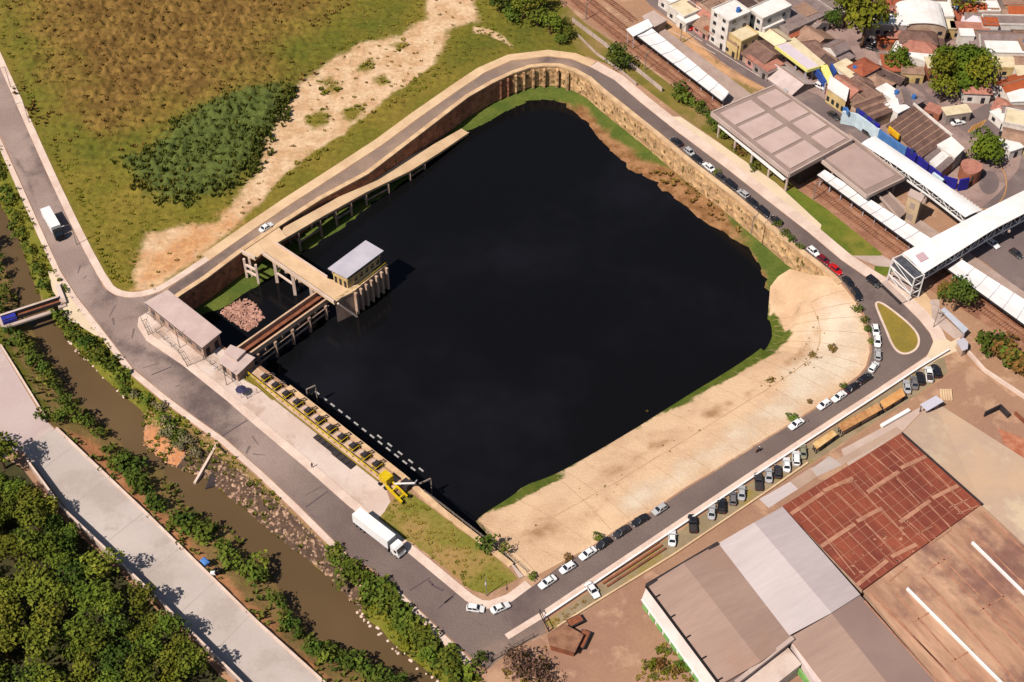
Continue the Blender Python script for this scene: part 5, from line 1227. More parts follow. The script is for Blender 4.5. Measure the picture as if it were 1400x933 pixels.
def house(cx, cy, w_, d_, h, style, roof, wall, label, ang=None, floors=None, tank=False, cat='house', name='house', wins=None):
    ang = RANG if ang is None else math.radians(ang)
    c = G(cx, cy, h); t = thing(name, (c.x, c.y, 0), label, cat, ang)
    rm = ROOF[roof] if isinstance(roof, str) else roof; wm = WALL[wall]
    hx, hy = w_/2, d_/2; R4 = [(-hx,-hy),(hx,-hy),(hx,hy),(-hx,hy)]
    he = h if style in ('flat','slab') else h-min(2.2, hy*.45)
    if style == 'flat':
        MB().prism(R4, 0, h-.35).build('wall', wm, t)
        b = MB(); 
        for i in range(4):
            a, e = Vector((*R4[i], 0)), Vector((*R4[(i+1) % 4], 0)); b.beam(a+Vector((0,0,h-.1)), e+Vector((0,0,h-.1)), .25, .6)
        b.build('parapet', wm, t)
        MB().prism([(x*.96, y*.96) for x, y in R4], h-.36, h-.2).build('roof', rm, t)
    elif style == 'slab':
        MB().prism([(x*.94, y*.94) for x, y in R4], 0, h-.3).build('wall', wm, t); MB().prism(R4, h-.3, h).build('roof', rm, t)
    elif style == 'gable':
        MB().add([(-hx,-hy,0),(hx,-hy,0),(hx,hy,0),(-hx,hy,0),(-hx,-hy,he),(hx,-hy,he),(hx,hy,he),(-hx,hy,he),(-hx,0,h-.12),(hx,0,h-.12)],
                 [(3,2,1,0),(0,1,5,4),(2,3,7,6),(1,2,6,9,5),(3,0,4,8,7),(4,5,9,8),(6,7,8,9)]).build('wall', wm, t)
        o = .45; sl_ = (h-he)/hy
        b = MB()
        for s in (-1, 1):
            e0 = (hy+o)*s; ze = he-o*sl_
            vs = [(-hx-.3, e0, ze),(hx+.3, e0, ze),(hx+.3, 0, h),(-hx-.3, 0, h)]; vs += [(x, y, z-.14) for x, y, z in vs]
            b.add(vs, [(0,1,2,3),(7,6,5,4),(0,4,5,1),(1,5,6,2),(3,7,4,0)])
        b.build('roof', rm, t)
        MB().beam((-hx-.3,0,h+.04),(hx+.3,0,h+.04), .3, .16).build('ridge', wm if roof in ('white',) else ROOF['tan'], t)
    elif style == 'hip':
        MB().prism(R4, 0, he).build('wall', wm, t); o = .5; k = min(hx, hy)
        MB().add([(-hx-o,-hy-o,he-.15),(hx+o,-hy-o,he-.15),(hx+o,hy+o,he-.15),(-hx-o,hy+o,he-.15),(-hx+k,0,h),(hx-k+.01,0,h)], [(3,2,1,0),(0,1,5,4),(1,2,5),(2,3,4,5),(3,0,4)]).build('roof', rm, t)
    elif style == 'arch':
        n = 10; P = [(-hx*math.cos(PI*k/n), he+(h-he)*math.sin(PI*k/n)) for k in range(n+1)]
        MB().loft([[(x, -hy, z) for x, z in P]+[(hx, -hy, 0), (-hx, -hy, 0)], [(x, hy, z) for x, z in P]+[(hx, hy, 0), (-hx, hy, 0)]]).build('wall', wm, t)
        MB().loft([[(x*1.02, -hy-.4, z+.02) for x, z in P]+[(x*1.02, -hy-.4, z+.25) for x, z in reversed(P)], [(x*1.02, hy+.4, z+.02) for x, z in P]+[(x*1.02, hy+.4, z+.25) for x, z in reversed(P)]]).build('roof', rm, t)
    fl = floors or max(1, int(h/3.2))
    # openings on the two walls that look down the picture
    for i in range(4):
        a, e = R4[i], R4[(i+1) % 4]; nx, ny = (e[1]-a[1]), -(e[0]-a[0]); L = math.hypot(nx, ny); nx /= L; ny /= L
        wy = nx*math.sin(ang)+ny*math.cos(ang); wx = nx*math.cos(ang)-ny*math.sin(ang)
        if wy > -.25: continue
        n = wins or max(1, int(L/3.2)); k_ = .94 if style == 'slab' else 1
        for f in range(fl):
            for j in range(n):
                q = (j+.5)/n; x = (a[0]+(e[0]-a[0])*q)*k_; y = (a[1]+(e[1]-a[1])*q)*k_; z = 1.5+f*3.0
                if z > he-.4: continue
                dr = f == 0 and j == n//2
                dim = (1.1, .14, 2.1) if dr else (1.3, .14, 1.2)
                b = MB().box((x+nx*.03, y+ny*.03, 1.05 if dr else z), dim, math.atan2(e[1]-a[1], e[0]-a[0])); b.build('door' if dr else 'window', M_DARK if dr else M_GLASS, t)
                
    if tank:
        b = MB(); x, y = hx*.4, hy*.3; zt = h-.2 if style in ('flat','slab') else h-.6
        b.cyl((x, y, zt), (x, y, zt+1.3), .75, .65, 10); b.build('water_tank', M_TANK, t)
    return t
H = house
# avenue side row, from the top edge down
H(928,-4,9,9,4,'flat','white','white','white flat roofed house at the top edge next to the avenue')
H(936,10,8,7,4.5,'flat','cream','white','small cream roofed building just above the red van')
H(950,2,9,8,5,'hip','brown','tan','brown hipped roof at the top edge left of the white apartment block')
H(943,22,5,7,3.6,'slab','white','white','narrow white shop front facing the avenue above the red van')
H(966,12,9,8,5,'gable','pink','pink','faded pink tiled roof near the top edge left of the apartment block')
H(972,28,7,8,4.2,'gable','tan','pink','pink fronted little house left of the white apartment block')
H(982,8,9,8,5.5,'flat','tan','tan','tan flat roof behind the white apartment block')
H(979,38,5,6,3.4,'slab','red','brick','low maroon shop at the foot of the white apartment block')
H(1000,14,8,9,11.5,'flat','white','white','tall white apartment block with small dark windows by the avenue', floors=4, cat='apartment block', name='apartment_block', wins=2, tank=True)
H(1022,8,8,8,6,'flat','dark','grey','dark flat roof behind the tall white apartment block')
H(1030,24,7,8,5,'gable','grey','grey','grey gabled roof between the two white blocks')
H(1012,42,9,7,7,'flat','cream','cream','cream roofed building right of the white apartment block')
H(1008,54,6,5,5,'slab','tan','cream','small yellowish shop below the cream roofed building', wins=2)
H(1053,10,6.5,12,9.5,'flat','white','white','narrow tall white building at the top edge', floors=3, name='apartment_block', cat='apartment block', wins=2)
H(1050,28,6,8,6,'flat','white','white','lower white annex in front of the narrow tall white building')
H(1034,56,17,11,5,'gable','brown','tan','large brown gabled roof beside the avenue')
H(1060,44,10,6,5.5,'gable','cream','cream','cream striped roof above the filling station')
H(1084,12,17,19,5,'flat','grey','grey','wide flat grey brown roof at the top edge')
H(1081,35,7,6,4.6,'hip','red','white','small red brown hipped roof above the filling station')
H(1109,22,9,8,4.5,'gable','grey','white','grey gabled house right of the wide flat roof')
H(1108,40,12,10,4.6,'gable','tan','tan','tan brown roof cluster house above the yellow and blue canopy')
H(1118,58,9,7,4.2,'hip','brown','tan','small brown hipped roof right of the filling station')
H(1128,70,10,7,4.0,'gable','brown','brick','brown gabled roof close behind the yellow and blue fascia')
H(1125,16,5,14,4,'slab','cream','white','long narrow cream wall house left of the olive trees', ang=-45)
H(1138,3,8,6,5,'flat','grey','white','small white house at the top edge left of the olive trees')
# filling station
def pq(pts, z): return GL(pts, z)
q = pq([(1060,63),(1077,58),(1117,88),(1104,96)], 5.5); q = corner4(q[0], q[1], q[3])
t = thing('filling_station', base_of(q), 'filling station canopy with lilac roof, yellow edge and blue fascia', 'canopy')
MB().prism(xy(q), 5.1, 5.5).build('roof', ROOF['lilac'], t, world=True)
for i in range(4): MB().beam(q[i]+Vector((0,0,-.35)), q[(i+1) % 4]+Vector((0,0,-.35)), .3, 1.0).build('fascia', ROOF['cream'] if i < 2 else mat('pale_yellow', C(240,232,150)), t, world=True)
for u, v in ((.2,.1),(.2,.9),(.8,.1),(.8,.9),(.5,.5)):
    p = bil(q, u, v); MB().beam(zl(p, 0), zl(p, 5.1), .5).build('column', M_GALV, t, world=True)
q = pq([(1077,57),(1086,52),(1128,84),(1118,92)], 4.4); q = corner4(q[0], q[1], q[3]); t = thing('shop_building', base_of(q), 'cream flat roofed shop behind the filling station canopy', 'building')
MB().prism(xy(q), 0, 4.1).build('wall', WALL['cream'], t, world=True); MB().prism(xy(inset(q, -.3)), 4.1, 4.4).build('roof', ROOF['cream'], t, world=True)
a, b_ = G(1126,88,5), G(1137,112,5); c_ = G(1115,92,4.6); e_ = G(1129,112,4.6)
t = thing('sign_wall', zl(a, 0), 'curved yellow and blue fascia wall at the corner of the filling station', 'sign')
MB().beam(a+Vector((0,0,-.5)), b_+Vector((0,0,-.5)), 2.4, .5).build('yellow_band', mat('pale_yellow', C(240,232,150)), t, world=True)
MB().beam(c_+Vector((0,0,-.9)), e_+Vector((0,0,-.9)), .8, 2.2).build('blue_panel', mat('sign_blue', C(58,86,160), C(50,74,140), .6), t, world=True)
MB().beam(a+Vector((2.4,.2,-1.0)), a.lerp(b_, .55)+Vector((2.4,.4,-1.0)), .6, 2.4).build('blue_panel', mat('sign_blue', C(58,86,160)), t, world=True)
for p in (a, b_, e_): MB().beam(zl(p, 0), zl(p, 4.2), .4).build('post', M_GALV, t, world=True)
H(1046,82,10,7,3.2,'slab','pink','pink','low pinkish roof by the avenue below the large brown gable')
H(1048,90,7,5,3.0,'slab','grey','grey','low grey roof by the avenue kerb below the pinkish one')
H(1060,92,4,3,2.6,'slab',mat('ochre_sheet', C(206,190,90)),'cream','tiny ochre kiosk by the avenue before the filling station', name='kiosk', cat='kiosk')
H(1080,101,12,9,3.4,'gable',mat('pale_sheet', C(214,196,188), C(198,180,172), .3),'grey','pale grey low roof between the avenue and the filling station')
# blocks between the filling station and the blue shops
q = pq([(1135,103),(1161,121),(1157,140),(1131,120)], 5.2); q = corner4(q[0], q[1], q[3]); t = thing('house', base_of(q), 'bright white flat roofed building at the avenue next to the blue and yellow sign', 'building')
MB().prism(xy(inset(q, .2)), 0, 4.9).build('wall', WALL['cream'], t, world=True); MB().prism(xy(q), 4.9, 5.2).build('roof', ROOF['white'], t, world=True)
for c in windows_on(t, q[3], q[2], 1.0, 2.6, 4): pass
H(1159,113,9,8,5,'gable','pink','pink','pinkish red roof right behind the bright white building')
H(1176,104,11,8,4.6,'hip','brown','tan','brown hipped roof behind the pinkish red one')
H(1160,93,8,6,4.2,'slab','cream','white','small cream terrace roof among the brown roofs', tank=True)
H(1186,118,9,9,4.8,'gable','brown','tan','brown gabled roof just above the striped shop roofs')
H(1198,104,8,8,4.4,'hip','tan','tan','tan hipped roof left of the bright green tree')
H(1146,84,10,7,4.0,'gable','dark','brick','dark shaded roof below the broad olive tree')
H(1172,128,7,5,4.2,'gable','brown','tan','small brown roof left of the striped shop roofs')
H(1218,126,8,4.5,4.6,'slab','white','white','narrow white house behind the striped shop roofs', tank=True)
H(1226,144,6,5,4.8,'slab','white','white','small white house touching the striped shop roofs')
H(1240,132,9,6,4.0,'slab','grey','grey','flat grey roof behind the striped shops near the street', tank=True)
# row of shops with striped roofs and coloured fronts
def ridged(q, z, n, label, roofa, roofb, parts):
    q = GL(q, z); t = thing('shop_row', base_of(q), label, 'shop row')
    MB().prism(xy(inset(q, .3)), 0, z-1.0).build('wall', WALL['tan'], t, world=True)
    for k in range(n):
        a, b_ = q[0].lerp(q[3], k/n), q[1].lerp(q[2], k/n); c, d = q[1].lerp(q[2], (k+1)/n), q[0].lerp(q[3], (k+1)/n); m0, m1 = (a+d)/2, (b_+c)/2
        dn = Vector((0,0,-.7)); b = MB(); b.add([a+dn, b_+dn, m1, m0, c+dn, d+dn, a+dn*1.6, b_+dn*1.6, c+dn*1.6, d+dn*1.6], [(0,1,2,3),(3,2,4,5),(0,3,5,9,6),(1,7,8,4,2),(6,7,1,0),(9,5,4,8),(6,9,8,7)]); b.build('roof_ridge', roofa if k % 2 == 0 else roofb, t, world=True)
        if k: MB().beam(a+Vector((0,0,-.55)), b_+Vector((0,0,-.55)), .35, .2).build('valley_gutter', roofb if roofa is not roofb else ROOF['tan'], t, world=True)
    return t, q
t, q = ridged([(1163,139),(1205,124),(1221,150),(1196,160)], 5.0, 6, 'row of shops with tan and brown striped roof and white blue front', ROOF['tan'], ROOF['brown'], 0)
def front(t, pts, z0, z1, th, m, name='front_panel'):
    L = GL(pts, z1)
    for a, b_ in zip(L[:-1], L[1:]): MB().beam(zl(a, (z0+z1)/2), zl(b_, (z0+z1)/2), th, z1-z0).build(name, m, t, world=True)
M_SBLUE = mat('shop_blue', C(96,136,190), C(80,120,176), .6, amt=.08); M_RBLUE = mat('royal_blue', C(44,40,150), C(38,36,128), .5, amt=.1); M_PALE = mat('shop_pale', C(222,236,240), C(200,218,226), .6, amt=.06); M_ORNG = mat('shop_yellow', C(238,192,50), C(226,150,48), .5, amt=.08)
front(t, [(1152,152),(1172,156),(1203,177)], .2, 4.6, .5, M_PALE)
front(t, [(1153,147),(1158,147),(1160,153)], 4.4, 5.6, .5, M_SBLUE)
for k in range(6):
    p = G(1174+k*5.2, 151+k*4.0, 5.2); MB().box((p.x, p.y, 4.8), (1.5, .8, 1.4), RANG).build('front_box', M_RBLUE if k % 2 else mat('navy_panel', C(52,62,110)), t, world=True)
t, q = ridged([(1212,169),(1249,143),(1301,186),(1262,212)], 5.0, 7, 'long shop row with dark brown ridged roof and blue front', ROOF['brown'], ROOF['brown'], 0)
front(t, [(1203,178),(1221,190),(1240,203)], .2, 4.4, .5, M_SBLUE)
front(t, [(1216,173),(1230,185)], 4.2, 5.9, .5, M_ORNG, 'yellow_sign')
front(t, [(1240,201),(1254,212)], .4, 4.4, .5, M_RBLUE)
front(t, [(1256,213.5),(1270,225)], .4, 3.8, .5, M_RBLUE)
front(t, [(1246,203),(1250,206)], 3.6, 5.0, .6, mat('navy_panel', C(52,62,110)))
MB().beam(G(1249,142,5.2), G(1302,186,5.2), .4, .7).build('rear_parapet', WALL['white'], t, world=True)
q = GL([(1281,198),(1301,186.5),(1319,203),(1306,216)], 5.2); t = thing('shop_building', base_of(q), 'white roofed end building of the shop row', 'building')
MB().prism(xy(inset(q, .2)), 0, 4.9).build('wall', WALL['white'], t, world=True); MB().prism(xy(q), 4.9, 5.2).build('roof', ROOF['white'], t, world=True)
q = GL([(1262,212),(1281,200),(1306,217),(1285,232)], 4.6); 
t, q = ridged([(1264,213),(1280,200),(1306,217),(1288,233)], 4.6, 3, 'curved corner shop block with small ridged roofs and royal blue front', ROOF['grey'], ROOF['white'], 0)
front(t, [(1272,226.5),(1288,239)], 1.0, 4.6, .5, M_RBLUE)
front(t, [(1290,240.5),(1310,246)], .3, 3.6, .5, M_RBLUE)
front(t, [(1313,246),(1326,243.5)], .3, 4.2, .5, M_RBLUE)
front(t, [(1329,242),(1340,233)], .3, 3.4, .5, mat('dark_green_front', C(40,62,50)))
front(t, [(1276,236),(1290,246)], 3.2, 4.0, .7, M_PALE, 'white_strip')
q = smooth(GL([(1312,224),(1318,217),(1332,218),(1346,226),(1340,236),(1322,240)], 4.4), 2, True); t = thing('round_house', base_of(list(q)), 'rounded corner building with terracotta roof at the roundabout', 'building')
MB().prism(xy(q), 0, 4.1).build('wall', WALL['brick'], t, world=True); MB().prism(xy(q), 4.1, 4.4).build('roof', ROOF['pink'], t, world=True)
# upper right quarter, aligned with the picture
H(1170,4,7,7,5,'gable','tan','white','tan gabled house at the top edge between olive trees', ang=0)
H(1212,26,13,6,7.5,'slab','white',"grey",'wide white roofed building with blue grey front wall', ang=-3, cat='building', name='building', wins=5)
H(1205,10,9,8,6.5,'gable','pink','pink','pinkish roof behind the wide white roofed building', ang=0)
H(1228,0,9,6,6,'gable','red','white','red tiled roof at the top edge', ang=0)
H(1218,50,9,6,3.4,'slab','orange','brick','terracotta patch roof below the blue grey front wall', ang=-3)
H(1232,44,6,5,4,'gable','lilac','white','small pale lilac gable right of the terracotta roof', ang=-12)
H(1261,16,14,12,8.2,'arch','white','tan','white arched roof hall with tan gable wall', ang=-3, cat='hall', name='hall', wins=4)
H(1256,44,11,7,6.5,'hip','brown','white','brown hipped roof of the white terraced house', ang=-5)
H(1258,57,10,7,6.0,'hip','pink','white','lower pinkish hipped roof of the white terraced house', ang=-10)
H(1252,72,14,6,4.6,'flat','white','white','white terraced house with stepped balconies above the bright green tree', ang=-28, floors=2)
H(1263,82,7,4,3,'slab','lilac','white','small pale canopy roof below the white terraced house', ang=-5)
H(1290,8,5,12,5,'flat','white','white','thin white house left of the top olive tree', ang=-4)
H(1296,28,4,9,4,'slab','cream','cream','thin cream wall house below the top olive tree', ang=-3)
H(1330,4,8,6,5,'slab','cream','white','cream flat house at the top edge right of the olive tree', ang=0)
H(1350,8,7,6,5,'flat','white','white','white house at the top edge', ang=0)
H(1346,18,12,7,4.6,'gable','grey','white','grey gabled roof right of the top olive tree', ang=-2)
H(1376,12,9,7,5,'gable','tan','white','tan gabled roof near the top right corner', ang=0)
H(1396,8,8,12,5.5,'gable','orange','cream','orange tan roof in the top right corner', ang=0)
H(1334,22,7,6,4.4,'hip','lilac','white','pale greenish white roof beside the top olive tree', ang=-20)
H(1354,29,5,4.5,5.2,'slab','orange','white','small square terracotta roof on the long white house', ang=-3)
H(1380,27,16,5,5.0,'flat','grey','white','long grey roofed house behind a white parapet', ang=-2)
H(1326,35,12,4,4.0,'slab','pink','tan','long narrow pinkish roof above the huge green tree', ang=-6)
H(1322,44,4.5,4,5,'slab','white','white','small white cube house beside the huge green tree', ang=-3)
H(1345,46,9,9,4.2,'gable','grey','grey','grey gabled roof left of the large grey hall', ang=-2)
H(1380,46,17,9,6,'gable','grey','white','large grey gabled hall on the right', ang=-2, cat='hall', name='hall', wins=5)
H(1382,64,15,6,5.2,'slab','white','white','white flat building with a row of dark windows at the right edge', ang=-2, wins=6)
H(1380,82,15,8,3.6,'flat','cream','cream','cream courtyard building below the white windowed one', ang=-2)
H(1393,110,12,10,5.5,'gable','orange','white','bright orange roof at the right edge', ang=24)
H(1398,130,9,6,4.4,'slab','white','white','white roof below the bright orange roof', ang=4)
H(1392,146,9,7,4,'gable','grey','grey','grey roof at the right edge below the white one', ang=-4)
H(1376,140,6,6,4,'hip','pink','white','small pinkish roof right of the street', ang=-30)
H(1398,162,10,7,4.4,'flat','cream','white','cream flat roof at the right edge by the street', ang=-20)
H(1372,160,3.5,8,3,'slab','white','white','narrow white wall house along the street at the right', ang=28)
H(1392,182,8,7,4.4,'gable','tan','cream','tan roofed house at the right edge below the cream one', ang=-20)
H(1382,196,5,6,3.2,'slab','white','white','small white shed on the right side of the street', ang=25)
H(1278,148,5,4,3,'slab','pink','brick','little terracotta roof at the street bend', ang=-35)
H(1308,150,8,4,3.6,'slab','cream','grey','low cream and grey house under the big tree mass', ang=12)
H(1216,98,10,4,3.6,'gable','dark','grey','dark roof in the shade below the bright green tree', ang=-40)
H(1248,96,7,4,3.6,'slab','tan','cream','small tan flat roof between the green trees', ang=-5)
# the tightly packed rest of the town
LM = [(1000,14,'the tall white apartment block'),(1084,12,'the wide flat roof'),(1090,77,'the filling station canopy'),(1146,122,'the bright white avenue building'),(1185,142,'the striped shop roofs'),(1258,178,'the dark ridged shop row'),(1176,46,'the broad olive tree'),(1225,86,'the bright green tree'),(1212,26,'the blue grey fronted building'),(1261,16,'the white arched hall'),(1252,72,'the white terraced house'),(1312,85,'the huge green tree mass'),(1380,46,'the large grey hall'),(1393,110,'the bright orange roof'),(1345,206,'the roundabout tree'),(1034,56,'the large brown gable'),(1308,14,'the top olive tree')]
ex = [(o.location.x, o.location.y) for o in COL.objects if o.parent is None and o.get('category') in ('house','building','apartment block','hall','kiosk','shop row','canopy','tree','sign') and o.location.y > 250]
AVO = [GL([(890,8),(1010,100),(1080,165),(1110,200),(1240,270),(1330,320),(1420,300),(1420,200),(1352,150),(1300,165),(1246,110),(1205,60),(1190,60),(1210,90),(1262,135),(1310,200),(1340,240),(1330,260),(1290,255),(1248,232),(1190,190),(1150,160),(1060,108),(948,36),(905,4)])]
AVO += [grow(GL(q_), 3) for q_ in ([(1163,143),(1205,128),(1221,155),(1196,166)], [(1205,175),(1249,146),(1320,206),(1300,240),(1262,232)], [(1058,66),(1088,54),(1137,95),(1110,108)], [(1133,106),(1162,124),(1158,146),(1130,126)])]
used = set(); rr = random.Random(77); nf = 0
SIDES = lambda dx, dy: ('right of' if dx > 0 else 'left of') if abs(dx) > abs(dy)*1.2 else ('behind' if dy < 0 else 'in front of')
cnames = {'brown':'brown tiled','tan':'tan tiled','grey':'grey','pink':'faded pink','dark':'dark brown','red':'red tiled','white':'white','cream':'cream','orange':'terracotta'}
for _ in range(9000):
    px = rr.uniform(930, 1410); py = rr.uniform(-8, 215)
    if py > 100+(px-1055)*.62 or py > 5+(px-905)*.66-6: continue
    if px > 1255 and 120 < py and px < 1365: continue
    if py > 118+(px-1125)*.80: continue
    p = G(px, py)
    if any(inside([(p.x, p.y)], xy(q_))[0] for q_ in AVO): continue
    if dist([(p.x, p.y)], GL([(1236,105),(1275,140),(1300,175),(1320,205)]))[0] < 6 or dist([(p.x, p.y)], GL([(1352,140),(1375,180),(1398,230)]))[0] < 7: continue
    if min((p.x-a)**2+(p.y-b)**2 for a, b in ex) < 5.7**2: continue
    nm, st = rr.choice([('brown','gable'),('brown','hip'),('tan','gable'),('grey','gable'),('pink','hip'),('dark','slab'),('red','hip'),('white','flat'),('cream','slab'),('grey','slab'),('tan','slab'),('pink','gable'),('orange','gable'),('brown','gable')])
    lx, ly, ln = min(LM, key=lambda q: (q[0]-px)**2+(q[1]-py)**2)
    sz = rr.choice(['small','compact','little'])
    wl = rr.choice(['white','cream','grey','tan','brick','white','pink'])
    lb = f"{cnames[nm]} {dict(gable='gable',hip='hipped',slab='flat',flat='parapet')[st]} roofed house with {wl} walls {SIDES(px-lx, py-ly)} {ln}"
    if lb in used: continue
    used.add(lb)
    ang = RANG+rr.choice([0, PI/2])+rr.uniform(-.08, .08) if px < 1200 else rr.uniform(-.12, .05)+rr.choice([0, PI/2])
    H(px, py, rr.uniform(5.5, 8.5), rr.uniform(4.8, 6.8), rr.uniform(3.4, 6.2), st, nm, wl, lb, ang=math.degrees(ang), tank=rr.random() < .3)
    ex.append((p.x, p.y)); nf += 1
    if nf > 110: break
# ================================================================== warehouse district
sheet('dirt_yard', GL([(745,868),(762,862),(1050,674),(1240,552),(1298,512),(1330,500),(1420,570),(1500,700),(1500,1060),(660,1060),(640,990),(655,926),(700,892)]), M_YARD, .042)
def wallside(name, q, z0, z1, m, t): MB().prism(xy(q), z0, z1).build(name, m, t, world=True)
SANG = math.atan2(*(lambda d: (d.y, d.x))(G(1038,903,6)-G(934,770,6)))+PI/2
M_SHEETB = mat('brown_sheet', C(180,153,138), C(164,138,125), .25, amt=.07, fscale=1.6, rough=.6, stretch=(SANG,(10,1,1)), lo=.2, hi=.8, c3=C(170,140,124), s3=.05); M_SHEETG = mat('light_grey_sheet', C(216,203,199), C(203,189,185), .25, amt=.06, fscale=1.6, rough=.55, stretch=(SANG,(10,1,1)), lo=.2, hi=.8, c3=C(206,194,190), s3=.05)
TANG = math.atan2(*(lambda d: (d.y, d.x))(G(1370,933,6)-G(1240,805,6)))
M_TANR = mat('weathered_tan_roof', C(204,166,138), C(166,126,104), .16, amt=.22, fscale=.6, c3=C(138,102,90), s3=.05, stretch=(TANG,(3.5,1,1)), lo=.3, hi=.7)
M_TILE = mat('red_clay_tiles', C(146,80,62), C(122,64,52), .14, amt=.28, fscale=1.1, c3=C(152,86,68), s3=.03, stretch=(TANG,(3,1,1)))
M_STRIPL = mat('pale_skylight', C(190,142,118), C(166,120,98), .4, amt=.1)
M_GREENW = mat('green_wall', C(146,190,118), C(124,172,100), .4, amt=.15)
def gabledhall(name, label, e0, e1, r0, r1, f0, f1, ze, zr, ma, mb=None, wall=None, cat='warehouse'):
    """eave line e0-e1, ridge r0-r1, far eave f0-f1 (photo points)"""
    E0, E1 = G(*e0, ze), G(*e1, ze); R0, R1 = G(*r0, zr), G(*r1, zr); F0, F1 = G(*f0, ze), G(*f1, ze)
    t = thing(name, base_of([E0, E1, F1, F0]), label, cat); dz = Vector((0,0,-.2))
    for nm, P, mm in (('roof_slope', [E0, E1, R1, R0], ma), ('roof_slope', [R0, R1, F1, F0], mb or ma)):
        MB().add(P+[p+dz for p in P], [(0,1,2,3),(7,6,5,4),(0,4,5,1),(1,5,6,2),(2,6,7,3),(3,7,4,0)]).build(nm, mm, t, world=True)
    ins = .35; b = MB(); c = (E0+F1)/2
    S = [p.lerp(Vector((c.x, c.y, p.z)), .012)+dz*1.1 for p in (E0, E1, R1, F1, F0, R0)]
    b.add(S+[zl(S[i], 0) for i in (0, 1, 3, 4)], [(0,1,7,6),(1,2,3,8,7),(3,4,9,8),(4,5,0,6,9)]); b.build('wall', wall or M_WALLP, t, world=True)
    return t
WH = 6.0
wh = gabledhall('warehouse', 'brown roofed warehouse with green and white side wall at the bottom', (884,801), (985,936), (934.5,770), (1040,905), (982,743), (1084,873), WH, WH+1.2, M_SHEETB, None, mat('white_wall', C(232,214,206), C(214,194,186), .2, amt=.06))
# green and white dado along the left wall
E0, E1 = G(884,801,WH), G(990,943,WH); dd = (E1-E0); dd.z = 0; LL = dd.length; dd.normalize(); on = Vector((dd.y, -dd.x, 0)); 
if on.x > 0: on = -on
O0, O1 = G(877,820,3.0), G(966,943,3.0); I0, I1 = E0.lerp(E1, .0)+Vector((0,0,-.5)), E1+Vector((0,0,-.5)); dz = Vector((0,0,-.15))
MB().add([O0, O1, I1, I0]+[p+dz for p in (O0, O1, I1, I0)], [(0,1,2,3),(7,6,5,4),(0,4,5,1),(1,5,6,2),(2,6,7,3),(3,7,4,0)]).build('lean_to_roof', mat('white_sheet_roof', C(236,216,208), C(222,202,194), .2, amt=.05), wh, world=True)
dd2 = (O1-O0); L2 = dd2.length; dd2.normalize(); in2 = Vector((dd2.y, -dd2.x, 0)); in2 = -in2 if in2.x < 0 else in2
MB().prism(xy([O0+in2*.5, O1+in2*.5, O1+in2*.9, O0+in2*.9]), 0, 2.8).build('side_wall', M_WHITE, wh, world=True)
for k in range(9):
    a = zl(O0+dd2*(L2*k/9+.2), 0); e = zl(O0+dd2*(L2*(k+1)/9-.6), 0)
    MB().prism(xy([a+in2*.49, e+in2*.49, e+in2*.3, a+in2*.3]), .1, 2.3).build('green_panel', M_GREENW, wh, world=True)
MB().beam(O0+Vector((0,0,.05)), O1+Vector((0,0,.05)), .3, .25).build('white_ledge', M_WHITE, wh, world=True)
MB().beam(E0+on*.15, E1+on*.15, .5, .35).build('gutter', M_BLACK, wh, world=True)
for k in range(5):
    p = E0+dd*(LL*(.12+.2*k)); MB().beam(p+on*.2, p-on*1.2+Vector((0,0,.15)), .3, .3).build('roof_bracket', M_BLACK, wh, world=True)
MB().beam(G(884,801,WH+.1), G(982,743,WH+.1), .8, .5).build('front_dark_beam', M_DARK, wh, world=True)  # dark beam along the front roof edge
gabledhall('warehouse', 'light grey roofed warehouse between the brown roof and the red tiled roof', (982,743), (1077,870), (1031,714.5), (1137,838), (1070,693), (1176,813), WH, WH+.8, M_SHEETG, mat('grey_sheet_shade_side', C(204,191,188), C(192,178,175), .25, amt=.06, fscale=1.6, rough=.55, stretch=(SANG,(10,1,1)), lo=.2, hi=.8))  # far slope takes a darker copy of the sheet to paint its shade
gabledhall('warehouse', 'brown roofed warehouse extending past the bottom edge right of the light grey roof', (1079,872), (1165,985), (1137,839), (1240,968), (1176,814), (1292,944), WH-.3, WH+.5, mat('brown_sheet', C(178,152,138)), mat('brown_sheet_shade_side', C(160,136,126), C(150,126,117), .05, amt=.05, rough=.6))  # shaded slope painted a darker brown than the sunlit one
b = MB(); b.beam(G(1006,934,WH+.2), G(1084,873,WH+.2), .9, .8)
t = thing('parapet', zl(G(1040,905), 0), 'grey brown parapet along the lower end of the first brown warehouse roof', 'parapet'); b.build('coping', M_CONC, t, world=True)
# annexe at the bottom edge
q = GL([(1010,936),(1076,884),(1096,908),(1040,952)], 4.6); t = thing('annexe', base_of(q), 'cream flat roofed annexe at the bottom edge beside the brown warehouse', 'building')
MB().prism(xy(inset(q, .2)), 0, 4.3).build('wall', WALL['white'], t, world=True); MB().prism(xy(q), 4.3, 4.6).build('roof', M_CONCP, t, world=True)
MB().prism(xy(GL([(1079,876),(1087,872),(1150,955),(1130,960)], 5.0)), 0, 5.0).build('side_wing', mat('white_wall', C(232,214,206)), t, world=True)
MB().beam(G(1090,915,2), G(1120,955,2), .3, 2.0).build('green_panel', M_GREENW, t, world=True)
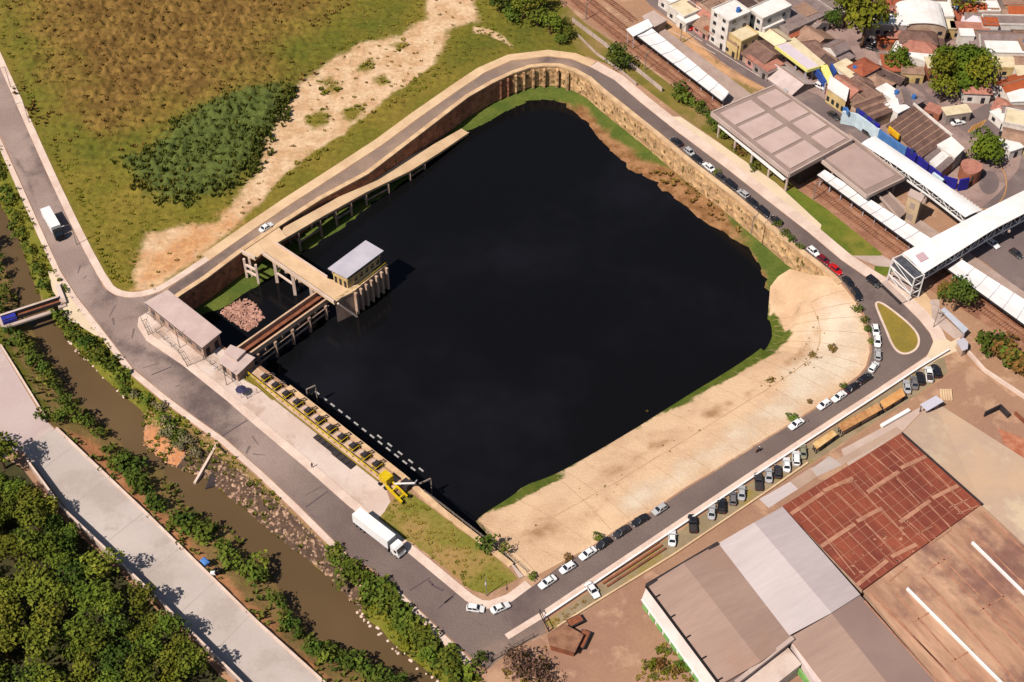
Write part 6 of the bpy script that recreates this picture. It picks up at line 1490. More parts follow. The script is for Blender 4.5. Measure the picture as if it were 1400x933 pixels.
# red tiled roof with pale strips
q = GL([(1070,692),(1232,593),(1341,690),(1180,806)], WH-.2)
t = thing('tiled_hall', base_of(q), 'large rust red tiled roof with rows of pale strips', 'warehouse')
MB().prism(xy(inset(q, .3)), 0, WH-.6).build('wall', M_WALLP, t, world=True)
MB().prism(xy(q), WH-.6, WH-.2).build('tiled_roof', M_TILE, t, world=True)
def rp(x, y): return G(1000+x/3.495, 560+y/3.495, WH-.18)
for a, b_ in (((285,500),(440,398)),((440,390),(580,328)),((650,395),(800,297)),((810,280),(930,225)),((430,655),(590,548)),((600,535),(720,472)),((805,540),(950,435)),((960,425),(1082,365)),((600,840),(745,722)),((765,705),(885,645))):
    a, b_ = rp(*a), rp(*b_); MB().beam(a, b_, .95, .24).build('pale_strip', M_STRIPL, t, world=True)
b = MB()
for a, b_ in (((330,490),(470,630)),((415,440),(550,580)),((500,395),(640,530)),((570,330),(700,470)),((640,310),(720,400)),((660,210),(780,310)),((760,200),(840,270)),((790,330),(900,450)),((870,270),(960,370)),((810,130),(900,220)),((640,545),(780,690)),((720,480),(850,620)),((690,400),(830,540)),((940,450),(1050,570)),((1000,400),(1100,500)),((920,250),(1060,390)),((560,590),(690,720)),((470,640),(590,790)),((850,540),(960,640)),((1050,390),(1150,480)),((480,370),(600,340)),((1040,470),(1130,430)),((1080,500),(1180,460)),((880,600),(960,560))):
    b.beam(rp(*a), rp(*b_), .22, .16)
for k in range(1, 15):
    b.beam(bil(q, k/15, .01)+Vector((0,0,.02)), bil(q, k/15, .99)+Vector((0,0,.02)), .10, .1)
for k in range(1, 9):
    b.beam(bil(q, .01, k/9)+Vector((0,0,.02)), bil(q, .99, k/9)+Vector((0,0,.02)), .08, .08)
o = b.build('ridge_tiles', M_STRIPL, t, world=True); o['kind'] = 'stuff'
b = MB(); rr = random.Random(9)
for _ in range(26):
    u, v = rr.random(), rr.uniform(.7, 1); p = bil(q, u*.6, v)+Vector((0,0,.03)); s = rr.uniform(.2, .7); b.prism([(p.x+s*math.cos(k*1.57+.3), p.y+s*.7*math.sin(k*1.57+.3)) for k in range(4)], WH-.2, WH-.14)
o = b.build('patches', M_STRIPL, t, world=True); o['kind'] = 'stuff'
MB().beam(q[1]+Vector((.2,.1,.1)), q[2]+Vector((.2,.1,.1)), .3, .5).build('edge_shadow_strip', M_DARK, t, world=True)  # dark strip painting the thin shadow along the right roof edge
# weathered tan roofs at the right
def tansheet(label, corners, z, ridges, lights, ridx=None):
    q = GL(corners, z); t = thing('weathered_roof', base_of(q), label, 'warehouse')
    MB().prism(xy(inset(q, .3)), 0, z-.4).build('wall', M_WALLP, t, world=True); MB().prism(xy(q), z-.4, z).build('roof', M_TANR, t, world=True)
    for a, b_ in ridges: MB().beam(G(*a, z+.05), G(*b_, z+.05), .3, .2).build('ridge', M_STRIPL, t, world=True)
    for a, b_ in lights:
        MB().beam(G(*a, z+.3), G(*b_, z+.3), .5, .7).build('roof_light', M_WHITE, t, world=True)
    return t
tansheet('huge weathered tan roof with two white ridge lights in the lower right corner', [(1180,808),(1341,691),(1500,840),(1500,1080),(1330,1010),(1272,920)], WH-.35,
   [((1190,812),(1310,933)),((1285,760),(1440,915)),((1280,767),(1430,920)),((1182,822),(1330,990)),((1240,775),(1216,795)),((1300,725),(1270,745)),((1262,790),(1390,933)),((1345,700),(1460,810)),((1205,822),(1318,945)),((1225,812),(1345,945)),((1300,745),(1460,905)),((1322,722),(1470,868)),((1270,778),(1300,760)),((1250,850),(1275,835)),((1300,905),(1330,888)),((1340,835),(1372,816))],
   [((1240,805),(1385,950)),((1329,742),(1460,870))])
q = [G(1233,592.5,WH-1.0), G(1272,556,.25), G(1470,690,.25), G(1500,850,WH-1.0), G(1341,690.5,WH-1.0)]
q = [G(1233,592.5,4.6), G(1276,548,.3), G(1500,690,.3), G(1500,835,4.6), G(1343,691,4.6)]
t = thing('lean_to_roof', base_of(q), 'broad pale concrete slab given a shadowless slope beside the red tiled roof', 'roof')  # slope made up so that the slab casts no shadow
MB().add(q+[zl(p, 0) for p in q], [(0,4,3,2,1),(0,1,6,5),(1,2,7,6),(2,3,8,7),(3,4,9,8),(4,0,5,9)]).build('roof', mat('pale_roof_slab', C(222,190,160), C(204,178,158), .05, amt=.06, c3=C(230,206,176), s3=.06), t, world=True)
sheet('concrete_pad', GL([(1150,615),(1225,575),(1260,556),(1276,546),(1234,590),(1160,638)]), mat('pad', C(212,190,178), C(196,174,160), .1, amt=.06), .05)
sheet('red_floor', GL([(1364,586),(1400,600),(1470,640),(1430,660),(1372,606)]), mat('ruin_floor', C(170,104,80), C(196,140,112), .3, amt=.2), .06)
t = thing('ruined_room', G(1362,575), 'small roofless ruined room with broken walls in painted shadow near the right edge', 'ruin')
q = GL([(1345,570),(1366,560),(1378,572),(1356,584)])
for i in (0, 1): MB().beam(q[i]+Vector((0,0,.9)), q[i+1]+Vector((0,0,.9)), .35, 1.8).build('broken_wall', M_DARK, t, world=True)  # walls coloured dark to paint the shadows inside the room
MB().beam(q[1].lerp(q[2], .9)+Vector((2,1,.5)), q[2]+Vector((4,-2.5,.5)), .4, 1.1).build('broken_wall', M_RUST, t, world=True)
# narrow sheds along the yard
def shed(corners, z, label, m, wall=M_WALLP, name='shed'):
    q = GL(corners, z); t = thing(name, base_of(q), label, 'shed')
    MB().prism(xy(q), z-.2, z).build('roof', m, t, world=True)
    for i in range(4):
        for f in (0, .5): MB().beam(zl(inset(q, .3)[i].lerp(inset(q, .3)[(i+1) % 4], f), 0), zl(inset(q, .3)[i].lerp(inset(q, .3)[(i+1) % 4], f), z-.2), .18).build('post', M_DARK, t, world=True)
    MB().prism(xy(inset(q, .6)), 0, z-.5).build('wall', wall, t, world=True)
    return t
M_ORR = mat('orange_sheet', C(204,156,110), C(170,120,82), .35, amt=.25, c3=C(226,178,124), s3=.2)
shed([(1146,581),(1200,551),(1206,560),(1152,590)], 2.6, 'long rusty orange shed roof along the boundary wall', M_ORR)
shed([(1203,549),(1233,530),(1238,541),(1209,559)], 2.4, 'shorter pale orange shed roof next to the long rusty one', mat('pale_orange_sheet', C(222,170,116), C(200,146,98), .25, amt=.2))
shed([(1111,606),(1138,588),(1145,594),(1117,614)], 2.4, 'small cream and orange shed roof behind the row of parked cars', mat('cream_orange_sheet', C(228,194,144), C(206,160,108), .3, amt=.2))
sheet('concrete_pad', GL([(1038,683),(1080,659),(1091,669),(1051,695)]), M_SHEETG, .075)
sheet('concrete_pad', GL([(1109,642),(1134,624),(1151,636),(1117,652)]), mat('grey_canopy', C(204,190,182), C(192,178,170), .1, amt=.05), .075)
sheet('concrete_pad', GL([(1052,694),(1092,669),(1117,652),(1152,636),(1234,590),(1226,584),(1150,626),(1108,640),(1082,657)]), mat('pad_worn', C(190,164,146), C(176,150,132), .12, amt=.08), .07)
shed([(1258,553),(1280,541),(1290,549),(1268,562)], 2.8, 'light blue grey flat roof in the upper part of the yard', mat('light_blue_sheet', C(212,208,216), C(200,196,206), .1, amt=.05))
t = thing('pile', G(1294,542), 'pile of pale timber beside the light blue grey roof', 'timber pile')
for k in range(5): MB().beam((-1.6+.6*k,-1.8,.3+.1*(k%2)),(-1.2+.6*k,1.8,.4), .5, .5).build('plank', M_SANDC, t)
t = thing('steel_beam', G(1223,573), 'long white beam lying on the concrete of the yard', 'beam')
a, b_ = G(1205,583,.5), G(1243,561,.5); MB().beam(a, b_, .9, .7).build('beam', M_WHITE, t, world=True)
for f in (.1, .9): MB().box(tuple(zl(a.lerp(b_, f), .1)), (1.4, .5, .2), .5).build('block', M_DARK, t, world=True)
# rust sheds and skips near the yard gate
q = GL([(748,868),(770,852),(798,868),(786,892),(752,882)], 2.4); t = thing('shack', base_of(q), 'ramshackle brown shack at the yard gate near the bottom', 'shack')
MB().prism(xy(inset(q, .3)), 0, 2.1).build('wall', M_RUST, t, world=True); MB().prism(xy(q), 2.1, 2.4).build('roof', mat('shack_roof', C(158,118,94), C(128,92,74), .5, amt=.25), t, world=True)
def skip(px, py, rz, label, L=3.4, m=None):
    t = thing('skip', G(px, py), label, 'skip', rz); m = m or M_DARK
    MB().loft([[(-L/2+.4,-.8,.1),(L/2-.4,-.8,.1),(L/2-.4,.8,.1),(-L/2+.4,.8,.1)],[(-L/2,-.95,1.3),(L/2,-.95,1.3),(L/2,.95,1.3),(-L/2,.95,1.3)]]).build('tub', m, t)
    MB().box((0,0,1.34), (L-.3, 1.6, .1)).build('load', M_RUST, t); MB().beam((-L/2,-1.0,1.2),(L/2,-1.0,1.2), .12).beam((-L/2,1.0,1.2),(L/2,1.0,1.2), .12).build('rim', m, t)
skip(786,853,.5,'dark skip standing behind the brown shack'); skip(797,878,1.15,'long narrow skip with pale top right of the brown shack', 4.4)
t = thing('boundary_wall', G(970,690), 'low white wall running along the outer edge of the lower road', 'wall')
S_ = GL([(737,840),(1032,642.5),(1100,598),(1200,533),(1250,500),(1290,476)]); strip('wall', S_, -1.5, -1.75, 0, .9, M_CONCP, t, world=True); strip('coping', S_, -1.42, -1.83, .9, 1.02, M_WHITE, t, world=True)
t = thing('yard_wall', G(960,720), 'low sandy wall between the parked cars and the dirt yard', 'wall')
S_ = GL([(762,858),(812,826),(920,760),(1050,672),(1104,634)]); strip('wall', S_, -.2, .2, 0, .5, M_SANDC, t, world=True)
t = thing('timber_stack', G(870,768), 'rows of brown planks stacked in the bay between two white cars', 'stack')
for k in range(3):
    a, b_ = G(820+k*5,794+k*4,.25), G(900+k*5,742+k*4,.25); MB().beam(a, b_, .45, .5).build('plank_row', M_RUST if k % 2 else M_RAIL, t, world=True)
t = thing('stone_wall', G(1360,500), 'broken pale stone wall between the yard and the railway thicket', 'wall')
strip('wall', GL([(1322,482),(1345,508),(1375,528),(1405,548),(1460,590)]), -.3, .3, 0, 1.0, M_KERB, t, world=True)
t = thing('gate', G(737,868), 'grey sliding gate frame at the yard entrance', 'gate')
a, b_ = G(738,840), G(750,864); MB().beam(zl(a, 1.8), zl(b_, 1.8), .12, .15).beam(zl(a, .2), zl(b_, .2), .12, .15).build('frame', M_DARK, t, world=True)
for f in (0, .5, 1): MB().beam(zl(a.lerp(b_, f), 0), zl(a.lerp(b_, f), 1.9), .2).build('post', M_DARK, t, world=True)
# wall along the wood
t = thing('boundary_wall', G(200,810), 'concrete wall between the wood and the concrete road casting a dark strip', 'wall')
S_ = GL([(40,636),(88,702),(200,808),(330,937),(400,1010)]); strip('wall', S_, 0, -.3, 0, 2.6, M_CONC, t, world=True); strip('coping', S_, .06, -.36, 2.6, 2.75, M_KERB, t, world=True)
P = scatter([GL([(868,933),(885,905),(905,880),(930,885),(960,933)])], 1.0); tufts('weeds', P, .5, .5, M_GRNG, 4)
P = scatter([GL([(750,852),(810,814),(820,822),(762,860)])], .9); tufts('weeds', P, .35, .25, M_DRYG, 4)
P = scatter([GL([(700,895),(745,885),(760,935),(680,940)])], .5); tufts('weeds', P, .6, .5, M_DRYG, 4)
# ================================================================== vehicles
M_PAINT = objcol_mat('car_paint'); M_CGLASS = mat('car_glass', C(30,34,40), rough=.08, spec=.6, amt=0); M_TYRE = mat('tyre', C(40,36,36), amt=0); M_RIM = mat('wheel_rim', C(190,188,188), amt=0, rough=.4, metal=.5)
M_LAMP = mat('lamp_glass', C(240,240,236), rough=.2, amt=0); M_TAIL = mat('tail_lamp', C(150,24,24), rough=.3, amt=0)
PAL = {'white': C(250,248,244), 'silver': C(190,188,186), 'grey': C(120,116,114), 'black': C(34,32,34), 'dark': C(58,54,54), 'red': C(196,28,40), 'maroon': C(120,30,36), 'blue': C(60,80,130), 'olive': C(150,146,120)}
CARS = {}
def carproto(kind):
    t = bpy.data.objects.new('car', None); COL.objects.link(t); t.empty_display_size = .5
    S = dict(hatch=(3.9, 1.68, 1.48, -1.75, .95, -1.45, .30), sedan=(4.4, 1.74, 1.44, -1.45, .95, -.95, .35), suv=(4.4, 1.82, 1.70, -2.05, 1.05, -1.85, .50), pickup=(5.1, 1.84, 1.72, -.55, 1.35, -.35, .85), van=(4.7, 1.86, 1.95, -2.25, 1.75, -2.15, 1.15))[kind]
    L, W, Hh, xr0, xf0, xr1, xf1 = S; h = L/2; w_ = W/2; bl = .62*Hh if kind != 'van' else .58*Hh
    def ring(x, ww, zt, zb=.24): return [(x, -ww*.92, zb), (x, -ww, zb+.22), (x, -ww*.98, zt-.12), (x, -ww*.86, zt), (x, ww*.86, zt), (x, ww*.98, zt-.12), (x, ww, zb+.22), (x, ww*.92, zb)]
    nose = .72*bl
    MB().loft([ring(-h, w_*.82, bl*.86, .34), ring(-h+.15, w_*.95, bl*.96), ring(-h+.6, w_, bl), ring(0, w_, bl), ring(xf0, w_, bl*.99), ring(h-.45, w_*.96, nose+.08), ring(h-.12, w_*.86, nose), ring(h, w_*.74, nose*.86, .34)]).build('body', M_PAINT, t, smooth=False)
    if kind == 'pickup':
        MB().box((-1.55, 0, bl+.02), (1.8, W-.35, .06)).build('cargo_bed', M_DARK, t)
    # cabin: glass house and painted roof
    zb, zt = bl-.03, Hh-.06; wb, wt = w_*.9, w_*.72
    MB().loft([[(xr0, -wb, zb), (xf0, -wb, zb), (xf0, wb, zb), (xr0, wb, zb)], [(xr1, -wt, zt), (xf1, -wt, zt), (xf1, wt, zt), (xr1, wt, zt)]]).build('side_windows', M_CGLASS, t)
    b = MB(); b.loft([[(xr1-.06, -wt*1.02, zt-.03), (xf1+.06, -wt*1.02, zt-.03), (xf1+.06, wt*1.02, zt-.03), (xr1-.06, wt*1.02, zt-.03)], [(xr1+.1, -wt*.9, Hh), (xf1-.1, -wt*.9, Hh), (xf1-.1, wt*.9, Hh), (xr1+.1, wt*.9, Hh)]])
    for s in (-1, 1):
        b.beam((xr0, s*wb, zb), (xr1, s*wt, zt), .12); b.beam((xf0, s*wb, zb), (xf1, s*wt, zt), .09)
        b.beam(((xr0+xf0)/2-.1, s*wb, zb), ((xr1+xf1)/2-.1, s*(wt+.01), zt), .10)
    b.build('roof', M_PAINT, t)
    def pane(name, a, c, e, g, o):
        V_ = [Vector(p) for p in (a, c, e, g)]; ct = sum(V_, Vector())/4; V_ = [p.lerp(ct, .1)+Vector(o) for p in V_]
        MB().add(V_+[p-Vector(o)*1.5 for p in V_], [(0,1,2,3),(7,6,5,4),(0,4,5,1),(1,5,6,2),(2,6,7,3),(3,7,4,0)]).build(name, M_CGLASS, t)
    pane('windscreen', (xf0, -wb, zb), (xf0, wb, zb), (xf1, wt, zt), (xf1, -wt, zt), (.02, 0, .02))
    pane('rear_window', (xr0, wb, zb), (xr0, -wb, zb), (xr1, -wt, zt), (xr1, wt, zt), (-.02, 0, .02))
    wr = .31 if kind not in ('suv','pickup','van') else .36
    for x in (-h+.78, h-.82):
        for s in (-1, 1):
            o = MB().cyl((x, s*(w_-.17), wr), (x, s*(w_+.015), wr), wr, n=14).build('wheel', M_TYRE, t)
            MB().cyl((x, s*(w_-.1), wr), (x, s*(w_+.03), wr), wr*.6, n=8).build('rim', M_RIM, o)
    for s in (-1, 1):
        MB().box((h-.08, s*w_*.62, nose*.84), (.16, .34, .16)).build('headlight', M_LAMP, t)
        MB().box((-h+.04, s*w_*.7, bl*.78), (.12, .26, .2)).build('tail_light', M_TAIL, t)
        MB().box((xf0-.12, s*(w_+.08), bl+.04), (.16, .18, .12)).build('mirror', M_PAINT, t)
    return t
def setcol(o, c):
    o.color = c
    for ch in o.children: setcol(ch, c)
def car(kind, px, py, rz, col, label, group=None, z=.05):
    if kind not in CARS: CARS[kind] = carproto(kind); t = CARS[kind]
    else: t = dup(CARS[kind])
    t.name = 'car' if kind not in ('pickup', 'van') else kind
    p = G(px, py, .6); t.location = (p.x, p.y, z); t.rotation_euler = (0, 0, rz)
    setcol(t, PAL[col]); 
    t['label'] = label; t['category'] = {'pickup':'pickup', 'van':'van'}.get(kind, 'car')
    if group: t['group'] = group
    elif 'group' in t: del t['group']
    return t
def head(a, b): a, b = G(*a), G(*b); return math.atan2(b.y-a.y, b.x-a.x)
NE = head((925,197),(1044,292)); SO = head((748,797),(902,697)); SE_ = head((1088,580),(1182,517))
gN = 'cars parked along the road above the stone wall'
for i, (x, y, c, k, lb) in enumerate([(925,194,'black','sedan','black car standing first at the top of the row above the stone wall'),(943,208,'silver','hatch','silver car just above the white car in the row above the stone wall'),(953,218,'black','hatch','black car touching the white car from above, on the road above the stone wall'),(969,228.5,'white','sedan','white car in the upper part of the row above the stone wall'),
  (986,243,'dark','hatch','dark grey car half hidden by a kerb shrub above the stone wall'),(1000,253.5,'black','suv','black car between the dark grey and the pale car above the stone wall'),(1016,265,'silver','hatch','pale silver car in the middle of the row above the stone wall'),(1029,277,'black','sedan','black car right below the pale silver one above the stone wall'),(1044,290,'black','suv','black suv second below the pale silver car above the stone wall'),(1061,301.5,'black','hatch','black car at the lower end of the row by the kerb shrubs')]):
    car(k, x, y, NE+R.uniform(-.04, .04)+(PI if i % 3 == 0 else 0), c, lb, gN)
car('hatch', 1112, 344, head((1100,335),(1125,356)), 'white', 'white car just above the dark red car by the pond kerb', gN)
car('hatch', 1126, 355.5, head((1112,344),(1140,367)), 'maroon', 'dark red car parked just above the bright red one', gN)
car('sedan', 1142.5, 368.5, head((1130,358),(1152,378)), 'red', 'bright red car parked by the pond kerb below the dark red one', gN)
car('sedan', 1160, 386, head((1150,374),(1168,396)), 'black', 'black car parked below the bright red car at the pond kerb', gN)
car('suv', 1171, 403, head((1163,390),(1178,415)), 'black', 'black suv parked lowest before the kerb shrubs at the bend', gN)
car('suv', 1194.5, 385.5, head((1180,374),(1208,396)), 'black', 'black car driving alone on the outer side of the road by the stair tower')
gE = 'cars parked round the bend beside the traffic island'
for x, y, rz, c, k, lb in [(1197,452,head((1192,436),(1198,468)),'white','hatch','white car at the top of the row left of the traffic island'),(1199.5,467,head((1198,456),(1199,478)),'white','hatch','second white car from the top left of the traffic island'),(1200,485,head((1200,495),(1200,475)),'silver','hatch','silver white car at the lower end of the traffic island row'),(1194.5,502,head((1187,512),(1201,492)),'white','hatch','white car turning with the bend below the traffic island'),
  (1182.5,518,SE_,'black','suv','black car parked first below the white cars of the bend'),(1165.5,530,SE_,'black','sedan','black sedan parked second below the white cars of the bend'),(1147,542.5,SE_+PI,'white','sedan','white car between the black sedan and the kerb bush'),(1126.5,553.5,SE_+PI,'white','hatch','white car with dark rear next to the kerb bush'),(1088.5,580,SE_+PI,'white','sedan','white car parked alone beside the green kerb bush on the lower road')]:
    car(k, x, y, rz, c, lb, gE)
gS = 'cars parked along the lower road beside the slope'
for x, y, c, k, lb in [(902,696.5,'silver','hatch','silver car at the upper end of the row along the paved slope'),(875,711.5,'black','sedan','black car right below the silver one along the paved slope'),(849.5,727.5,'dark','sedan','dark grey car in the middle of the row along the paved slope'),(825,743.5,'black','hatch','black car standing by the kerb bush along the paved slope'),(803.5,757,'white','sedan','white car just below the black one along the paved slope'),(776,776.5,'white','hatch','white car second from the lower end along the paved slope'),(748.5,796,'white','sedan','white car at the lower end of the row along the paved slope')]:
    car(k, x, y, SO+R.uniform(-.04, .04)+PI, c, lb, gS)
car('hatch', 650, 832, head((640,830),(664,833)), 'white', 'white car parked at the rounded corner below the grassy plot')
car('sedan', 684, 831, head((672,836),(697,825)), 'white', 'white car just right of another one at the rounded lower corner')
car('sedan', 364, 311, head((352,319),(376,303)), 'white', 'white car driving alone on the upper road by the deck entrance')
gP = 'cars parked nose in along the yard wall'
V_ = PI/2
for x, y, rz, c, k, lb in [(810,807,head((803,797),(818,818)),'white','sedan','white car parked slantwise at the lower end of the bays'),(919,736,V_-.1,'white','sedan','white car beside the brown planks in the parking bays'),(947,716,V_,'black','pickup','black pickup standing alone in the bays right of a white car'),(973,700,V_-.15,'silver','sedan','silver car with bluish windows left of a black car in the bays'),(986.5,691.5,V_-.1,'black','suv','black car squeezed between the silver and the grey car in the bays'),
  (1002,681.5,V_-.12,'grey','hatch','grey car right of the black one in the bays'),(1014,674,V_-.15,'silver','sedan','silver car at the upper end of the group above the brown roof'),(1037,658.5,V_-.05,'dark','pickup','dark grey pickup at the lower end of the upper bay group'),(1051,650,V_-.12,'silver','sedan','silver sedan next to the dark grey pickup in the bays'),(1063,645,V_-.12,'dark','hatch','dark small car in the middle of the upper bay group'),(1075.5,635.5,V_-.12,'white','sedan','white car left of another white car in the upper bay group'),(1088.5,627,V_-.12,'white','suv','white suv second from the upper end of the bays'),(1097.5,617.5,V_-.1,'olive','sedan','olive grey car at the upper end of the bays by the cream shed roof'),
  (1240,529,V_-.1,'silver','sedan','silver car first beside the pale orange shed roof'),(1250,523.5,V_-.12,'grey','sedan','grey car second beside the pale orange shed roof'),(1258,517.5,V_-.1,'black','suv','black suv left of the white pickup near the island corner'),(1270,512,V_-.1,'white','pickup','white pickup between two black cars near the island corner'),(1279.5,507.5,V_+.05,'black','suv','black suv at the end of the row near the island corner')]:
    car(k, x, y, rz, c, lb, gP)
car('van', 939.5, 36, RANG, 'red', 'bright red van driving on the avenue at the top')
car('hatch', 1121, 118, RANG+.2, 'white', 'white car standing by the blue panel of the filling station')
car('hatch', 1187, 182, RANG, 'dark', 'dark car in front of the white blue shop front')
car('sedan', 1219, 203, RANG, 'grey', 'grey car in front of the light blue shop front')
car('hatch', 1372, 187, head((1368,180),(1376,194)), 'black', 'black car parked on the street right of the roundabout tree')
car('sedan', 1384, 203, head((1380,196),(1388,210)), 'dark', 'dark car parked lower on the street at the right edge')
car('sedan', 1357, 333, RANG, 'white', 'white car on the avenue right of the footbridge')
car('hatch', 1389, 347, RANG, 'dark', 'dark car on the avenue at the right edge below the footbridge')
car('hatch', 1075, 128, RANG, 'silver', 'silver car on the avenue below the pale grey roof')
car('sedan', 1140, 158, RANG, 'dark', 'dark car on the avenue behind the station hall')
car('hatch', 1193, 66, -.4, 'dark', 'dark car in the shade below the broad olive tree')
car('hatch', 1200, 62, -.5, 'white', 'white car in the street left of the bright green tree')
car('sedan', 1310, 168, .3, 'white', 'white car below the low cream house under the trees')
car('hatch', 1096, 22, .8, 'silver', 'silver car in the lane right of the wide flat roof at the top')
car('sedan', 1273, 74, 1.0, 'black', 'black car in the lane left of the huge green tree')
t = thing('handcart', G(281,771), 'small cart with blue cover on the verge beside the concrete road', 'cart', head((270,762),(290,782)))
MB().loft([[(-.9,-.6,.45),(.9,-.6,.45),(.9,.6,.45),(-.9,.6,.45)],[(-1.0,-.7,1.0),(1.0,-.7,1.0),(1.0,.7,1.0),(-1.0,.7,1.0)],[(-.7,-.4,1.3),(.8,-.35,1.25),(.7,.4,1.35),(-.8,.4,1.25)]]).build('blue_cover', mat('blue_tarpaulin', C(96,140,200), C(80,120,180), .8, amt=.1), t)
for s in (-1, 1): MB().cyl((0, s*.62, .35), (0, s*.72, .35), .35, n=12).build('wheel', M_TYRE, t)
MB().beam((.9,-.4,.5),(1.9,-.4,.8), .06).beam((.9,.4,.5),(1.9,.4,.8), .06).beam((1.9,-.4,.8),(1.9,.4,.8), .06).build('handle', M_DARK, t)
# motorbike with rider
def motorbike(px, py, rz, label, rider):
    t = thing('motorbike', G(px, py, 0), label, 'motorbike', rz); t.location.z = .05
    for x in (-.62, .65): MB().cyl((x, -.06, .3), (x, .06, .3), .3, n=12).build('wheel', M_TYRE, t)
    MB().loft([[(-.8,-.12,.62),(-.8,.12,.62),(-.8,.1,.78),(-.8,-.1,.78)],[(-.1,-.16,.55),(-.1,.16,.55),(-.1,.14,.78),(-.1,-.14,.78)],[(.35,-.15,.5),(.35,.15,.5),(.35,.12,.95),(.35,-.12,.95)],[(.55,-.06,.55),(.55,.06,.55),(.55,.05,.9),(.55,-.05,.9)]]).build('frame', M_DARK, t)
    MB().box((-.3,0,.82), (.75,.24,.1)).build('seat', M_BLACK, t)
    MB().beam((.45,-.36,1.02),(.45,.36,1.02), .05).beam((.65,0,.3),(.45,0,1.0), .07).build('handlebar', M_GALV, t)
    MB().box((-.85,0,.98), (.34,.36,.32)).build('top_box', M_RAIL, t)
    return t
mrz = head((1030,621),(1044,613))
motorbike(1037, 617.5, mrz, 'small motorbike carrying a rider on the lower road', True)
def skin(name, verts, edges, radii, m, parent=None, root=0):
    me = bpy.data.meshes.new(name); me.from_pydata(verts, edges, []); o = bpy.data.objects.new(name, me); COL.objects.link(o)
    md = o.modifiers.new('skin', 'SKIN'); me.skin_vertices.new() if not me.skin_vertices else None
    for i, r_ in enumerate(radii): me.skin_vertices[0].data[i].radius = (r_, r_); me.skin_vertices[0].data[i].use_root = (i == root)
    ss = o.modifiers.new('sub', 'SUBSURF'); ss.levels = 1; ss.render_levels = 1
    dg = bpy.context.evaluated_depsgraph_get(); dg.update(); ev = o.evaluated_get(dg); nm = bpy.data.meshes.new_from_object(ev); nm.name = name
    o.modifiers.clear(); o.data = nm; nm.materials.clear(); nm.materials.append(m); nm.polygons.foreach_set('use_smooth', [True]*len(nm.polygons))
    bpy.data.meshes.remove(me)
    if parent: o.parent = parent
    return o
M_SHIRT = mat('dark_jacket', C(74,66,72), amt=.05); M_SKIN = mat('skin', C(180,130,104), amt=.05); M_HELM = mat('helmet', C(236,232,228), rough=.3, amt=0)
def person(loc, rz, label, pose):
    if pose == 'ride':
        V_ = [(-.2,0,.9),(-.15,0,1.15),(-.02,0,1.4),(.04,0,1.52),(.07,0,1.66), (.0,.2,1.38),(.2,.3,1.2),(.42,.32,1.05), (.0,-.2,1.38),(.2,-.3,1.2),(.42,-.32,1.05), (-.15,.12,.88),(.22,.2,.82),(.1,.2,.4),(.22,.2,.33), (-.15,-.12,.88),(.22,-.2,.82),(.1,-.2,.4),(.22,-.2,.33)]
    else:
        V_ = [(0,0,.95),(0,0,1.18),(0,0,1.42),(0,0,1.52),(.02,0,1.64), (0,.2,1.40),(.05,.25,1.12),(.14,.24,.88), (0,-.2,1.40),(-.05,-.25,1.12),(.02,-.26,.86), (0,.1,.9),(.1,.11,.5),(.06,.11,.08),(.18,.11,.04), (0,-.1,.9),(-.08,-.11,.5),(-.16,-.11,.1),(-.05,-.11,.04)]
    E_ = [(0,1),(1,2),(2,3),(3,4),(2,5),(5,6),(6,7),(2,8),(8,9),(9,10),(0,11),(11,12),(12,13),(13,14),(0,15),(15,16),(16,17),(17,18)]
    r_ = [.15,.15,.17,.06,.10,.07,.05,.035,.07,.05,.035,.10,.075,.05,.045,.10,.075,.05,.045]
    o = skin('person', V_, E_, r_, M_SHIRT); o.location = loc; o.rotation_euler = (0, 0, rz); tag(o, label, 'person')
    h = V_[4]; b = MB(); n = 8
    b.loft([[(h[0]+.15*math.sin(PI*(k+.5)/6)*math.cos(2*PI*i/n), h[1]+.14*math.sin(PI*(k+.5)/6)*math.sin(2*PI*i/n), h[2]+.04+.15*math.cos(PI*(k+.5)/6)) for i in range(n)] for k in range(6)])
    b.build('helmet' if pose == 'ride' else 'hair', M_HELM if pose == 'ride' else M_BLACK, o, smooth=True)
    return o
p = G(1037, 617.5, 0); person((p.x, p.y, .05), mrz, 'rider in dark jacket and white helmet on the motorbike on the lower road', 'ride')
p = G(427, 640, 0); person((p.x, p.y, .05), 2.4, 'person in dark clothes standing on the pavement beside the pale compound floor', 'stand')
# lorries
def wheels(t, xs, w_, r_=.5):
    for x in xs:
        for s in (-1, 1):
            o = MB().cyl((x, s*(w_/2-.35), r_), (x, s*w_/2, r_), r_, n=14).build('wheel', M_TYRE, t); MB().cyl((x, s*(w_/2-.3), r_), (x, s*(w_/2+.02), r_), r_*.55, n=8).build('rim', M_RIM, o)
rz = head((470,693),(552,757))
p = G(516,728,2.0); t = thing('lorry', (p.x, p.y, .05), 'long white articulated lorry parked by the grassy plot', 'lorry', rz)
MB().prism([(-6.6,-1.3),(4.6,-1.3),(4.6,1.3),(-6.6,1.3)], 1.25, 4.0).build('trailer_box', M_WHITE, t)
for y in (-1.32, 1.32): MB().beam((-6.6, y, 1.3), (4.6, y, 1.3), .06, .14).build('side_rail', M_GALV, t)
MB().beam((-6.4,0,1.0),(7.6,0,1.0), .9, .35).build('chassis', M_DARK, t)
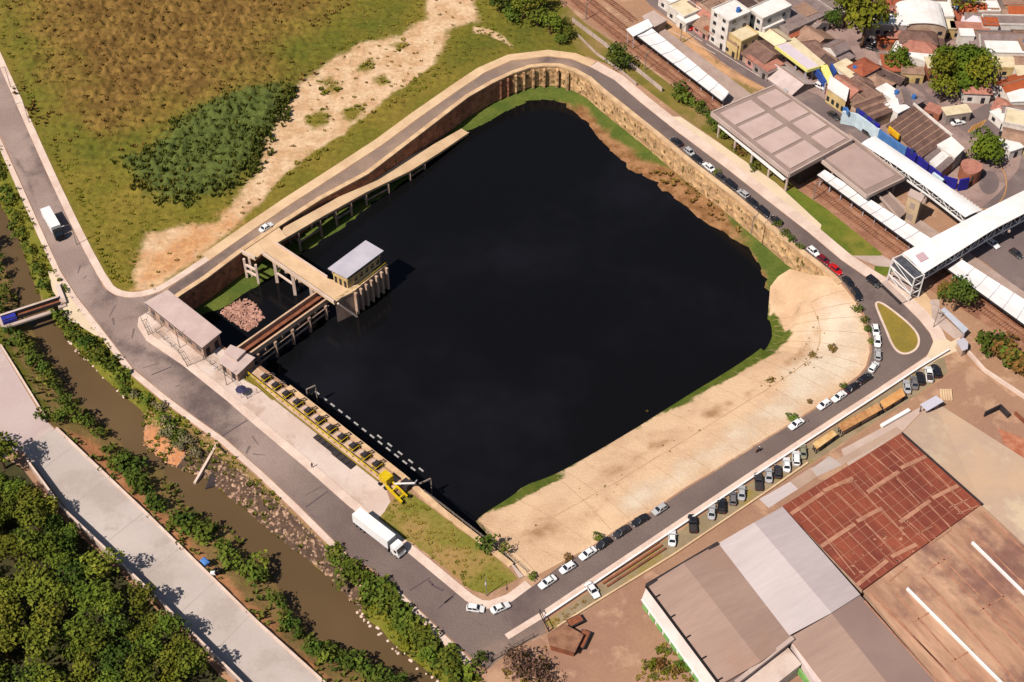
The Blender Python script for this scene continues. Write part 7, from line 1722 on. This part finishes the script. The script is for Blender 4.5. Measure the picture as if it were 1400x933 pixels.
MB().loft([[(5.3,-1.22,.6),(5.3,1.22,.6),(5.3,1.2,3.2),(5.3,-1.2,3.2)],[(6.6,-1.25,.6),(6.6,1.25,.6),(6.6,1.2,3.3),(6.6,-1.2,3.3)],[(7.2,-1.25,.6),(7.2,1.25,.6),(7.1,1.1,2.9),(7.1,-1.1,2.9)],[(7.8,-1.2,.6),(7.8,1.2,.6),(7.5,1.1,1.8),(7.5,-1.1,1.8)]]).build('cab', M_WHITE, t)
MB().add([(7.13,-1.05,2.85),(7.13,1.05,2.85),(7.53,1.08,1.85),(7.53,-1.08,1.85),(7.16,-1.05,2.88),(7.16,1.05,2.88),(7.57,1.08,1.87),(7.57,-1.08,1.87)], [(4,5,6,7),(0,3,2,1),(0,4,7,3),(1,2,6,5),(0,1,5,4),(3,7,6,2)]).build('windscreen', M_CGLASS, t)
for s in (-1, 1): MB().box((6.75, s*1.25, 2.2), (.7,.06,.8)).build('side_window', M_CGLASS, t); MB().box((7.75, s*.9, .95), (.12,.4,.25)).build('headlight', M_LAMP, t)
wheels(t, (-5.9,-4.7,-3.5,4.2,5.4,7.0), 2.55)
rz = head((60,286),(84,327))
p = G(71,304,1.9); t = thing('lorry', (p.x, p.y, .05), 'white box lorry with black cab driving on the left road beside the field', 'lorry', rz)
MB().prism([(-4.6,-1.3),(4.2,-1.3),(4.2,1.3),(-4.6,1.3)], 1.15, 3.7).build('cargo_box', M_WHITE, t)
MB().beam((-4.4,0,.95),(6.4,0,.95), .9, .35).build('chassis', M_DARK, t)
MB().loft([[(4.5,-1.2,.6),(4.5,1.2,.6),(4.5,1.15,3.0),(4.5,-1.15,3.0)],[(5.8,-1.22,.6),(5.8,1.22,.6),(5.8,1.15,3.05),(5.8,-1.15,3.05)],[(6.6,-1.2,.6),(6.6,1.2,.6),(6.35,1.1,1.8),(6.35,-1.1,1.8)]]).build('cab', M_BLACK, t)
MB().add([(5.86,-1.0,2.9),(5.86,1.0,2.9),(6.38,1.05,1.85),(6.38,-1.05,1.85),(5.9,-1.0,2.93),(5.9,1.0,2.93),(6.42,1.05,1.87),(6.42,-1.05,1.87)], [(4,5,6,7),(0,3,2,1),(0,4,7,3),(1,2,6,5),(0,1,5,4),(3,7,6,2)]).build('windscreen', M_CGLASS, t)
MB().box((-4.75, 0, 1.2), (.5, 2.4, .3)).build('tail_lift', M_BLACK, t)
wheels(t, (-3.6,-2.4,5.3), 2.5)
# rubbish on the river verge
t = MB(); 
for k in range(6):
    a = k*1.1; t.loft([[(math.cos(a)*.6+.5*math.cos(j), math.sin(a)*.5+.5*math.sin(j), 0) for j in (0,1.5,3,4.5)], [(math.cos(a)*.6+.25*math.cos(j+.4), math.sin(a)*.5+.25*math.sin(j+.4), .6) for j in (0,1.5,3,4.5)]])
o = t.build('rubbish_bags', M_BLACK, None, loc=(0,0,0)); o.location = G(297,781); tag(o, 'heap of dark rubbish bags beside the blue covered cart', 'rubbish')
o2 = MB().loft([[(-.7,-.5,0),(.7,-.5,0),(.8,.5,0),(-.6,.5,0)],[(-.5,-.3,.5),(.4,-.35,.6),(.5,.3,.55),(-.4,.3,.45)]]).build('sack', M_WHITE); o2.location = G(291,784); tag(o2, 'pale sack lying beside the dark rubbish bags', 'sack')
# street lamps
def lamp(px, py, rz, label):
    t = thing('street_lamp', G(px, py), label, 'street lamp', rz)
    MB().cyl((0,0,0),(0,0,7.5), .11, .07, 7).build('pole', M_WOODP, t); MB().beam((0,0,7.4),(1.9,0,7.7), .08).build('arm', M_WOODP, t); MB().box((2.1,0,7.68), (.7,.28,.14)).build('lamp_head', M_GALV, t)
for px, py, rz, lb in ((40,168,-2.6,'thin street lamp beside the left road near a small shadow in the field'),(15,120,-2.6,'thin street lamp beside the left road at the edge of the photo'),(105,335,-2.6,'thin street lamp by the kerb below the black cab lorry'),(246,476,-2.4,'thin lamp pole behind the pavement left of the fenced strip'),(310,527,-2.4,'thin lamp pole left of the dark blue tent'),(1276,448,2.6,'thin lamp pole on the pavement right of the traffic island'),(665,815,-1.6,'thin lamp pole at the rounded corner by two white cars')):
    lamp(px, py, rz, lb)
